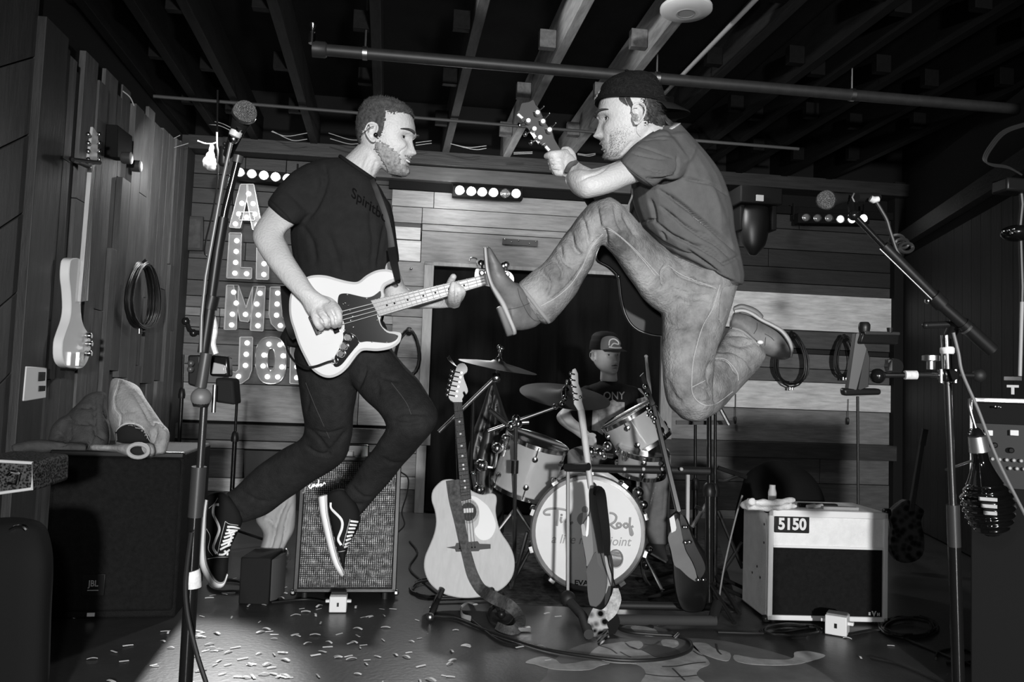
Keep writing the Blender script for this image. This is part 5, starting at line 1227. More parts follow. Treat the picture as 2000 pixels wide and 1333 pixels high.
    def lips(s, par, mt, op=.0):
        for z, w, r in ((-.0655+op*.3, .021, .0036), (-.0780-op, .018, .0040)):
            P = []
            for k in range(9):
                y = -w+2*w*k/8; x, _ = head_pt(z, math.asin(min(.98, (abs(y)/.064)**1.16)), s.sm); P.append(s.P(x-.0012, y, z+(.0012 if z > -.07 else -.0005)*(1-abs(k-4)/4)))
            MB().tube(P, [r*(.25+.75*math.sin(math.pi*k/8)) for k in range(9)], 8).build('lip', mt, parent=par)
    def brows(s, par, mt):
        for sd in (-1, 1):
            P = []
            for t in range(9):
                y = .013+.046*t/8; z = .0215+.004*math.sin(t/8*2.6)-.004*(t/8)**3
                x, _ = head_pt(z, math.atan2(y, .09), 0); th = math.asin(min(.98, (y/.077)**1.16)); P.append(s.surf(z, sd*th, .0022))
            MB().tube(P, [.0035, .0055, .006, .006, .0058, .0054, .0048, .0038, .002], 8, flat=.6).build('eyebrow', mt, parent=par)
def shr(ribs, f, t=None):
    out = []
    for r in ribs:
        cx, cy = (r[0]+r[2])/2, (r[1]+r[3])/2
        out.append((cx+(r[0]-cx)*f, cy+(r[1]-cy)*f, cx+(r[2]-cx)*f, cy+(r[3]-cy)*f, r[4], r[5]*(t or f)))
    return out
kD = K(400, 170, 2.962); kT = K(680, 190, 8.331); kV = K(560, 560, 7.405); kN = K(820, 460, 8.33)
M_HAIR = mat('short_hair', .055, .7, var=.5, scale=90)
M_BEARD = mat('beard', .26, .8, var=.5, scale=110)
M_TEE = mat('black_tee', .016, .9, var=.15, scale=30, bump=.15, bscale=200)
M_JBLK = mat('black_jeans', .017, .8, var=.25, scale=40, bump=.3, bscale=260)

# ------------------------------------------------------------------ bassist
DB = 2.45
ba = thing('person', 'bearded man in black T-shirt and jeans leaping with a white bass, smiling to the right', 'person', V((W(660, 700, DB).x, W(660, 700, DB).y, .33)))
hb = Head(W(756, 269, DB), RX*.965-RY*.16-RZ*.20, RY*.97+RX*.16, .91, 1.0)
sh_torso = [(666, 308, 730, 351, 2.45, .072), (640, 309, 738, 358, 2.45, .088), (612, 315, 746, 370, 2.45, .10), (588, 332, 752, 385, 2.45, .11), (576, 370, 762, 418, 2.45, .125), (569, 420, 767, 450, 2.45, .135), (568, 470, 768, 490, 2.45, .135), (576, 525, 766, 528, 2.45, .125), (582, 575, 760, 572, 2.45, .12), (566, 622, 750, 622, 2.45, .12), (546, 660, 742, 655, 2.45, .12)]
arm_r = [(548, 372, 590, 418, 2.40, .05), (520, 410, 577, 438, 2.36, .050), (499, 440, 560, 452, 2.33, .049), (493, 462, 555, 463, 2.31, .047), (500, 482, 562, 478, 2.29, .045), (520, 514, 574, 503, 2.26, .043), (546, 547, 596, 537, 2.23, .037), (570, 572, 614, 564, 2.205, .030), (588, 590, 632, 578, 2.195, .022), (597, 606, 652, 592, 2.19, .019), (606, 618, 662, 606, 2.185, .016), (618, 624, 664, 616, 2.185, .013)]
legL = [(572, 690, 690, 715, 2.45, .115), (578, 725, 700, 742, 2.45, .105), (585, 768, 697, 770, 2.45, .095), (592, 805, 691, 814, 2.46, .085), (595, 835, 686, 856, 2.48, .075), (585, 858, 672, 902, 2.51, .07), (545, 882, 622, 935, 2.55, .062), (492, 920, 566, 972, 2.58, .055), (453, 957, 520, 1006, 2.60, .05), (432, 968, 474, 1022, 2.6, .045)]
legR = [(640, 690, 768, 684, 2.44, .115), (665, 728, 790, 712, 2.42, .105), (696, 762, 816, 742, 2.38, .095), (722, 790, 842, 783, 2.33, .085), (745, 812, 855, 815, 2.30, .075), (754, 836, 846, 842, 2.29, .070), (738, 862, 826, 868, 2.31, .066), (712, 898, 796, 898, 2.36, .058), (690, 932, 760, 942, 2.41, .05), (668, 960, 722, 985, 2.44, .045), (664, 968, 704, 1006, 2.45, .043)]
m = MB()
hb.skin(m)
rib(m, [(668, 325, 728, 362, 2.45, .056), (673, 309, 731, 350, 2.45, .055), (686, 296, 740, 335, 2.45, .055), (700, 282, 750, 318, 2.45, .055), (714, 268, 758, 298, 2.45, .055)])
rib(m, shr(sh_torso, .82)); rib(m, arm_r); rib(m, shr(legL, .72)); rib(m, shr(legR, .72)); rib(m, [(585, 640, 752, 640, 2.45, .09), (592, 700, 750, 700, 2.45, .09)])
# plucking hand: little finger nearest the bridge, index nearest the neck, thumb on the pickup
for q in ([(612, 606, 2.185, 8), (616, 622, 2.17, 8), (621, 634, 2.165, 7.4), (626.5, 641, 2.18, 6.5)],
          [(625, 608, 2.178, 8.5), (631, 622, 2.158, 8.2), (636, 632, 2.158, 7.6), (640, 636, 2.18, 6.6)],
          [(638, 602, 2.175, 8.8), (646, 616, 2.152, 8.5), (651, 629, 2.15, 7.8), (653.5, 636, 2.175, 6.8)],
          [(650, 596, 2.175, 8.5), (659, 610, 2.155, 8.2), (662, 624, 2.155, 7.6), (662.5, 634, 2.18, 6.6)],
          [(628, 585, 2.20, 9), (644, 590, 2.21, 8.5), (656, 600, 2.22, 7.5), (663, 610, 2.225, 6.5)]): limb(m, q)
# fretting arm and hand: forearm behind the horn and neck, four fingers over the board, thumb above it
rib(m, [(738, 470, 772, 480, 2.45, .05), (742, 512, 778, 520, 2.43, .048), (748, 548, 790, 556, 2.40, .046), (752, 590, 800, 566, 2.38, .043), (780, 602, 808, 572, 2.37, .038), (812, 604, 828, 578, 2.365, .03), (838, 603, 850, 584, 2.36, .024), (858, 603, 866, 583, 2.335, .018), (872, 602, 878, 580, 2.315, .018), (888, 600, 888, 582, 2.30, .016)])
for q in ([(880, 595, 2.30, 6.8), (880.5, 584, 2.250, 7), (882.5, 568, 2.222, 6.6), (885, 555, 2.224, 5.6)],
          [(887, 597, 2.30, 6.6), (888, 585, 2.247, 6.8), (889.5, 569, 2.220, 6.4), (889, 557, 2.224, 5.4)],
          [(892, 596, 2.30, 6.4), (895, 585, 2.250, 6.4), (896.5, 570, 2.221, 6.1), (893, 558, 2.224, 5.2)],
          [(895, 589, 2.30, 6), (902, 579, 2.255, 5.8), (904.5, 569, 2.228, 5.6), (897.5, 561, 2.226, 5)],
          [(872, 590, 2.32, 8), (875, 568, 2.325, 7.6), (880, 552, 2.31, 7.4), (885.5, 541, 2.295, 6.6)]): limb(m, q)
me = remesh(m, .0032, 2, .5)
crease(me, [([(722, 300), (714, 320), (708, 340)], 4, -.003), ([(726, 342), (731, 328), (735, 312)], 3, .003),
            (kV((535, 370), (585, 440), (610, 480), (622, 575)), 1.5, .010), (kV((430, 410), (495, 490), (528, 580)), 1.5, .010), (kV((655, 350), (705, 440), (722, 570)), 1.5, .009), (kV((330, 250), (440, 330), (500, 380)), 5, -.002),
            (kT((960, 760), (940, 820), (860, 880), (800, 960)), 1.3, .003), (kT((890, 560), (950, 600), (1000, 640)), 1, .001), (kN((545, 790), (548, 960), (555, 1130)), 1.0, .007), (kN((585, 800), (600, 960), (605, 1120)), 1.0, .007), (kN((620, 840), (655, 940), (648, 1060)), 1.0, .006)])
place(me, 'body', M_SKIN, ba)
t_ba = TREE[[k for k in TREE if k.startswith('body')][-1]]
hb.eyes(ba, (1, -.2, 0)); hb.brows(ba, M_HAIR); hb.lips(ba, mat('lip_tone', .26, .5), .004)
sm_ = lambda a, b, x: min(1, max(0, (x-a)/(b-a)))
def hair_b(z, th):
    a = abs(th)
    if a < 1.32: return sm_(.060+.022*max(0, 1-a/1.0)-.018*sm_(.9, 1.35, a), .082, z)
    lo = -.020 if a < 1.60 else .020 if a < 1.86 else .014-.062*sm_(1.9, 2.6, a)
    return max(sm_(lo-.012, lo+.014, z)*(1 if a > 1.5 else sm_(1.30, 1.46, a)), sm_(.055, .075, z))
def beard_b(z, th):
    a = abs(th); e = sm_(.50, .78, a)*(1-sm_(1.50, 1.66, a)); top = -.014-.030*sm_(1.45, .75, a)
    w = sm_(top, top-.030, z)*e
    if z < -.082: w = max(w, sm_(-.082, -.092, z)*(1-sm_(1.35, 1.6, a)))
    if a < .42: w = max(w, .7*g_(z+.0565, .0045))
    return w
hb.shell(hair_b, .0075, .0012, 'hair', M_HAIR, ba)
hb.shell(beard_b, .0035, .0012, 'beard', M_BEARD, ba)
hb.blades(hair_b, 2600, .010, .0006, 'hair_tufts', mat('hair_light', .17, .7), ba, (.3, 0, .9), .007)
hb.blades(beard_b, 2200, .0065, .00045, 'beard_hairs', mat('beard_light', .42, .8), ba, (.35, 0, -.9), .003)
m = MB(); m.tube(catmull([hb.P(.0885-.017*(abs(y)/.022)**1.6, y, -.0705+.010*(abs(y)/.022)**2) for y in (-.024, -.017, -.009, .0, .009, .017)], 3), .0042, 8, flat=.7); m.build('teeth', mat('teeth', .75, .2), parent=ba)
m = MB(); sdy = -1; m.ball(hb.P(-.004, sdy*.086, -.016), .007, 10); m.build('earpiece', M_BLKG, parent=ba)
m = MB(); stroke(m, t_ba, kT((425, 470), (370, 490), (320, 520), (240, 590), (190, 640)), 1.2, .017, n=6, flat=1); m.build('earpiece_cord', M_CAB, parent=ba)
# T-shirt
m = MB(); rib(m, sh_torso, p=.95)
rib(m, [(600, 318, 652, 395, 2.43, .08), (570, 335, 620, 420, 2.41, .075), (545, 362, 595, 436, 2.38, .068), (527, 384, 581, 441, 2.36, .062), (521, 393, 577, 440, 2.355, .060)])
rib(m, [(722, 362, 762, 400, 2.47, .09), (735, 420, 772, 440, 2.46, .075), (738, 470, 777, 480, 2.45, .07), (742, 505, 779, 512, 2.44, .066)])
me = remesh(m, .006, 5); rough_up(me, .005, 9)
crease(me, [(kD((690, 430), (700, 560), (640, 700), (560, 790)), 4, .008), (kD((980, 640), (960, 760), (975, 900), (960, 1060)), 4, .006), (kD((560, 800), (620, 900), (640, 1020)), 5, .007), (kD((850, 900), (870, 1000), (900, 1080)), 6, .007), (kD((720, 860), (760, 980), (780, 1090)), 6, .006), (kD((600, 430), (660, 500), (700, 600)), 6, -.005), (kD((430, 560), (520, 640), (600, 720)), 5, .006), (kD((1040, 800), (1020, 920), (1000, 1050)), 3, .008), ([(560, 640), (572, 600), (580, 560)], 4, .01)])
place(me, 'tshirt', M_TEE, ba); t_tee = TREE[[k for k in TREE if k.startswith('tshirt')][-1]]; tee = [o for o in COL.objects if o.name.startswith('tshirt')][-1]
m = MB(); c_ = W(698, 329, 2.45); u_ = (W(731, 352, 2.45)-W(666, 307, 2.45))/2; v_ = (c_-CP).normalized()*.073
m.tube([c_+u_*1.02*math.cos(a)+v_*math.sin(a) for a in [2*math.pi*j/32 for j in range(32)]], .0065, 8, closed=True); m.build('collar', mat('rib_black', .012, .9), parent=ba)
m = MB(); stroke(m, t_tee, kD((378, 650), (420, 690), (470, 740), (512, 796)), 3, .001, flat=.5); m.build('sleeve_hem', mat('rib_black', .012, .9), parent=ba)
vs, fs = glyphs('Spiritbox', 1, 0, .015, .92); m = MB(); A0 = (727, 406); a_ = math.radians(37); hh = 27
xx = [p.x for p in vs]; Lw = max(xx)-min(xx)
q = []
for p in vs:
    dx = p.x/Lw*102; dy = p.y*hh; q.append(on(t_tee, A0[0]+dx*math.cos(a_)+dy*.15, A0[1]+dx*math.sin(a_)-dy, .0015, 2.35))
m.add(q, fs); m.build('shirt_lettering', mat('print_black', .002, .9), parent=tee, smooth=False)
# jeans
m = MB(); rib(m, [(588, 632, 752, 630, 2.45, .105), (578, 668, 762, 664, 2.45, .115), (574, 700, 768, 696, 2.45, .118), (590, 735, 760, 738, 2.45, .10)]); rib(m, legL); rib(m, legR)
me = remesh(m, .006, 4); rough_up(me, .004, 12)
crease(me, [(kE((1020, 850), (1060, 760), (1080, 690)), 4, .012), (kE((1070, 700), (1180, 760), (1280, 790)), 3, .006), (kE((1250, 820), (1330, 920), (1375, 1000)), 1.5, .003), (kE((1230, 1040), (1330, 1060), (1440, 1040)), 3.5, .010), (kE((1240, 1010), (1350, 990), (1460, 1000)), 3, .006),
            (kE((690, 800), (720, 900), (700, 1000)), 3, .005), (kE((700, 1080), (780, 1150), (850, 1250)), 4, .008), (kE((960, 1100), (900, 1180), (820, 1260)), 4, .008), (kE((740, 1100), (840, 1120), (950, 1090)), 3, .006), (kE((1090, 720), (1150, 800), (1160, 880)), 4, .006),
            (kF((250, 300), (330, 350), (400, 360)), 3, .005), (kF((170, 330), (220, 400), (260, 430)), 3, .007), (kF((800, 330), (850, 370), (910, 380)), 3, .007), (kF((840, 270), (900, 330), (960, 340)), 3, .006), (kF((600, 60), (660, 100), (740, 110)), 3, .008), (kF((1010, 120), (1060, 150), (1130, 150)), 3, .005)])
place(me, 'jeans', M_JBLK, ba); tj = TREE[[k for k in TREE if k.startswith('jeans')][-1]]
m = MB(); stroke(m, tj, kE((1240, 800), (1330, 920), (1365, 1000)), 1, .0012); stroke(m, tj, kE((700, 800), (760, 950), (850, 1150)), .8, .0012); m.build('seam', mat('dark_thread', .06, .8), parent=ba)
# shoes
def shoe(nm, upper, sole, stripe, laces, toe, ankle, lab=None):
    m = MB(); rib(m, upper, p=.85); me = remesh(m, .004, 4); s = place(me, 'shoe', mat('suede_black', .010, .8), ba); tr = TREE[[k for k in TREE if k.startswith('shoe')][-1]]
    m = MB(); rib(m, sole, n=26, p=.6); m.build('sole', mat('sole_white', .72, .5), parent=s)
    tt = tree(m)
    m = MB(); stroke(m, tt, [((r[2]*.72+r[0]*.28), (r[3]*.72+r[1]*.28)) for r in sole], .9, .0012); m.build('sole_line', M_BLK, parent=s)
    m = MB(); stroke(m, tr, stripe, 5.0, .0015, k=6, flat=.3); m.build('side_stripe', mat('stripe_white', .7, .5), parent=s)
    for a in laces:
        m = MB(); stroke(m, tr, a, 4.2, .003, flat=.7, dflt=None); 
        if m.v: m.build('lace', mat('lace_white', .78, .7), parent=s)
    m = MB(); [stroke(m, tr, a, .9, .0012) for a in toe]; m.build('stitching', mat('pale_thread', .55, .8), parent=s, kind='stuff')
    return s
kW = K(360, 940, 5.125)
shoe('shoe', [(402, 972, 440, 962, 2.58, .034), (401, 988, 462, 985, 2.58, .040), (400, 1010, 474, 1016, 2.58, .043), (398, 1035, 464, 1042, 2.58, .044), (397, 1060, 455, 1060, 2.58, .045), (398, 1080, 449, 1078, 2.58, .047), (403, 1105, 446, 1102, 2.58, .047), (413, 1127, 445, 1118, 2.58, .040), (426, 1139, 440, 1131, 2.58, .025)],
     [(400, 977, 407, 978, 2.58, .036), (396, 1005, 404, 1005, 2.58, .043), (393, 1037, 403, 1037, 2.58, .046), (390, 1072, 402, 1072, 2.58, .049), (389.5, 1102, 405, 1098, 2.58, .052), (400, 1127, 413, 1118, 2.58, .050), (416, 1147, 424, 1134, 2.58, .044), (436, 1147, 436, 1136, 2.58, .032), (446, 1124, 442, 1121, 2.58, .02)],
     kW((345, 237), (300, 245), (290, 330), (338, 435), (348, 500), (310, 600), (290, 670), (322, 728)),
     [kW(*q) for q in (((430, 460), (490, 462), (550, 476)), ((422, 492), (480, 495), (528, 498)), ((410, 528), (460, 520), (510, 505)), ((398, 568), (450, 550), (500, 530)), ((385, 606), (440, 590), (490, 565)), ((368, 645), (425, 620), (475, 600)), ((358, 688), (410, 660), (462, 640)), ((345, 738), (395, 735), (450, 690)), ((400, 700), (430, 720), (430, 745)), ((440, 480), (470, 560), (440, 640)))],
     [kW((230, 782), (330, 765), (440, 762)), kW((330, 740), (360, 600), (410, 405)), kW((410, 405), (450, 430), (540, 445)), kW((222, 480), (258, 560), (240, 680), (285, 750)), kW((245, 275), (300, 225), (335, 170))], None)
shoe('shoe', [(640, 966, 672, 956, 2.42, .034), (641, 985, 697, 985, 2.42, .040), (643, 1006, 704, 1014, 2.42, .043), (648, 1030, 696, 1040, 2.42, .044), (654, 1056, 682, 1062, 2.42, .045), (660, 1080, 676, 1084, 2.42, .045), (667, 1102, 674, 1104, 2.42, .04), (671, 1117, 673, 1118, 2.42, .02)],
     [(621, 972, 640, 968, 2.42, .036), (624, 1000, 641, 998, 2.42, .043), (632, 1038, 648, 1034, 2.42, .047), (641, 1075, 656, 1070, 2.42, .051), (650, 1103, 664, 1097, 2.42, .052), (660, 1120, 671, 1112, 2.42, .046), (668, 1128, 673, 1120, 2.42, .03)],
     kF((735, 365), (740, 400), (790, 455), (795, 500), (775, 560), (790, 595)),
     [kF(*q) for q in (((840, 465), (880, 470)), ((835, 485), (872, 488)), ((830, 505), (865, 505)), ((825, 525), (858, 525)), ((820, 548), (850, 542)), ((815, 570), (842, 560)), ((810, 592), (835, 580)), ((808, 606), (826, 600)))],
     [kF((760, 632), (785, 630), (812, 625)), kF((800, 600), (815, 540), (838, 455)), kF((738, 500), (755, 560), (760, 600))], None)

# ------------------------------------------------------------------ the white bass
DG = 2.245
gb = thing('bass_guitar', 'glossy white electric bass with black pickguard held by the leaping man in black', 'bass guitar', W(700, 740, DG))
GP = Plane(700, 640, DG, RZ*1.0-RX*.05)
o_ = cat2(kE((592, 330), (600, 245), (640, 185), (700, 135), (760, 120), (830, 124), (905, 145), (980, 162), (1030, 160), (1080, 122), (1140, 92), (1200, 83), (1250, 94), (1279, 122), (1272, 150), (1232, 168), (1196, 188), (1184, 220), (1192, 250), (1180, 300), (1172, 380), (1166, 410), (1180, 445), (1215, 474), (1262, 478), (1296, 486), (1301, 510), (1285, 552), (1230, 586), (1150, 600), (1065, 597), (1030, 618), (1000, 655), (960, 708), (910, 750), (850, 770), (790, 756), (730, 710), (690, 640), (652, 560), (622, 470), (600, 400)), 4, True)
MB().prism([GP(x, y) for x, y in o_], GP.N*.042, .007).build('body', mat('white_lacquer', .64, .14, coat=.8), parent=gb)
def gf(pts, off, th_, mt, nm, k=3, par=None): return MB().prism([GP(x, y, off) for x, y in (cat2(kE(*pts), k, True) if k else kE(*pts))], GP.N*th_).build(nm, mt, parent=par or gb)
gf([(903, 275), (915, 243), (960, 237), (1020, 250), (1080, 262), (1120, 255), (1150, 236), (1168, 222), (1174, 232), (1172, 262), (1140, 300), (1150, 370), (1158, 402), (1174, 442), (1212, 482), (1262, 494), (1283, 506), (1268, 532), (1225, 549), (1150, 545), (1085, 540), (1050, 545), (1035, 540), (1018, 508), (985, 488), (947, 476), (944, 430), (925, 375), (905, 315)], .002, .003, M_BLKG, 'pickguard')
gf([(938, 482), (985, 494), (1018, 512), (1034, 550), (1008, 585), (970, 632), (932, 680), (902, 700), (880, 696), (872, 670), (886, 630), (920, 570), (938, 520)], .003, .003, mat('control_plate', .1, .12, .9), 'control_plate')
m = MB(); m.tube([GP(*p, .004) for p in kE((943, 478), (985, 492), (1018, 512), (1036, 552))], .0014, 6); m.build('plate_edge', M_CHR, parent=gb)
for x, y in ((972, 515), (944, 572), (925, 618)): MB().lathe(GP(*one(kE, x, y), .004), -GP.N, [(.011, 0), (.011, .014), (.008, .018)], 16).build('control_knob', M_CHR, parent=gb)
MB().lathe(GP(*one(kE, 882, 662), .003), -GP.N, [(.010, 0), (.010, .006), (.006, .02)], 14).build('jack', M_CHR, parent=gb)
nkq = [(723, 587), (946, 537), (951, 556.5), (740, 619)]
MB().prism([GP(x, y, .012) for x, y in nkq], GP.N*.026).build('neck', mat('maple_board', .27, .28, var=.1, scale=8), parent=gb, bevel=.002)
for i in range(20):
    r = 1-2**(-(i)/12.0); L = r/(1-2**(-20/12.0)); t_ = 1-L
    xa, ya = 946+(727-946)*L, 537+(586-537)*L; xb, yb = 951+(740-951)*L, 556.5+(618-556.5)*L
    MB().tube([GP(xa, ya, .013), GP(xb, yb, .013)], .0014 if i else .003, 6).build('fret', mat('fret_bright', .7, .25, .4), parent=gb)
m = MB()
for i in (3, 5, 7, 9, 12, 15, 17):
    r0 = (1-2**(-(i-1)/12.0))/(1-2**(-20/12.0)); r1 = (1-2**(-i/12.0))/(1-2**(-20/12.0)); L = (r0+r1)/2
    m.ball(GP(948.5+(733.5-948.5)*L, 546.7+(602.5-546.7)*L, .0125), .0028, 8)
m.build('inlay_dots', M_BLK, parent=gb, kind='stuff')
MB().prism([GP(x, y, .006) for x, y in cat2([(948, 558), (928.5, 545), (928.5, 528.5), (934, 525), (955, 528), (981, 529), (996.5, 532), (1003.6, 543), (1001, 556), (985, 563), (965, 561)], 3, True)], GP.N*.015).build('headstock', M_MAPLE, parent=gb)
for x, y in ((941, 534), (950, 533), (985, 539), (990, 537)):
    m = MB(); m.lathe(GP(x, y, .008), -GP.N, [(.008, 0), (.008, .003), (.004, .004), (.0045, .014)], 12); m.cyl(GP(x+1, y-8, 0), GP(x, y-18, 0), .003, 6); m.ball(GP(x-1, y-20, 0), .009, 8, (1, .4, 1)); m.build('tuner', M_CHR, parent=gb)
for i in range(4):
    a = one(kE, 742+i*11, 398+i*26); b = (945+i*1.3, 538+i*5.4); MB().tube([GP(*a, .016), GP(*b, .019)], .0012-.0001*i, 5).build('string', mat('string_bright', .6, .3, .3), parent=gb)
MB().hexa([GP(*p, .012) for p in kE((712, 385), (738, 375), (805, 488), (765, 505))], GP.N*.012).build('bridge', M_CHR, parent=gb, bevel=.003)
for i in range(4): MB().cyl(GP(*one(kE, 735+i*14, 400+i*26), .016), GP(*one(kE, 752+i*14, 392+i*26), .016), .0055, 10).build('bridge_saddle', M_CHR, parent=gb)
MB().hexa([GP(*p, .012) for p in kV((630, 548), (722, 540), (765, 655), (690, 690))], GP.N*.012).build('pickup', M_BLKG, parent=gb, bevel=.003)
m = MB()
for p in kV((820, 252), (865, 340), (925, 488), (965, 585), (845, 238), (890, 272), (915, 350), (955, 430)): m.ball(GP(*p, .005), .0028, 8)
for p in kE((962, 245), (1085, 268), (1150, 402), (1210, 545), (1118, 541), (1278, 505), (945, 468)): m.ball(GP(*p, .003), .0026, 8)
m.build('screw_heads', M_CHR, parent=gb, kind='stuff')
def bandf(name, pts, w, mt, par, t):             # strap lying over the shirt
    m = MB(); stroke(m, t, pts, w, .004, flat=.12, n=8, k=6); return m.build(name, mt, parent=par)
bandf('strap', [(724, 352), (738, 385), (752, 425), (761, 465), (765, 492)], 15, mat('strap_black', .008, .6), gb, t_tee)
band('strap_lower', [W(764, 485, 2.33), W(770, 515, 2.27), W(777, 547, 2.235)], [.022, .022, .016], mat('strap_black', .008, .6), gb)
MB().ball(GP(777, 549, -.015), .008, 10).build('strap_button', M_BLK, parent=gb)
band('strap_rear', [W(563, 560, 2.40), W(566, 610, 2.32), W(572, 648, 2.29), W(577, 660, 2.27)], [.045, .04, .03, .02], mat('strap_black', .008, .6), gb)
MB().tube(catmull([GP(*one(kE, 880, 664), .024), GP(*one(kE, 845, 668), .025), GP(*one(kE, 765, 696), .02), GP(*one(kE, 705, 702), .01), W(583, 712, 2.27), W(570, 700, 2.33), W(560, 680, 2.36), W(558, 662, 2.38)], 6), .0032, 8).build('instrument_cable', M_CAB, parent=gb)
m = MB(); stroke(m, tree(MB().add([W(400, 400, 2.44), W(900, 400, 2.44), W(900, 900, 2.44), W(400, 900, 2.44)], [(0, 1, 2, 3)])), [(566, 470), (573, 500), (577, 520)], 1.5, 0); m.build('pack_cord', M_CAB, label='thin cord at the leaping bassist’s side', cat='cord') if 0 else None

# ------------------------------------------------------------------ guitarist
DQ = 2.38
M_DEN = mat('blue_denim', .225, .85, var=.62, scale=9, stretch=(1, 1, 1), bump=.45, bscale=150)
M_GTEE = mat('grey_tee', .105, .9, var=.10, scale=30, bump=.12, bscale=220)
M_BOOT = mat('boot_leather', .13, .55, var=.35, scale=18, bump=.15)
gu = thing('person', 'man in backward cap, grey T-shirt, jeans and boots leaping high with a black guitar', 'person', V((W(1340, 650, DQ).x, W(1340, 650, DQ).y, .85)))
hg = Head(W(1227, 233, DQ), -RX*.99-RY*.10+RZ*.0, RY*.99-RX*.1, .97, 0)
kX = K(1140, 130, 6.665); k2 = K(990, 180, 6.665); k6 = K(930, 470, 6.665); kY = K(1380, 560, 6.06)
torso = [(1276, 258, 1330, 243, 2.38, .06), (1258, 285, 1353, 268, 2.38, .12), (1240, 318, 1384, 303, 2.40, .165), (1233, 350, 1411, 343, 2.42, .18), (1234, 385, 1430, 400, 2.43, .18), (1244, 420, 1436, 450, 2.43, .17), (1262, 455, 1446, 492, 2.43, .165), (1300, 488, 1454, 535, 2.43, .155), (1355, 515, 1452, 555, 2.43, .14)]
armg = [(1275, 290, 1300, 350, 2.27, .06), (1240, 304, 1262, 352, 2.22, .052), (1212, 315, 1226, 363, 2.19, .049), (1178, 327, 1196, 376, 2.17, .047), (1154, 333, 1163, 385, 2.16, .045), (1132, 330, 1140, 388, 2.165, .042), (1112, 336, 1121, 379, 2.19, .036), (1106, 345, 1109, 364, 2.21, .025)]
thR = [(1345, 505, 1335, 620, 2.42, .12), (1315, 492, 1300, 616, 2.40, .115), (1286, 472, 1262, 590, 2.36, .10), (1257, 446, 1226, 540, 2.32, .092), (1232, 417, 1200, 502, 2.29, .085), (1206, 394, 1183, 484, 2.27, .08), (1184, 385, 1174, 480, 2.27, .078), (1154, 397, 1166, 492, 2.28, .076), (1132, 420, 1156, 520, 2.28, .074), (1110, 450, 1138, 550, 2.29, .072), (1086, 482, 1121, 580, 2.27, .070), (1060, 515, 1097, 610, 2.26, .068), (1034, 536, 1078, 630, 2.26, .066), (1013, 552, 1066, 634, 2.255, .063)]
thL = [(1300, 520, 1450, 530, 2.44, .13), (1295, 565, 1438, 572, 2.42, .12), (1293, 615, 1424, 615, 2.40, .11), (1292, 660, 1407, 665, 2.38, .10), (1293, 710, 1396, 712, 2.36, .092), (1296, 755, 1392, 765, 2.35, .086), (1304, 790, 1395, 800, 2.35, .078), (1325, 812, 1375, 820, 2.36, .06)]
shL = [(1330, 745, 1338, 815, 2.37, .06), (1355, 728, 1368, 822, 2.40, .075), (1385, 705, 1408, 800, 2.46, .076), (1405, 672, 1445, 760, 2.52, .072), (1418, 650, 1482, 722, 2.57, .068), (1428, 640, 1496, 696, 2.59, .062)]
m = MB(); hg.skin(m)
rib(m, [(1300, 262, 1330, 240, 2.38, .07), (1248, 285, 1300, 242, 2.38, .06), (1225, 275, 1285, 225, 2.38, .056), (1225, 262, 1268, 215, 2.38, .05)])
rib(m, shr(torso, .85)); rib(m, armg); rib(m, shr(thR, .7)); rib(m, shr(thL, .7)); rib(m, shr(shL, .7))
rib(m, [(1300, 490, 1440, 500, 2.43, .10), (1320, 560, 1420, 560, 2.42, .09)])
# forearm folded back to the neck, hand closed round it
rib(m, [(1160, 332, 1150, 372, 2.24, .04), (1138, 322, 1122, 366, 2.28, .036), (1128, 314, 1108, 352, 2.32, .031), (1114, 300, 1100, 346, 2.34, .026), (1100, 298, 1086, 338, 2.35, .024)])
rib(m, [(1210, 313, 1230, 340, 2.33, .03), (1178, 325, 1190, 350, 2.31, .034), (1150, 331, 1150, 356, 2.29, .034)])
for q in ([(1104, 300, 2.345, 9), (1092, 302, 2.32, 9), (1078, 303, 2.315, 8.5), (1068, 305, 2.33, 6.5)],
          [(1102, 313, 2.34, 9), (1090, 315, 2.315, 9), (1081, 317, 2.315, 8), (1076, 318, 2.335, 6.5)],
          [(1102, 325, 2.34, 9), (1092, 327, 2.315, 9), (1084, 328, 2.315, 8), (1079, 329, 2.335, 6.5)],
          [(1102, 336, 2.34, 8.5), (1095, 337, 2.318, 8.5), (1088, 337, 2.318, 7.5), (1084, 337, 2.335, 6)],
          [(1118, 312, 2.36, 9), (1115, 302, 2.37, 9), (1108, 294, 2.375, 8), (1101, 293, 2.38, 6.5)]): limb(m, q)
# far arm reaching round the guitar body
rib(m, [(1300, 330, 1350, 345, 2.55, .05), (1290, 380, 1335, 390, 2.60, .048), (1285, 430, 1325, 440, 2.62, .045), (1262, 470, 1300, 485, 2.60, .04), (1255, 500, 1285, 512, 2.56, .03), (1252, 525, 1278, 530, 2.54, .02)])
for k_ in range(4): limb(m, [(1258+k_*6, 525, 2.53, 7), (1256+k_*6, 540, 2.52, 6.5), (1255+k_*6, 552, 2.53, 6)])
limb(m, [(1262, 510, 2.52, 8), (1248, 520, 2.5, 7.5), (1242, 530, 2.5, 6.5)])
me = remesh(m, .0032, 2, .5)
crease(me, [(k2((920, 1165), (1050, 1100), (1200, 1050), (1330, 960)), 1.8, .005), (kX((640, 960), (560, 1050), (480, 1150)), 2, .004), (kX((330, 880), (340, 960), (360, 1050)), 3, .002), (k2((550, 885), (620, 875), (700, 885)), 1.4, .008), (k2((565, 955), (640, 955), (710, 965)), 1.4, .008), (k2((590, 1020), (650, 1025), (710, 1035)), 1.4, .007), (kX((680, 780), (690, 860), (740, 910)), 1.5, .002)])
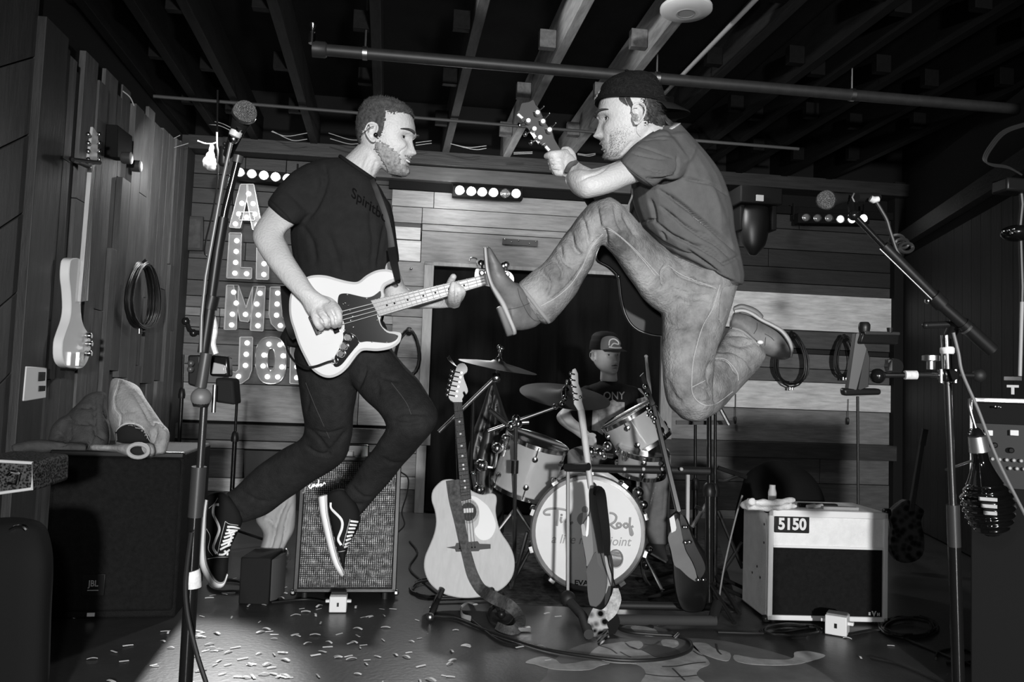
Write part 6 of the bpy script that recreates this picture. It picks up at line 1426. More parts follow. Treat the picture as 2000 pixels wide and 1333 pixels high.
place(me, 'body', M_SKIN, gu); tg = TREE[[k for k in TREE if k.startswith('body')][-1]]
hg.eyes(gu, (1, .12, .0)); hg.brows(gu, M_HAIR); hg.lips(gu, mat('lip_tone', .26, .5), .003)
M_H2 = mat('dark_hair', .035, .5, var=.5, scale=60)
def hair_g(z, th):
    a = abs(th); return sm_(-.045, -.02, z)*sm_(1.72, 1.9, a)
def beard_g(z, th):
    a = abs(th); e = sm_(.55, .95, a)*(1-sm_(1.38, 1.60, a)); w = sm_(-.026, -.06, z)*e
    if z < -.085: w = max(w, .8*sm_(-.085, -.10, z)*(1-sm_(1.2, 1.5, a)))
    if a < .4: w = max(w, .5*g_(z+.056, .004))
    return w
hg.shell(hair_g, .007, .0025, 'hair', M_H2, gu)
m = MB(); rn_ = random.Random(4)
for i in range(40):
    for sd in (-1, 1):
        f_ = rn_.random(); th0 = 1.20+.29*f_; L_ = .018+.030*f_*rn_.uniform(.6, 1); z0_ = .048
        P_ = [hg.surf(z0_-L_*k_/5, sd*(th0+.10*(k_/5)**1.5+rn_.uniform(-.01, .01)), .0030*math.sin(math.pi*(k_+1)/7)+.0006) for k_ in range(6)]
        m.tube(P_, [.0013, .0014, .0013, .0011, .0008, .0003], 5)
m.build('temple_hair', M_H2, parent=gu, kind='stuff')
hg.blades(hair_g, 900, .022, .0009, 'hair_tufts', M_H2, gu, (-.5, 0, -.8), .006)
hg.blades(beard_g, 4200, .005, .00042, 'beard_hairs', mat('stubble', .16, .8), gu, (.2, 0, -.9), .0005)
m = MB()
for i in range(46):                               # locks showing under the cap behind the ear
    t_ = i/45; x0, y0 = kX((760+300*t_+random.uniform(-12, 12), 540+100*t_+random.uniform(-10, 30)))[0]
    L_ = random.uniform(.5, 1)*(1 if .05 < t_ < .95 else .6); d = 2.33+random.uniform(-.01, .10); c_ = random.uniform(-6, 10)
    m.tube(catmull([W(x0, y0, d), W(x0+6*L_+c_*.4, y0+14*L_, d), W(x0+12*L_+c_, y0+25*L_, d+.01), W(x0+22*L_+c_, y0+30*L_, d+.02)], 3), [.005*(1-.8*abs(j-4)/9) for j in range(10)], 6)
m.build('hair_locks', M_H2, parent=gu, kind='stuff')
MB().ball(W(1241, 231, 2.298), .0125, 12, (.8, .8, 1.1)).build('earpiece', mat('earpiece_chrome', .7, .25, .6, bump=1, bscale=300, scale=200), parent=gu)
m = MB(); stroke(m, tg, kX((700, 540), (650, 545), (625, 600), (640, 640)), 1.4, .006, flat=1); stroke(m, tg, kX((720, 740), (690, 790), (695, 860), (740, 915)), 1, .002, flat=1); m.build('earpiece_cord', mat('clear_cord', .4, .3), parent=gu)
# backward cap
cp = MB(); secs = []
Rc = lambda z, th: hg.surf(z, th, .0125 if z < .09 else .010)
for i in range(22):
    secs.append([Rc((z0 := .043+.019*math.cos(2*math.pi*j/56))+(.1222-z0)*i/21, 2*math.pi*j/56) for j in range(56)])
secs = [[p+(hg.u*.005*min(1, i/12)) for p in s_] for i, s_ in enumerate(secs)]
cp.loft(secs); me_cap = cp.build('cap', mat('cap_mesh', .014, .85, var=.5, scale=140, bump=.8, bscale=300), parent=gu)
MB().tube([hg.surf(.045+.019*math.cos(2*math.pi*j/56), 2*math.pi*j/56, .0125) for j in range(56)], .0045, 6, closed=True).build('cap_band', M_BLKM, parent=me_cap)
m = MB(); L = []
for k_ in range(15):
    a = math.radians(180-52+104*k_/14); e = hg.surf(.028, a, .010); ext = .072*math.sin(math.pi*(k_+.9)/15.8)**.6
    tip = e-hg.f*ext-hg.u*(.020+.35*ext*.4)+hg.l*(e-hg.c).dot(hg.l)*.05
    L.append([e+hg.u*.003, (e+tip)/2+hg.u*.008, tip+hg.u*.002, tip-hg.u*.002, (e+tip)/2+hg.u*.004, e-hg.u*.002])
m.loft(L); m.build('cap_bill', M_BLKM, parent=me_cap)
m = MB()
for i in range(10): m.ball(hg.surf(.072+.004*(i % 5), -.12+.06*(i//2) if i else 0, .014), .0045+.001*(i % 3), 8)
m.build('cap_emblem', mat('emblem_silver', .25, .4, .4), parent=me_cap, kind='stuff')
MB().ball(hg.P(-.01, 0, .146), .006, 8, (1, 1, .5)).build('cap_button', M_BLKM, parent=me_cap)
# T-shirt
m = MB(); rib(m, torso, p=.95)
rib(m, [(1288, 252, 1350, 330, 2.30, .08), (1262, 266, 1330, 348, 2.25, .078), (1238, 283, 1312, 352, 2.215, .07), (1222, 300, 1295, 352, 2.20, .064), (1212, 313, 1280, 364, 2.19, .060)])
rib(m, [(1300, 262, 1345, 262, 2.36, .08), (1285, 300, 1345, 300, 2.33, .09), (1290, 345, 1350, 345, 2.34, .08)])
rib(m, [(1384, 545, 1400, 552, 2.43, .09), (1400, 540, 1447, 552, 2.43, .10), (1405, 552, 1443, 557, 2.43, .095)])
me = remesh(m, .0042, 3)
crs = [(kG((970, 690), (1060, 700), (1170, 672)), 2.2, .012), (kG((890, 540), (980, 560), (1090, 580)), 1.6, .005), (kG((930, 500), (1000, 520), (1130, 570)), 1.4, .005), (kG((990, 450), (1080, 430), (1140, 445)), 1.8, .006), (kG((960, 470), (1030, 455), (1100, 460)), 1.5, .005),
       (kG((1010, 660), (1090, 670), (1165, 655)), 1.5, .007), (kG((950, 620), (1040, 650), (1130, 650)), 1.5, .005), (kG((1160, 560), (1165, 620), (1150, 680)), 2, .007),
       (kG((1190, 690), (1290, 710), (1400, 750), (1465, 800)), 2, .008), (kG((1050, 760), (1180, 850), (1330, 960), (1450, 1060), (1510, 1130)), 2.4, .010), (kG((1120, 790), (1230, 880), (1350, 980), (1480, 1100)), 2.2, .007),
       (kG((1060, 860), (1150, 930), (1260, 1010), (1400, 1090), (1480, 1170)), 2.2, .009), (kG((1040, 960), (1130, 1030), (1260, 1090), (1380, 1150), (1440, 1200)), 2.3, .010), (kG((960, 980), (1050, 1060), (1180, 1130), (1300, 1180), (1420, 1260)), 2.4, .010),
       (kG((950, 960), (1000, 940), (1035, 950)), 2, .010), (kG((1000, 820), (1020, 880), (1030, 950)), 3, .008), (kG((1060, 1010), (1080, 1030), (1090, 1060)), 2, .008), (kG((1260, 1000), (1340, 1030), (1400, 1080)), 1.6, .006), (kG((1270, 1080), (1350, 1110), (1420, 1160)), 1.6, .006),
       (kG((1200, 600), (1240, 560), (1270, 480)), 5, -.006), (kG((1430, 1200), (1480, 1180), (1530, 1150)), 2.5, .008), (kG((1330, 700), (1400, 860), (1440, 1000)), 8, -.008), (kG((1220, 1120), (1330, 1200), (1420, 1300)), 3, .01)]
crease(me, [(a, w*1.15, d*1.6) for a, w, d in crs])
place(me, 'tshirt', M_GTEE, gu); tgt = TREE[[k for k in TREE if k.startswith('tshirt')][-1]]
m = MB(); stroke(m, tgt, kG((828, 592), (900, 650), (970, 700), (1022, 738)), 2.5, .001, flat=.5); stroke(m, tgt, kH((1350, 484), (1400, 488), (1448, 486)), 2.5, .001, flat=.5); stroke(m, tgt, kG((1070, 388), (1000, 430), (930, 480)), 3, .001, flat=.5); m.build('collar_and_hems', mat('grey_hem', .08, .9), parent=gu, kind='stuff')
# jeans
m = MB(); rib(m, thR, p=.9); rib(m, thL, p=.9); rib(m, shL, p=.9); rib(m, [(1300, 495, 1445, 505, 2.43, .12), (1305, 540, 1445, 545, 2.43, .13), (1305, 590, 1430, 590, 2.41, .12)])
me = remesh(m, .0045, 3); rough_up(me, .0025, 14, .001, 40)
J = [(kH((720, 180), (730, 230), (725, 285)), 4, .012), (kH((750, 190), (850, 270), (950, 370), (1010, 430)), 2, .004), (kH((700, 220), (640, 300), (600, 400), (500, 520), (390, 600)), 2, .004), (kH((480, 270), (500, 350), (560, 400)), 3, .008), (kH((540, 200), (560, 290), (600, 330)), 3, .008), (kH((440, 330), (500, 420), (480, 470)), 3, .007),
     (kH((600, 120), (630, 220), (640, 280)), 3, .007), (kH((380, 420), (430, 480), (400, 560)), 3, .006), (kH((820, 90), (860, 170), (900, 230)), 3, .006), (kH((780, 60), (800, 150), (830, 200)), 3, .006), (kH((680, 60), (690, 130), (700, 180)), 3, .006), (kH((1060, 380), (1040, 430), (1050, 500)), 3, .012), (kH((1090, 390), (1150, 440), (1250, 480), (1340, 500)), 3, .010),
     (kH((1100, 320), (1180, 360), (1280, 400)), 3, .008), (kH((1080, 500), (1150, 530), (1300, 530)), 3, .004), (kH((1350, 500), (1300, 650), (1250, 750), (1200, 950)), 2, .004), (kH((1310, 880), (1400, 900), (1450, 980)), 3, .012), (kH((1320, 900), (1290, 960), (1300, 1040)), 4, .010), (kH((1200, 1060), (1250, 1130), (1330, 1110)), 3, .006), (kH((1220, 1030), (1280, 1060), (1300, 1100)), 2, .005),
     (kH((1100, 560), (1180, 590), (1280, 580)), 4, .004), (kH((1060, 700), (1120, 720), (1200, 710)), 4, .004), (kH((1400, 800), (1470, 820), (1540, 800)), 4, .006), (kH((1380, 760), (1470, 760), (1530, 780)), 3, .006), (kH((1330, 850), (1420, 850), (1500, 900), (1530, 960)), 3, .008), (kH((1060, 1000), (1090, 1080), (1150, 1150)), 5, .004)]
crease(me, [(a, w*1.2, d*1.7) for a, w, d in J])
place(me, 'jeans', M_DEN, gu); tgj = TREE[[k for k in TREE if k.startswith('jeans')][-1]]
M_TH = mat('denim_thread', .42, .8)
m = MB()
for q in (kH((715, 185), (745, 183), (800, 220), (880, 290), (960, 375), (1020, 440)), kH((722, 195), (760, 198), (830, 250), (910, 330), (1000, 440)), kH((715, 215), (680, 250), (640, 310), (600, 400), (540, 490), (460, 560), (380, 605)), kH((1350, 490), (1310, 620), (1255, 720), (1210, 880), (1198, 1000), (1205, 1090), (1260, 1140), (1330, 1135), (1420, 1070)),
          kH((1390, 500), (1370, 540), (1355, 600), (1345, 680)), kH((1200, 1045), (1230, 1030), (1270, 1010)), kH((1310, 890), (1380, 895), (1440, 960), (1450, 1010)), kH((1070, 385), (1150, 440), (1330, 510))):
    stroke(m, tgj, q, 1.1, .0012)
m.build('stitching', M_TH, parent=gu, kind='stuff')
m = MB(); stroke(m, tgj, kH((262, 490), (320, 560), (380, 640), (425, 695)), 7, .002, flat=.5); m.build('trouser_hem', mat('denim_hem', .26, .85), parent=gu)
m = MB(); stroke(m, tgj, kY((280, 490), (400, 520), (500, 590), (620, 700)), 5, .002, flat=.5); m.build('trouser_hem', mat('denim_hem', .26, .85), parent=gu)
m = MB(); patch(m, tgj, cat2(kH((1360, 520), (1400, 500), (1440, 510), (1400, 620), (1355, 700), (1345, 640)), 3, True), .003, step=6); m.build('back_pocket', mat('denim_pocket', .24, .85, var=.3, scale=20), parent=gu)
# boots
M_SOLE = mat('boot_sole', .42, .5)
def boot(upper, shaft, sole, heel, seams):
    m = MB(); rib(m, upper, p=.85); rib(m, shaft, p=.9); me = remesh(m, .0045, 4); b = place(me, 'boot', M_BOOT, gu); tb = TREE[[k for k in TREE if k.startswith('boot')][-1]]
    m = MB(); rib(m, sole, n=26, p=.6); m.build('boot_sole', M_SOLE, parent=b); ts = tree(m)
    m = MB(); rib(m, heel, n=26, p=.55); m.build('boot_heel', mat('heel_leather', .16, .5), parent=b)
    m = MB(); [stroke(m, tb, q, 1.2, .0012) for q in seams]; m.build('boot_seam', mat('boot_thread', .06, .7), parent=b, kind='stuff')
boot([(951, 482, 958, 484, 2.18, .028), (950, 500, 970, 503, 2.18, .040), (952, 522, 981, 520, 2.19, .046), (956, 545, 990, 536, 2.19, .048), (964, 566, 1003, 550, 2.20, .048), (974, 585, 1022, 566, 2.21, .046), (984, 604, 1035, 590, 2.22, .044), (993, 622, 1040, 608, 2.23, .042), (1003, 643, 1036, 632, 2.24, .036)],
     [(992, 560, 1004, 645, 2.22, .044), (1004, 552, 1020, 646, 2.23, .046), (1022, 556, 1044, 640, 2.25, .048), (1038, 566, 1060, 628, 2.26, .048)],
     [(944, 484, 951, 483, 2.18, .034), (945, 505, 953, 504, 2.18, .045), (948, 530, 956, 528, 2.18, .052), (956, 558, 964, 554, 2.19, .053), (967, 580, 977, 574, 2.20, .046), (977, 597, 988, 592, 2.21, .043), (987, 618, 997, 613, 2.22, .044), (999, 645, 1008, 642, 2.23, .042), (1001, 655, 1009, 652, 2.24, .036)],
     [(969, 603, 983, 598, 2.21, .042), (977, 625, 992, 619, 2.22, .044), (985, 646, 1000, 641, 2.23, .043), (989, 657, 1004, 652, 2.24, .040)],
     [k6((400, 900), (520, 880), (620, 850), (720, 805)), k6((540, 620), (570, 740), (620, 850), (680, 960), (760, 1040), (850, 1050))])
boot([(1436, 610, 1426, 642, 2.62, .036), (1452, 612, 1440, 655, 2.62, .042), (1468, 618, 1458, 672, 2.62, .044), (1484, 626, 1474, 688, 2.62, .044), (1500, 634, 1494, 694, 2.62, .045), (1516, 644, 1508, 699, 2.62, .047), (1530, 657, 1522, 703, 2.62, .046), (1541, 674, 1534, 703, 2.62, .038), (1546, 690, 1543, 699, 2.62, .02)],
     [(1430, 618, 1478, 670, 2.62, .044), (1426, 636, 1482, 690, 2.61, .05), (1424, 648, 1484, 700, 2.60, .052)],
     [(1434, 604, 1436, 613, 2.62, .036), (1452, 603, 1450, 611, 2.62, .043), (1470, 609, 1466, 617, 2.62, .043), (1490, 622, 1485, 629, 2.62, .042), (1512, 633, 1507, 640, 2.62, .048), (1530, 644, 1524, 651, 2.62, .053), (1544, 662, 1536, 667, 2.62, .050), (1550, 682, 1543, 684, 2.62, .038), (1547, 698, 1543, 697, 2.62, .02)],
     [(1433, 599, 1434, 609, 2.62, .038), (1448, 594, 1449, 605, 2.62, .043), (1468, 599, 1466, 612, 2.62, .043), (1482, 607, 1478, 618, 2.62, .042), (1491, 617, 1485, 626, 2.62, .040)],
     [kY((600, 430), (595, 500), (560, 560)), kY((690, 560), (760, 600), (800, 640)), kY((700, 600), (690, 700))])
MB().ball(W(1485, 669, 2.54), .007, 8, (1.5, 1, 1)).build('boot_pull', M_WHT, parent=gu)
m = MB(); stroke(m, tg, k2((770, 1060), (790, 980), (840, 925), (900, 920)), 7, .002, flat=.5); m.tube(catmull([W(x, y, d) for x, y, d in ((1107, 336, 2.29), (1113, 325, 2.275), (1122, 318, 2.28), (1128, 319, 2.30))], 4), .007, 8, flat=.4); m.build('wristband', mat('band_grey', .09, .7), parent=gu)
# black guitar behind the raised leg
gg = thing('black_guitar', 'black guitar with pale binding behind the raised knee of the leaping man in the cap', 'guitar', W(1270, 655, 2.56))
m = MB(); o_ = cat2([(1166, 506), (1190, 522), (1207, 540), (1211, 560), (1214, 585), (1222, 615), (1236, 637), (1258, 650), (1291, 657), (1330, 652), (1362, 630), (1374, 590), (1366, 540), (1335, 500), (1290, 480), (1255, 475), (1225, 470), (1195, 462), (1175, 478)], 4, True)
GQ = Plane(1270, 560, 2.56, RZ)
m.prism([GQ(x, y) for x, y in o_], RZ*.05, .004); m.build('body', mat('black_lacquer', .008, .5, spec=.25), parent=gg)
MB().tube([GQ(x, y, .001) for x, y in o_], .0009, 6, closed=True).build('binding', mat('binding_dim', .38, .3), parent=gg)
MB().ball(GQ(1208, 540, .006), .006, 8).build('strap_button', M_CHR, parent=gg)
hq = cat2(k2((128, 293), (165, 235), (190, 155), (222, 140), (290, 130), (345, 102), (375, 170), (425, 230), (500, 400), (588, 520), (610, 600), (660, 690), (705, 785), (560, 800), (532, 745), (470, 690), (400, 650), (300, 510), (215, 395)), 2, True)
MB().prism([W(x, y, 2.34) for x, y in hq], RZ*.014+RX*.004).build('headstock', mat('black_satin', .02, .6), parent=gg)
MB().tube([W(1085, 300, 2.355), W(1110, 330, 2.37), W(1150, 390, 2.42), W(1200, 470, 2.53)], .019, 12, flat=.6).build('neck', mat('black_satin', .02, .6), parent=gg)
for q in (k2((130, 295), (190, 350)), k2((300, 505), (360, 600)), k2((372, 610), (410, 665)), k2((455, 690), (478, 680)), k2((492, 715), (540, 770))):
    MB().hexa([W(q[0][0], q[0][1], 2.335), W(q[1][0], q[1][1], 2.335), W(q[1][0]+4, q[1][1]-3, 2.335), W(q[0][0]+4, q[0][1]-3, 2.335)], RZ*.012).build('side_binding', mat('binding_white', .6, .3), parent=gg)
for (a, b), (c, d) in zip(k2((400, 272), (470, 388), (555, 497), (280, 378), (358, 485), (432, 597)) , k2((480, 185), (555, 275), (635, 402), (165, 430), (240, 548), (315, 658))):
    m = MB(); p = W(a, b, 2.325); m.lathe(p, -RZ, [(.0085, -.012), (.0085, .006), (.006, .009)], 14); m.build('tuner_post', mat('nickel', .55, .35, .7), parent=gg)
    m = MB(); m.cyl(W(a-5, b+2, 2.335), W(c, d, 2.335), .0022, 6)
    if c < 1040: m.ball(W(c, d, 2.335), .008, 10, (.8, .8, 1))
    else: m.ball(W(c, d, 2.335), .0035, 8, (.8, .8, 1)); m.cyl(W(a-8, b-2, 2.33), W(c-8, d+5, 2.33), .0016, 6)
    m.build('tuner_key', M_CHR, parent=gg)
MB().tube(catmull([W(x, y, 2.3) for x, y in ((1234, 362), (1235, 380), (1230, 395), (1224, 410))], 4), .0028, 6).build('pack_cable', mat('cable_grey', .16, .5), parent=gg)
band('strap', [W(1262, 250, 2.44), W(1248, 330, 2.55), W(1240, 420, 2.56), W(1235, 480, 2.56)], [.04, .04, .035, .03], mat('strap_black', .008, .6), gg)

# ------------------------------------------------------------------ drummer
DD = 4.95
dr = thing('person', 'drummer in two-tone cap and black printed T-shirt seated behind the drums', 'person', W(1200, 930, 4.9))
hd3 = Head(W(1184, 693, DD), RX*.50-RZ*.86-RY*.02, RY, 1.0, 0)
dt = [(1169, 746, 1207, 748, 4.95, .058), (1147, 754, 1235, 756, 4.95, .095), (1134, 770, 1248, 772, 4.95, .12), (1140, 805, 1244, 806, 4.95, .12), (1146, 840, 1238, 840, 4.95, .12), (1146, 885, 1240, 885, 4.95, .13)]
da = [(1130, 765, 1160, 772, 4.92, .05), (1108, 790, 1142, 800, 4.88, .05), (1088, 810, 1116, 803, 4.82, .042), (1090, 824, 1118, 813, 4.78, .038), (1104, 837, 1126, 822, 4.72, .036), (1120, 847, 1139, 832, 4.66, .032), (1136, 859, 1151, 845, 4.60, .026), (1148, 868, 1160, 852, 4.56, .022)]
m = MB(); hd3.skin(m, 48, 50); rib(m, [(1172, 742, 1206, 744, 4.95, .055), (1173, 720, 1204, 722, 4.95, .052), (1174, 705, 1200, 707, 4.95, .05)]); rib(m, shr(dt, .85)); rib(m, da)
for k_ in range(4): limb(m, [(1152, 854+k_*4.5, 4.55, 3.6), (1160, 856+k_*4.5, 4.53, 3.4), (1163, 862+k_*3.4, 4.52, 3)])
limb(m, [(1148, 852, 4.56, 4), (1156, 849, 4.55, 3.6), (1162, 851, 4.54, 3)])
rib(m, [(1232, 765, 1252, 760, 4.95, .05), (1246, 790, 1266, 782, 4.9, .045), (1256, 810, 1274, 800, 4.82, .035), (1262, 806, 1280, 798, 4.75, .025)]); 
for k_ in range(4): limb(m, [(1268, 792+k_*4.5, 4.72, 3.6), (1262, 792+k_*4.5, 4.70, 3.4), (1260, 794+k_*4.2, 4.72, 3)])
limb(m, [(1272, 790, 4.74, 4), (1268, 784, 4.74, 3.4), (1267, 779, 4.74, 3)])
legs = [[(1150, 870, 1240, 875, 4.9, .10), (1130, 872, 1180, 905, 4.8, .09), (1112, 878, 1150, 915, 4.6, .08), (1108, 890, 1145, 920, 4.5, .075), (1110, 960, 1142, 965, 4.52, .06), (1115, 1050, 1140, 1052, 4.55, .05)],
        [(1190, 870, 1260, 880, 4.9, .10), (1225, 880, 1285, 905, 4.75, .09), (1250, 895, 1308, 925, 4.6, .085), (1252, 935, 1308, 945, 4.55, .08), (1256, 990, 1304, 995, 4.6, .07), (1262, 1040, 1304, 1045, 4.65, .065), (1266, 1060, 1306, 1062, 4.66, .065)]]
for l in legs: rib(m, shr(l, .8))
me = remesh(m, .0045, 2); crease(me, [(kI((900, 560), (960, 640), (1060, 690)), 2, .003)]); place(me, 'body', mat('skin_drummer', .50, .5, var=.12, scale=14), dr)
hd3.eyes(dr, (1, -.1, 0)); hd3.brows(dr, M_HAIR); hd3.lips(dr, mat('lip_tone', .26, .5))
m = MB(); m.tube([hd3.P(.088-.006*abs(y)/.02, y, -.060-abs(y)*.15) for y in (-.022, -.012, 0, .012, .022)], [.002, .0035, .0035, .0035, .002], 8); m.build('moustache', mat('moustache', .08, .8), parent=dr)
cp = MB(); secs = []
for i in range(16):
    z = .030+(.1222-.030)*i/15; secs.append([hd3.surf(z, 2*math.pi*j/40, .011)+hd3.u*(.010*min(1, i/9)) for j in range(40)])
cp.loft(secs); cap3 = cp.build('cap', M_BLKM, parent=dr); tc = tree(cp)
m = MB(); patch(m, tc, cat2(kZ5((482, 130), (520, 92), (590, 86), (650, 110), (690, 180), (696, 215), (600, 228), (486, 238)), 3, True), .004, step=3); m.build('cap_front', mat('cap_grey', .14, .8), parent=cap3)
m = MB(); stroke(m, tc, kZ5((560, 180), (570, 130), (610, 115), (650, 140), (655, 170), (610, 160), (580, 190)), 2.5, .008, flat=.5); stroke(m, tc, kZ5((560, 195), (620, 205), (685, 205)), 3.0, .008, flat=.5); m.build('cap_emblem', mat('emblem_pale', .6, .6), parent=cap3)
m = MB(); L = []
for k_ in range(13):
    a = math.radians(-55+110*k_/12); e = hd3.surf(.034, a, .010); ext = .07*math.sin(math.pi*(k_+.9)/13.8)**.6; tip = e+hd3.f*ext-hd3.u*.012
    L.append([e+hd3.u*.002, tip+hd3.u*.002, tip-hd3.u*.001, e-hd3.u*.002])
m.loft(L); m.build('cap_bill', mat('bill_dark', .03, .8), parent=cap3)
m = MB(); rib(m, dt, p=.9); rib(m, [(1142, 752, 1165, 775, 4.93, .075), (1122, 768, 1155, 795, 4.90, .068), (1108, 788, 1144, 804, 4.88, .06)]); rib(m, [(1222, 755, 1245, 758, 4.95, .07), (1236, 778, 1262, 775, 4.92, .06)])
me = remesh(m, .008, 4); rough_up(me, .005, 8); crease(me, [([(1160, 790), (1168, 820), (1160, 860)], 3, .01), ([(1235, 780), (1225, 820), (1232, 860)], 3, .01)]); place(me, 'tshirt', M_TEE, dr); td = TREE[[k for k in TREE if k.startswith('tshirt')][-1]]
ts3 = [o for o in COL.objects if o.name.startswith('tshirt')][-1]
vs, fs = glyphs('ONY', 1, 0, .01); m = MB(); m.add([on(td, 1199+p.x*19, 774-p.y*21, .003, 4.83) for p in vs], fs); m.build('shirt_lettering', mat('print_grey', .3, .7), parent=ts3, smooth=False)
m = MB(); patch(m, td, kZ5((398, 785), (540, 758), (600, 720), (640, 745), (718, 750), (716, 860), (600, 900), (520, 960), (500, 1080), (440, 1040), (388, 1030)), .003, step=4); m.build('shirt_print', mat('photo_print', .34, .7, var=1.0, scale=10), parent=ts3)
m = MB(); [rib(m, l, p=.9) for l in legs]; me = remesh(m, .010, 4); crease(me, [([(1285, 940), (1270, 985), (1262, 1010)], 3, .014), ([(1300, 950), (1296, 1000)], 3, .008), ([(1258, 945), (1268, 965)], 3, .008)]); place(me, 'trousers', mat('khaki', .18, .9, var=.2, scale=12), dr)
m = MB(); rib(m, [(1262, 1065, 1300, 1062, 4.66, .05), (1258, 1078, 1302, 1080, 4.55, .05), (1262, 1090, 1306, 1095, 4.42, .045)]); me = remesh(m, .008, 3); place(me, 'shoe', mat('shoe_dark', .05, .6), dr)
m = MB(); rib(m, [(1120, 1060, 1138, 1062, 4.56, .05), (1116, 1078, 1140, 1080, 4.45, .05), (1116, 1090, 1140, 1094, 4.36, .045)]); me = remesh(m, .008, 3); place(me, 'shoe', mat('shoe_dark', .05, .6), dr)
sq = W(1200, 905, 5.0); t = thing('drum_stool', 'round drum stool hidden under the drummer', 'stool', (sq.x, sq.y, 0)); MB().lathe((sq.x, sq.y, sq.z-.13), (0, 0, 1), [(.15, 0), (.17, .02), (.17, .06), (.15, .075)], 24).build('seat', M_BLKM, parent=t); MB().cyl((sq.x, sq.y, .3), (sq.x, sq.y, sq.z-.12), .014).build('post', M_CHR, parent=t)
for a in (90, 210, 330): MB().cyl((sq.x, sq.y, .33), (sq.x+.22*math.cos(math.radians(a)), sq.y+.22*math.sin(math.radians(a)), .01), .009).build('leg', M_CHR, parent=t)
# ================================================================== LEFT MICROPHONE STAND (near)
k5 = K(1580, 360, 6.664)
M_GRY = mat('grey_tube', .04, .4)
M_MESH = mat('mic_mesh', .22, .6, .1, var=.9, scale=300, dots=650, bump=1)
D1 = 1.85
t = thing('microphone_stand', 'tall black microphone stand with tablet holder in the left foreground', 'microphone stand', (W(364, 1333, D1).x, W(364, 1333, D1).y, 0))
top, bot = W(398, 800, D1), W(364, 1333, D1)
g = bot+(bot-top)*((bot.z-.03)/(top.z-bot.z)); 
MB().cyl(W(399, 790, D1), W(385, 1000, D1), .0085, 14).build('upper_tube', mat('steel_tube', .14, .25, .9), parent=t)
MB().cyl(W(389, 912, D1), W(381.5, 1010, D1), .0165, 16).build('grip_sleeve', mat('grey_sleeve', .03, .35), parent=t)
MB().cyl(W(381, 1008, D1), g, .0155, 16).build('lower_tube', M_BLKG, parent=t)
MB().lathe((g.x, g.y, 0), (0, 0, 1), [(.15, 0), (.15, .012), (.03, .03), (.02, .05)], 30).build('round_base', M_BLK, parent=t)
m = MB(); m.tube([W(x, y, D1-.002) for x, y in ((375, 1115), (377, 1125), (378, 1148))], .0175, 12); m.build('white_tape', mat('tape_white', .6, .8, var=.3, scale=60), parent=t)
# boom along the stand: dark tube with clamps
MB().tube([W(466, 306, D1), W(440, 410, D1), W(427, 480, D1)], .0085, 12).build('boom_tube', M_BLKG, parent=t)
MB().cyl(W(466, 304, D1), W(463, 318, D1), .0115, 12).build('boom_cap', M_GRY, parent=t)
MB().tube([W(436, 425, D1), W(425, 490, D1), W(412, 585, D1)], [.0125, .0125, .011], 14).build('boom_sleeve', M_BLK, parent=t)
MB().cyl(W(415, 578, D1), W(409, 604, D1), .0165, 14).build('clamp_collar', M_BLK, parent=t)
MB().cyl(W(410, 600, D1), W(397, 690, D1), .0125, 14).build('boom_lower', M_BLK, parent=t)
MB().cyl(W(403, 690, D1-.03), W(392, 757, D1-.03), .0125, 14).build('grey_sleeve', M_GRY, parent=t)
MB().ball(W(393, 777, D1-.02), .0225, 18).build('knob_ball', mat('knob_grey', .11, .5), parent=t)
MB().lathe(W(392, 795, D1-.02), (0, 0, 1), [(.016, 0), (.02, .01), (.02, .03)], 16).build('ball_collar', M_BLK, parent=t)
m = MB(); m.ball(W(363, 628, D1), .0095, 12); m.tube([W(365, 632, D1), W(370, 645, D1), W(378, 650, D1), W(400, 650, D1)], .0055, 8); m.ball(W(378, 651, D1), .009, 10); m.build('crank_handle', M_BLKG, parent=t)
th = thing('tablet_holder', 'black clamp holding a small recorder behind the left microphone stand', 'holder', W(415, 795, D1+.05))
dd = D1+.06
MB().hexa([W(366, 752, dd), W(392, 760, dd), W(392, 694, dd), W(366, 694, dd)], RZ*.02).build('clamp_jaw', M_BLK, parent=th, bevel=.005)
MB().hexa([W(408, 735, dd), W(448, 738, dd), W(446, 697, dd), W(410, 694, dd)], RZ*.03).build('holder_body', M_BLKG, parent=th, bevel=.006)
MB().hexa([W(412, 731, dd-.006), W(440, 731, dd-.006), W(437, 713, dd-.006), W(416, 708, dd-.006)], RZ*.008).build('screen', mat('grey_screen', .28, .2), parent=th, bevel=.002)
MB().hexa([W(418, 786, dd+.02), W(459, 792, dd+.02), W(455, 742, dd+.02), W(420, 738, dd+.02)], RZ*.05).build('battery_box', M_BLKM, parent=th, bevel=.006)
MB().cyl(W(420, 752, dd-.01), W(417, 806, dd-.01), .005, 10).build('drop_rod', M_STEEL, parent=th)
m = MB(); m.ball(W(373, 710, dd-.01), .008, 8); m.ball(W(372, 722, dd-.01), .008, 8); m.build('jaw_screws', M_GRY, parent=th, kind='stuff')
m = MB(); m.tube(catmull([W(x, y, D1+.02) for x, y in ((410, 600), (420, 640), (416, 670), (422, 692))], 4), .006, 8); m.build('white_tape_strip', mat('tape_white', .6, .8), parent=th)
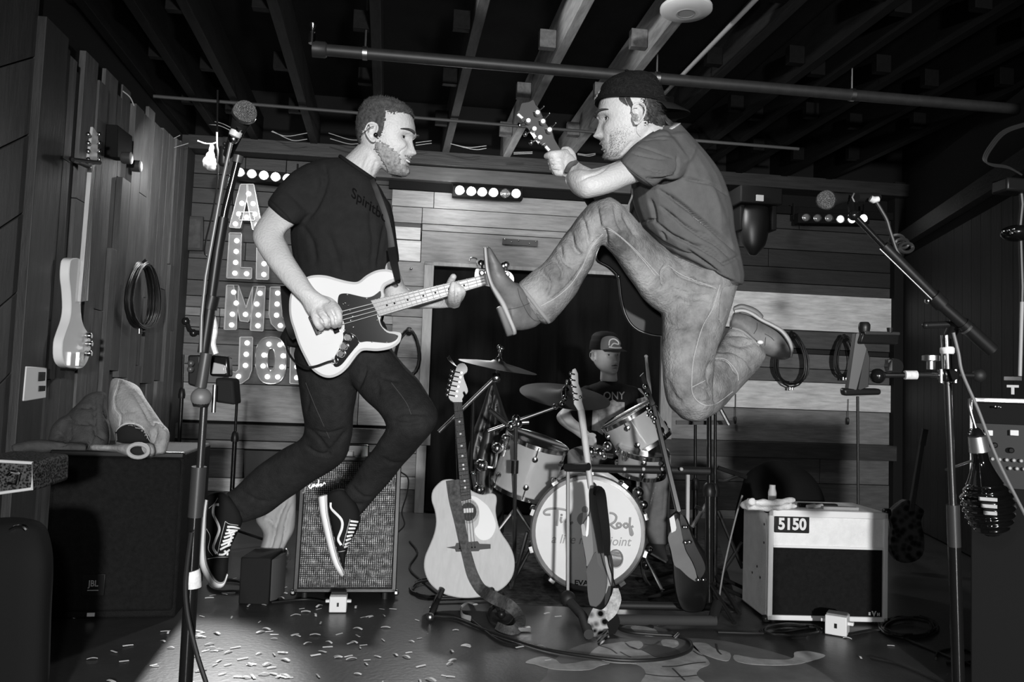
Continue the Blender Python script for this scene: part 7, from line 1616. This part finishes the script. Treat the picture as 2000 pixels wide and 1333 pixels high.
# thin grey rod put in as the light edge along the dark boom
MB().tube([W(452, 276, D1-.03), W(436, 350, D1-.03), W(420, 440, D1-.03), W(402, 540, D1-.03), W(394, 618, D1-.03), W(392, 690, D1-.03)], .0042, 10).build('boom_light_edge', mat('rod_grey', .14, .4, .3), parent=t)
def mic(c, tail, rb, label):
    c, tail = V(c), V(tail); ax = (tail-c).normalized(); t = thing('microphone', label, 'microphone', c)
    MB().ball(c, rb, 18, (1, 1, 1.05), frame(ax)).build('grille_ball', M_MESH, parent=t)
    MB().lathe(c+ax*rb*.1, ax, [(rb*1.03, 0), (rb*1.05, rb*.12), (rb*1.03, rb*.26)], 24).build('ring', M_STEEL, parent=t)
    MB().lathe(c+ax*rb*.72, ax, [(rb*.74, 0), (rb*.8, rb*.2), (rb*.6, rb*1.6), (rb*.44, rb*4.2), (rb*.40, rb*4.6)], 22).build('handle', M_BLKM, parent=t)
    return t
mic(W(478, 220, D1-.05), W(452, 285, D1+.02), .0255, 'silver-mesh microphone on the left foreground stand')
m = MB(); m.lathe(W(462, 256, D1-.03), (W(452, 285, D1)-W(478, 220, D1)), [(.0125, 0), (.0135, .008), (.0125, .013)], 16); m.build('mic_clip', mat('clip_white', .5, .4), parent=t)
m = MB(); m.ball(W(456, 272, D1-.03), .0105, 10, (1.2, 1, 1)); m.tube([W(468, 250, D1-.04), W(460, 262, D1-.03), W(453, 280, D1-.03)], .007, 8); m.build('swivel', M_CHR, parent=t)
MB().tube(catmull([W(x, y, D1-.03) for x, y in ((374, 1040), (366, 1100), (362, 1152), (368, 1210), (385, 1280), (404, 1340), (415, 1390))], 5), .0055, 8).build('microphone_cable', M_CAB, label='black cable running down the left microphone stand', cat='cable')
m = MB(); m.lathe(W(439, 288, D1+.1), (0, 0, -1), [(.012, 0), (.013, .04), (.009, .045)], 12); [m.ball(W(439, 281+8*i, D1+.088), .005, 8) for i in range(2)]; m.build('clip_on_plug', M_BLK, label='black plug hanging just left of the left microphone', cat='plug')
# ================================================================== RIGHT MICROPHONE STAND
D2 = 2.05
t = thing('boom_stand', 'black boom microphone stand in the right foreground', 'microphone stand', (W(1871, 1333, D2).x, W(1871, 1333, D2).y, 0))
P0, P1 = W(1862, 1060, D2), W(1871, 1333, D2); g = P1+(P1-P0)*((P1.z-.03)/(P0.z-P1.z))
MB().cyl(W(1851, 750, D2), W(1861.5, 1000, D2), .0088, 14).build('upper_tube', mat('steel_tube', .14, .25, .9), parent=t)
MB().cyl(W(1847, 655, D2), W(1851, 750, D2), .0125, 14).build('top_tube', M_CHR, parent=t)
MB().lathe(W(1850, 692, D2), (0, 0, 1), [(.0145, 0), (.017, .004), (.017, .014), (.0145, .018)], 16).build('tube_ring', M_WHT, parent=t)
MB().cyl(W(1861, 986, D2), W(1864, 1068, D2), .0155, 16).build('grip_sleeve', mat('grey_sleeve', .03, .35), parent=t)
MB().cyl(W(1864, 1066, D2), g, .0150, 16).build('lower_tube', M_BLKG, parent=t)
MB().lathe((g.x, g.y, 0), (0, 0, 1), [(.15, 0), (.15, .012), (.03, .03), (.02, .05)], 30).build('round_base', M_BLK, parent=t)
BM = [(1672, 425), (1722, 482), (1820, 580), (1832, 590), (1880, 632), (1886, 640), (1938, 685)]
Bp = [W(x, y, D2-.05) for x, y in BM]
MB().cyl(Bp[0], Bp[2], .0075, 12).build('boom_tube', M_BLKG, parent=t)
MB().cyl(W(1726, 480, D2-.05), W(1829, 583, D2-.05), .0125, 12).build('boom_sleeve', M_BLK, parent=t)
MB().cyl(W(1718, 486, D2-.075), W(1820, 585, D2-.075), .0022, 8).build('boom_wire', M_STEEL, parent=t)
MB().cyl(Bp[3]-(Bp[4]-Bp[3])*.15, Bp[4], .0135, 14).build('boom_shaft', M_BLK, parent=t)
MB().cyl(W(1822, 578, D2-.05), W(1840, 596, D2-.05), .019, 14).build('boom_clamp', M_BLK, parent=t)
m = MB(); m.ball(W(1812, 588, D2-.06), .008, 8); m.cyl(W(1812, 588, D2-.06), W(1830, 588, D2-.05), .005, 8); m.build('thumb_screw', M_CHR, parent=t)
MB().cyl(Bp[4], Bp[6], .0165, 18).build('counterweight', M_BLK, parent=t)
MB().lathe(Bp[5], (Bp[6]-Bp[5]), [(.0172, 0), (.0172, .006)], 16).build('weight_ring', M_GRY, parent=t)
m = MB(); m.cyl(W(1808, 636, D2-.02), W(1858, 634, D2-.02), .0085, 10); m.ball(W(1808, 636, D2-.02), .009, 10); m.build('tilt_lever', M_BLK, parent=t)
MB().cyl(W(1856, 655, D2), W(1868, 628, D2-.03), .015, 12).build('tilt_joint', M_BLK, parent=t)
mic(W(1613, 391, D2-.02), W(1690, 384, D2+.08), .0235, 'silver-mesh microphone at the end of the right boom')
m = MB(); m.cyl(W(1672, 386, D2+.02), W(1714, 386, D2+.06), .012, 12); m.tube([W(1668, 378, D2), W(1664, 386, D2), W(1668, 395, D2)], .004, 8); m.build('mic_plug', M_BLK, parent=t)
m = MB(); m.tube([W(1662, 398, D2), W(1664, 415, D2-.02), W(1672, 425, D2-.04)], .009, 8); m.ball(W(1667, 421, D2-.05), .013, 10); m.build('mic_clip', M_BLKG, parent=t)
m = MB(); m.tube([W(1700, 388, D2), W(1706, 391, D2), W(1716, 389, D2)], [.008, .009, .007], 10); m.build('white_tape', mat('tape_white', .6, .8), parent=t)
MB().tube(catmull([W(x, y, D2+.02) for x, y in ((1710, 392), (1722, 412), (1732, 430), (1738, 450), (1744, 468), (1752, 490), (1770, 520), (1800, 560))], 5), .0045, 8).build('microphone_cable', mat('cable_soft', .02, .5), label='black cable looping from the right microphone down its boom', cat='cable')
m = MB()
for i in range(3): m.tube([W(1752+i*9+13*math.cos(a), 468+i*8+9*math.sin(a), D2+.03+.01*math.sin(a+i)) for a in [2*math.pi*j/16 for j in range(16)]], .0045, 6, closed=True)
m.build('cable_wrap', mat('cable_soft', .02, .5), label='three turns of cable wrapped on the right boom', cat='cable')
MB().tube(catmull([W(x, y, D2-.08) for x, y in ((1862, 650), (1872, 690), (1880, 730), (1910, 800), (1949, 900), (2005, 1012))], 6), .0038, 8).build('hanging_cable', mat('cable_grey', .04, .5), label='grey cable slanting down right of the right boom stand', cat='cable')
th = thing('tablet_clamp', 'black and grey tablet clamp on an arm left of the right boom stand', 'holder', W(1690, 780, D2))
for nm, q, mt, z, th_ in (('back_plate', [(1655, 765), (1674, 762), (1694, 682), (1678, 650), (1671, 652)], M_GRY, 0, .02), ('grip_pad', [(1674, 764), (1697, 756), (1700, 700), (1694, 682), (1688, 690)], M_BLK, .004, .03)):
    MB().prism([W(x, y, D2-.02+z) for x, y in q], RZ*th_, .002).build(nm, mt, parent=th)
MB().hexa([W(1680, 672, D2-.04), W(1755, 674, D2+.05), W(1758, 650, D2+.05), W(1687, 648, D2-.04)], RZ*.02).build('upper_jaw', M_BLK, parent=th, bevel=.006)
MB().hexa([W(1690, 654, D2-.045), W(1758, 655, D2+.045), W(1758, 649, D2+.045), W(1690, 647, D2-.045)], RZ*.006).build('jaw_edge', M_GRY, parent=th, bevel=.002)
m = MB(); m.lathe(W(1688, 650, D2-.02), (0, 0, 1), [(.012, 0), (.014, .01), (.014, .02), (.010, .026)], 14); m.build('jaw_knob', M_BLK, parent=th)
m = MB(); m.lathe(W(1738, 650, D2+.02), (0, 0, 1), [(.006, 0), (.008, .012)], 12); m.build('jaw_stop', M_BLK, parent=th)
MB().hexa([W(1650, 774, D2-.03), W(1722, 772, D2+.0), W(1722, 760, D2+.0), W(1648, 759, D2-.03)], RZ*.03).build('lower_jaw', M_BLK, parent=th, bevel=.006)
MB().box(W(1736, 714, D2+.01), (.012, .02, .03), (RX, RZ, RY)).build('side_stop', M_GRY, parent=th, bevel=.002)
m = MB(); m.ball(W(1714, 735, D2), .019, 12); m.lathe(W(1742, 716, D2+.02), RZ*-1, [(.02, 0), (.02, .02)], 16); m.build('ball_joint', M_BLKG, parent=th)
MB().cyl(W(1716, 733, D2), W(1866, 733, D2), .0075, 12).build('arm', M_CHR, parent=th)
MB().cyl(W(1767, 733, D2), W(1790, 733, D2), .0115, 12).build('arm_tape', mat('tape_white', .6, .8), parent=th)
MB().cyl(W(1866, 733, D2), W(1905, 734, D2), .007, 12).build('arm_end', M_BLK, parent=th)
MB().ball(W(1912, 734, D2), .017, 12).build('end_knob', M_RUB, parent=th)
m = MB(); m.lathe(W(1818, 722, D2-.01), (0, 0, 1), [(.010, 0), (.010, .02), (.021, .022), (.021, .034), (.012, .036)], 16); m.build('clamp_knob', M_STEEL, parent=th)
MB().box(W(1852, 733, D2), (.04, .04, .032), (RX, RZ, RY)).build('stand_clamp', M_BLKG, parent=th, bevel=.006)
for x in (1838, 1866): MB().cyl(W(x, 722, D2-.015), W(x, 748, D2-.015), .005, 8).build('clamp_bolt', M_CHR, parent=th)
MB().cyl(W(1675, 775, D2-.01), W(1676, 985, D2+.02), .0036, 8).build('support_rod', M_BLK, parent=th)
# ribbed bottle hanging beside the stand
t = thing('ribbed_bottle', 'dark ribbed glass bottle with a silver collar hanging right of the boom stand', 'bottle', W(1938, 1046, D2+.15))
c = W(1913, 885, D2+.15); bt = W(1940, 1046, D2+.15); ax = (bt-c).normalized()
pr = [(.020, 0), (.022, .02)]
L = (bt-c).length
for i in range(90):
    f = i/89; z = .02+(L-.02)*f; r = .022+(.064-.022)*min(1, (f/.48))**1.3 if f < .48 else .064*math.sqrt(max(0, 1-((f-.48)/.53)**2.6)) if f > .5 else .064
    pr.append((max(.004, r+(.0026*math.sin(z*2*math.pi/.0185) if f > .3 else 0)), z))
MB().lathe(c, ax, pr, 40).build('ribbed_glass', mat('dark_glass', .004, .06, coat=1, spec=.9), parent=t)
MB().lathe(W(1908, 852, D2+.15), ax, [(.019, 0), (.022, .001), (.026, .042), (.024, .043)], 24).build('silver_collar', mat('alu', .6, .3, .9), parent=t)
m = MB(); m.lathe(W(1906, 836, D2+.15), ax, [(.006, 0), (.014, .008), (.018, .02)], 14); m.ball(W(1893, 848, D2+.14), .004, 6); m.ball(W(1897, 840, D2+.14), .004, 6); m.build('wire_cap', M_BLKG, parent=t)
for i in range(3):
    q = c+ax*(.115+.0185*i); sd = -RX*.030-RZ*.058; MB().box(q+sd, (.040-.006*i, .006, .009), ((RX*.9-RZ*.42).normalized(), RZ, RY)).build('label_strip', mat('label_pale', .4, .5), parent=t)
MB().cyl(W(1848, 918, D2+.02), W(1898, 901, D2+.12), .0035, 8).build('bottle_bracket', M_STEEL, label='short steel arm holding the ribbed bottle to the stand', cat='bracket')
MB().tube(catmull([W(1906, 838, D2+.15), W(1895, 800, D2+.15), W(1894, 780, D2+.16)], 4), .004, 8).build('bottle_wire', M_STEEL, label='thin wire from which the ribbed bottle hangs', cat='wire')
# ================================================================== MIXER RACK AT THE RIGHT EDGE
D3 = 2.7
rkm = thing('mixer_rack', 'dark mixer in a rack case with rows of knobs at the right edge', 'mixer', (W(1960, 1200, D3).x, W(1960, 1200, D3).y, 0))
a = W(1896, 935, D3); n = V((a.x, a.y, 0)).normalized(); u = V((n.y, -n.x, 0)); w3 = .5
zz = lambda y: W(1900, y, D3).z
RP_ = lambda x, y, o_=.012: hit(x, y, a-n*o_, n)
def rb(x0, x1, z0, z1, y0, y1, nm, mt, **k): 
    A = V((a.x, a.y, 0)); m = MB(); m.hexa([A+u*x0+n*y0+ZU*z0, A+u*x1+n*y0+ZU*z0, A+u*x1+n*y0+ZU*z1, A+u*x0+n*y0+ZU*z1], n*(y1-y0)); return m.build(nm, mt, parent=rkm, **k)
rb(0, w3, 0, zz(775), .02, .5, 'case', M_BLKM, bevel=.004)
rb(0, w3, zz(786), zz(776), -.01, .02, 'top_edge', mat('alu', .6, .3, .9), bevel=.003)
rb(-.004, .006, zz(935), zz(778), -.008, .02, 'side_edge', M_STEEL, bevel=.002)
rb(.01, w3, zz(950), zz(826), .0, .02, 'mixer_face', mat('mixer_face', .007, .6), bevel=.002)
for x in (1931, 1981): 
    q = RP_(x, 846); MB().box(q, (.024, .012, .018), (u, n, ZU)).build('fader_cap', M_WHT, parent=rkm, bevel=.002)
for k_, y in enumerate((897, 915)):
    for j in range(7 if k_ == 0 else 3):
        q = RP_(1938+j*14+(34 if k_ else 0), y+j*.9, .004); MB().lathe(q, -n, [(.006, 0), (.006, .008), (.003, .012)], 10).build('mixer_knob', mat('stud_pale', .5, .4), parent=rkm)
for x, y in ((1912, 866), (1943, 870), (1975, 880)): MB().lathe(RP_(x, y, .004), -n, [(.009, 0), (.009, .014), (.006, .018)], 12).build('mixer_knob', M_BLKG, parent=rkm)
bd = rb(.16, .30, zz(818), zz(792), .012, .02, 'badge_plate', M_BLK); 
for x in (1944, 1950, 1954): MB().ball(RP_(x, 795+(x % 3), .006), .004, 8).build('badge_mark', M_CHR, parent=rkm)
MB().cyl(W(1996, 590, D3), W(1992, 735, D3), .006, 10).build('cable_conduit', mat('pale_pipe', .42, .5), label='pale upright rod at the right edge above the mixer', cat='rod')
t = thing('dock_clamp', 'small silver clamp standing on the mixer rack', 'clamp', W(1978, 775, D3))
MB().box(W(1978, 755, D3), (.034, .01, .008), (u, n, ZU)).build('clamp_bar', mat('stud_pale', .5, .4), parent=t); MB().box(W(1978, 762, D3), (.009, .01, .03), (u, n, ZU)).build('clamp_stem', mat('stud_pale', .5, .4), parent=t); MB().box(W(1978, 740, D3), (.05, .02, .012), (u, n, ZU)).build('clamp_top', M_BLKG, parent=t)
t = thing('edge_lamp', 'dark spot lamp with glints hanging at the right edge of the picture', 'stage light', W(1985, 455, 3.0))
m = MB(); m.ball(W(1985, 456, 3.0), .05, 14, (1.1, 1, .6)); m.build('lamp_shell', M_BLKG, parent=t)
for x, y in ((1962, 452), (1972, 450), (1982, 448), (1978, 456)): MB().ball(W(x, y, 2.95), .008, 8, (1.6, 1, .7)).build('lamp_glass', M_CHR, parent=t)
MB().tube([W(1992, 355, 3.0), W(1996, 400, 3.0), W(1992, 440, 3.0), W(1996, 560, 3.0), W(1994, 640, 3.0)], .008, 8).build('drop_rod', mat('rod_dim', .02, .4), parent=t)
m = MB(); m.box(W(1975, 365, 3.0), (.10, .08, .05)); m.build('top_clamp', M_BLK, parent=t, bevel=.008)
for i in range(3): MB().tube(catmull([W(x+i*3, y+i*2, 3.4) for x, y in ((2010, 238), (1960, 255), (1932, 285), (1920, 310), (1933, 320), (1965, 325), (1990, 338))], 5), .004, 6).build('ceiling_cable', mat('cable_dim', .02, .5), label='dark cable looping at the upper right corner, strand %s' % ('outermost', 'middle', 'innermost')[i], cat='cable')
# ================================================================== FLOOR: PAINTED EMBLEM, RUG, CABLES, CONFETTI
FLOOR['_o'] = tuple(FLOOR.location)
def paint(pts, z, mt, nm, k=3):
    P = [FL(x, y, z) for x, y in (cat2(pts, k, True) if k else pts)]; return MB().prism(P, (0, 0, -.0006)).build(nm, mt, parent=FLOOR)
M_P1 = mat('floor_paint_mid', .16, .4, var=.3, scale=8); M_P2 = mat('floor_paint_pale', .5, .45, var=.35, scale=14); M_P3 = mat('floor_paint_dark', .045, .4)
c_ = kS((1130, 560))[0]
ring = [FL(1345, 1352)+V((.62*math.cos(a), .62*math.sin(a), .001)) for a in [2*math.pi*i/60 for i in range(60)]]
paint(kS((318, 640), (318, 470), (345, 400), (420, 335), (530, 290), (660, 262), (800, 258), (1000, 255), (1250, 262), (1450, 295), (1650, 345), (1800, 400), (1920, 470), (2000, 540), (2050, 640)), .0010, M_P1, 'painted_disc', 4)
paint(kS((680, 215), (700, 168), (780, 165), (880, 178), (1000, 205), (1060, 235), (1060, 262), (930, 290), (820, 262), (730, 245)), .0012, M_P1, 'painted_head')
for i, q in enumerate([((195, 395), (240, 372), (300, 362), (370, 380), (400, 403), (480, 398), (560, 384), (680, 398), (620, 415), (560, 438), (430, 440), (330, 430), (240, 405)),
          ((562, 350), (620, 300), (700, 285), (760, 278), (790, 300), (860, 325), (900, 345), (960, 372), (1050, 368), (1130, 340), (1150, 290), (1200, 340), (1255, 402), (1200, 430), (1180, 470), (1250, 530), (1350, 640), (800, 640), (850, 520), (885, 455), (830, 405), (700, 398), (600, 372)),
          ((800, 190), (860, 183), (930, 200), (955, 225), (940, 245), (860, 238), (820, 215)), ((770, 280), (850, 272), (870, 300), (830, 322), (790, 305)), ((1145, 285), (1230, 285), (1280, 315), (1370, 342), (1360, 386), (1300, 378), (1220, 350), (1170, 320)),
          ((1395, 352), (1480, 366), (1560, 376), (1680, 380), (1735, 368), (1740, 338), (1800, 330), (1860, 338), (1918, 357), (1850, 384), (1740, 408), (1600, 412), (1480, 405), (1400, 385)), ((980, 265), (1060, 268), (1075, 295), (1040, 310), (985, 300)), ((1110, 640), (1160, 640), (1170, 600), (1130, 600))]):
    paint(kS(*q), .0016, M_P2, 'painted_figure')
for q, w_ in (((kS((620, 300), (680, 318), (720, 345))), 4), (kS((740, 335), (770, 352), (800, 365)), 4), (kS((980, 420), (1060, 418), (1150, 402), (1230, 395)), 3), (kS((880, 462), (980, 475), (1100, 478), (1180, 470)), 3), (kS((1040, 430), (1070, 460), (1110, 500)), 3), (kS((860, 320), (920, 292), (980, 300), (1060, 318), (1090, 350), (1040, 368), (940, 362), (900, 340)), 0), (kS((770, 285), (800, 310), (850, 322), (890, 310)), 3), (kS((880, 290), (930, 295), (965, 275)), 3), (kS((1160, 330), (1190, 350), (1230, 362)), 4), (kS((1290, 290), (1300, 330), (1320, 350)), 4), (kS((1000, 340), (1040, 358), (1080, 360)), 4)):
    if w_ == 0: paint(q, .0021, M_P3, 'painted_dark'); continue  # dark area in the emblem's own paint
    P = cat2(q, 4); m = MB(); Q = [FL(x, y, .0022) for x, y in P]; m.tube(Q, .004, 6, flat=.15, up=(0, 0, 1)); m.build('painted_line', M_P3, parent=FLOOR)
rug = MB().hexa([FL(970, 1178, .003), FL(1445, 1196, .003), FL(1400, 1048, .003), FL(985, 1040, .003)], (0, 0, -.002)).build('drum_rug', mat('rug_dark', .045, .95, var=.9, scale=22), label='dark patterned rug under the drum kit', cat='rug')
def cable(pts, r, label, z=.006, mt=None, name='floor_cable', k=6, kk=None):
    P = catmull([FL(x, y, z) for x, y in (kk(*pts) if kk else pts)], k); return MB().tube(P, r, 8).build(name, mt or M_CAB, label=label, cat='cable')
cable(((140, 970), (260, 985), (400, 1040), (560, 1095), (760, 1155), (1000, 1195), (1200, 1215), (1380, 1208), (1500, 1180), (1552, 1145), (1535, 1105), (1460, 1080), (1350, 1072), (1230, 1062), (1165, 1045), (1158, 1025), (1200, 1012), (1290, 1018), (1340, 1030)), .0065, 'long black cable looping across the painted floor emblem', .009, kk=kJ)
m = MB(); m.cyl(FL(1318, 1246, .012), FL(1326, 1238, .03), .006, 8); m.build('cable_tip', M_CHR, label='silver cable plug standing by the black loop on the emblem', cat='plug')
cable(((20, 905), (120, 885), (330, 860)), .006, 'black cable along the wall of the stage left of the silver-grille amplifier', kk=K(360, 940, 5.125)) if 0 else None
for i, (cx, cy, rx, ry, n_) in enumerate([(1775, 1225, 58, 22, 4), (1868, 1283, 42, 14, 1), (1545, 1232, 60, 12, 3), (840, 1150, 40, 18, 3), (445, 1145, 40, 12, 2), (1985, 1215, 40, 14, 2)]):
    wh = ['right of the white amplifier', 'at the foot of the boom stand', 'before the left corner of the white amplifier', 'between the silver-grille amplifier and acoustic guitar', 'beside the small black floor box', 'at the right edge of the floor'][i]
    for k_ in range(n_):
        rn = random.Random(i*9+k_); a0 = rn.uniform(0, 6); P = [FL(cx+rx*(1-.07*k_)*math.cos(a)+rn.uniform(-3, 3), cy+ry*(1-.10*k_)*math.sin(a)+rn.uniform(-1, 1), .006+.005*k_) for a in [a0+2*math.pi*j/16 for j in range(15)]]
        MB().tube(catmull(P, 4), .0055, 6).build('floor_cable', mat('coil_cable', .010, .4), label='black cable loop on the floor %s%s' % (wh, '' if n_ == 1 else (', outermost turn', ', second turn', ', third turn', ', innermost turn')[k_]), cat='cable', group='cable loops on the floor')
for pts, lb in ((((1402, 1236), (1500, 1238), (1560, 1230), (1606, 1222)), 'black cable running along the front of the white amplifier'), (((530, 1178), (600, 1172), (648, 1180)), 'cable leading from the small black box to the white power unit'), (((1653, 1240), (1720, 1232), (1800, 1262), (1900, 1300), (2010, 1320)), 'black cable running right from the white power unit'),
                (((800, 1058), (815, 1080), (800, 1110), (830, 1140), (860, 1165)), 'tangled black cable right of the silver-grille amplifier'), (((1700, 1285), (1760, 1300), (1830, 1330), (1860, 1345)), 'dim cable near the boom stand in the lower right'), (((920, 1210), (970, 1250), (1010, 1262)), 'short cable beneath the suede strap')):
    cable(pts, .0055, lb)
# confetti
shapes = []
rn = random.Random(3)
for k_ in range(5):
    m = MB(); L_, w2, c = .019+.003*k_/4, .0038+.0006*(k_ % 3), [.0, .0015, .004, .001, .006][k_]
    secs = []
    for i in range(6):
        x = -L_+2*L_*i/5; z = .0014+c*math.sin(math.pi*i/5)*(1 if k_ != 3 else .5); secs.append([V((x, -w2, z)), V((x, w2, z+.001)), V((x, w2, z+.0003)), V((x, -w2, z-.0007))])
    m.loft(secs); me = bpy.data.meshes.new('confetti'); me.from_pydata([tuple(p) for p in m.v], [], m.f); me.materials.append(mat('confetti_paper', .75, .45)); shapes.append(me)
spots = [(F_[0], F_[1]) for F_ in kF((25, 1060), (40, 1090), (80, 1130), (60, 1165), (130, 1160), (110, 1240), (180, 1240), (35, 1270), (260, 1208), (390, 1240), (240, 1305), (315, 1305), (355, 1065), (430, 1078), (545, 975), (680, 1015), (560, 1085), (650, 1080), (780, 1075), (880, 1048), (880, 1085), (910, 985), (1030, 1040), (1010, 940), (725, 1120), (910, 1135), (690, 1170), (775, 1198), (830, 1195), (845, 1210), (930, 1215), (925, 1235), (880, 1290), (665, 1300), (1170, 1115), (1200, 1000), (1155, 1175), (1385, 1165), (1220, 1248), (1375, 1235), (1350, 1300), (1380, 1305), (490, 1215), (470, 1305), (20, 1090), (200, 985), (165, 860), (480, 855), (485, 825), (470, 880), (215, 775), (80, 880), (600, 955), (670, 940), (870, 930), (1070, 940), (150, 1290), (490, 1300), (510, 1310), (90, 1150), (300, 1240))]
spots += [(760+50*0+x, y) for x, y in ((-10, 1203), (60, 1330), (255, 1265), (150, 1262), (310, 1290))] + [(1068, 1199), (1057, 1264), (322, 1234), (330, 1236), (388, 1112), (415, 1164), (1680, 1285), (1740, 1262), (1655, 1248), (1955, 1247), (1975, 1250), (1290, 1222), (640, 1265), (1480, 1150), (1090, 1205), (1240, 1180), (180, 1288), (250, 1262), (90, 1225), (300, 1300)]
while len(spots) < 150: spots.append((rn.gauss(560, 170), rn.uniform(1180, 1345)))
lit_sp = spots
for i, (x, y) in enumerate(lit_sp):
    p = FL(x, y, .0022); o = bpy.data.objects.new('confetti_strip', shapes[i % 5]); COL.objects.link(o); o.location = p; o.rotation_euler = (rn.uniform(-.15, .15), rn.uniform(-.05, .05), rn.uniform(-.9, .9)+(0 if rn.random() < .75 else 1.2)); s_ = rn.uniform(.6, 1.0); o.scale = (s_, s_, s_)
    tag(o, 'small pale paper confetti strip scattered on the dark stage floor', 'confetti', 'paper confetti on the stage floor')
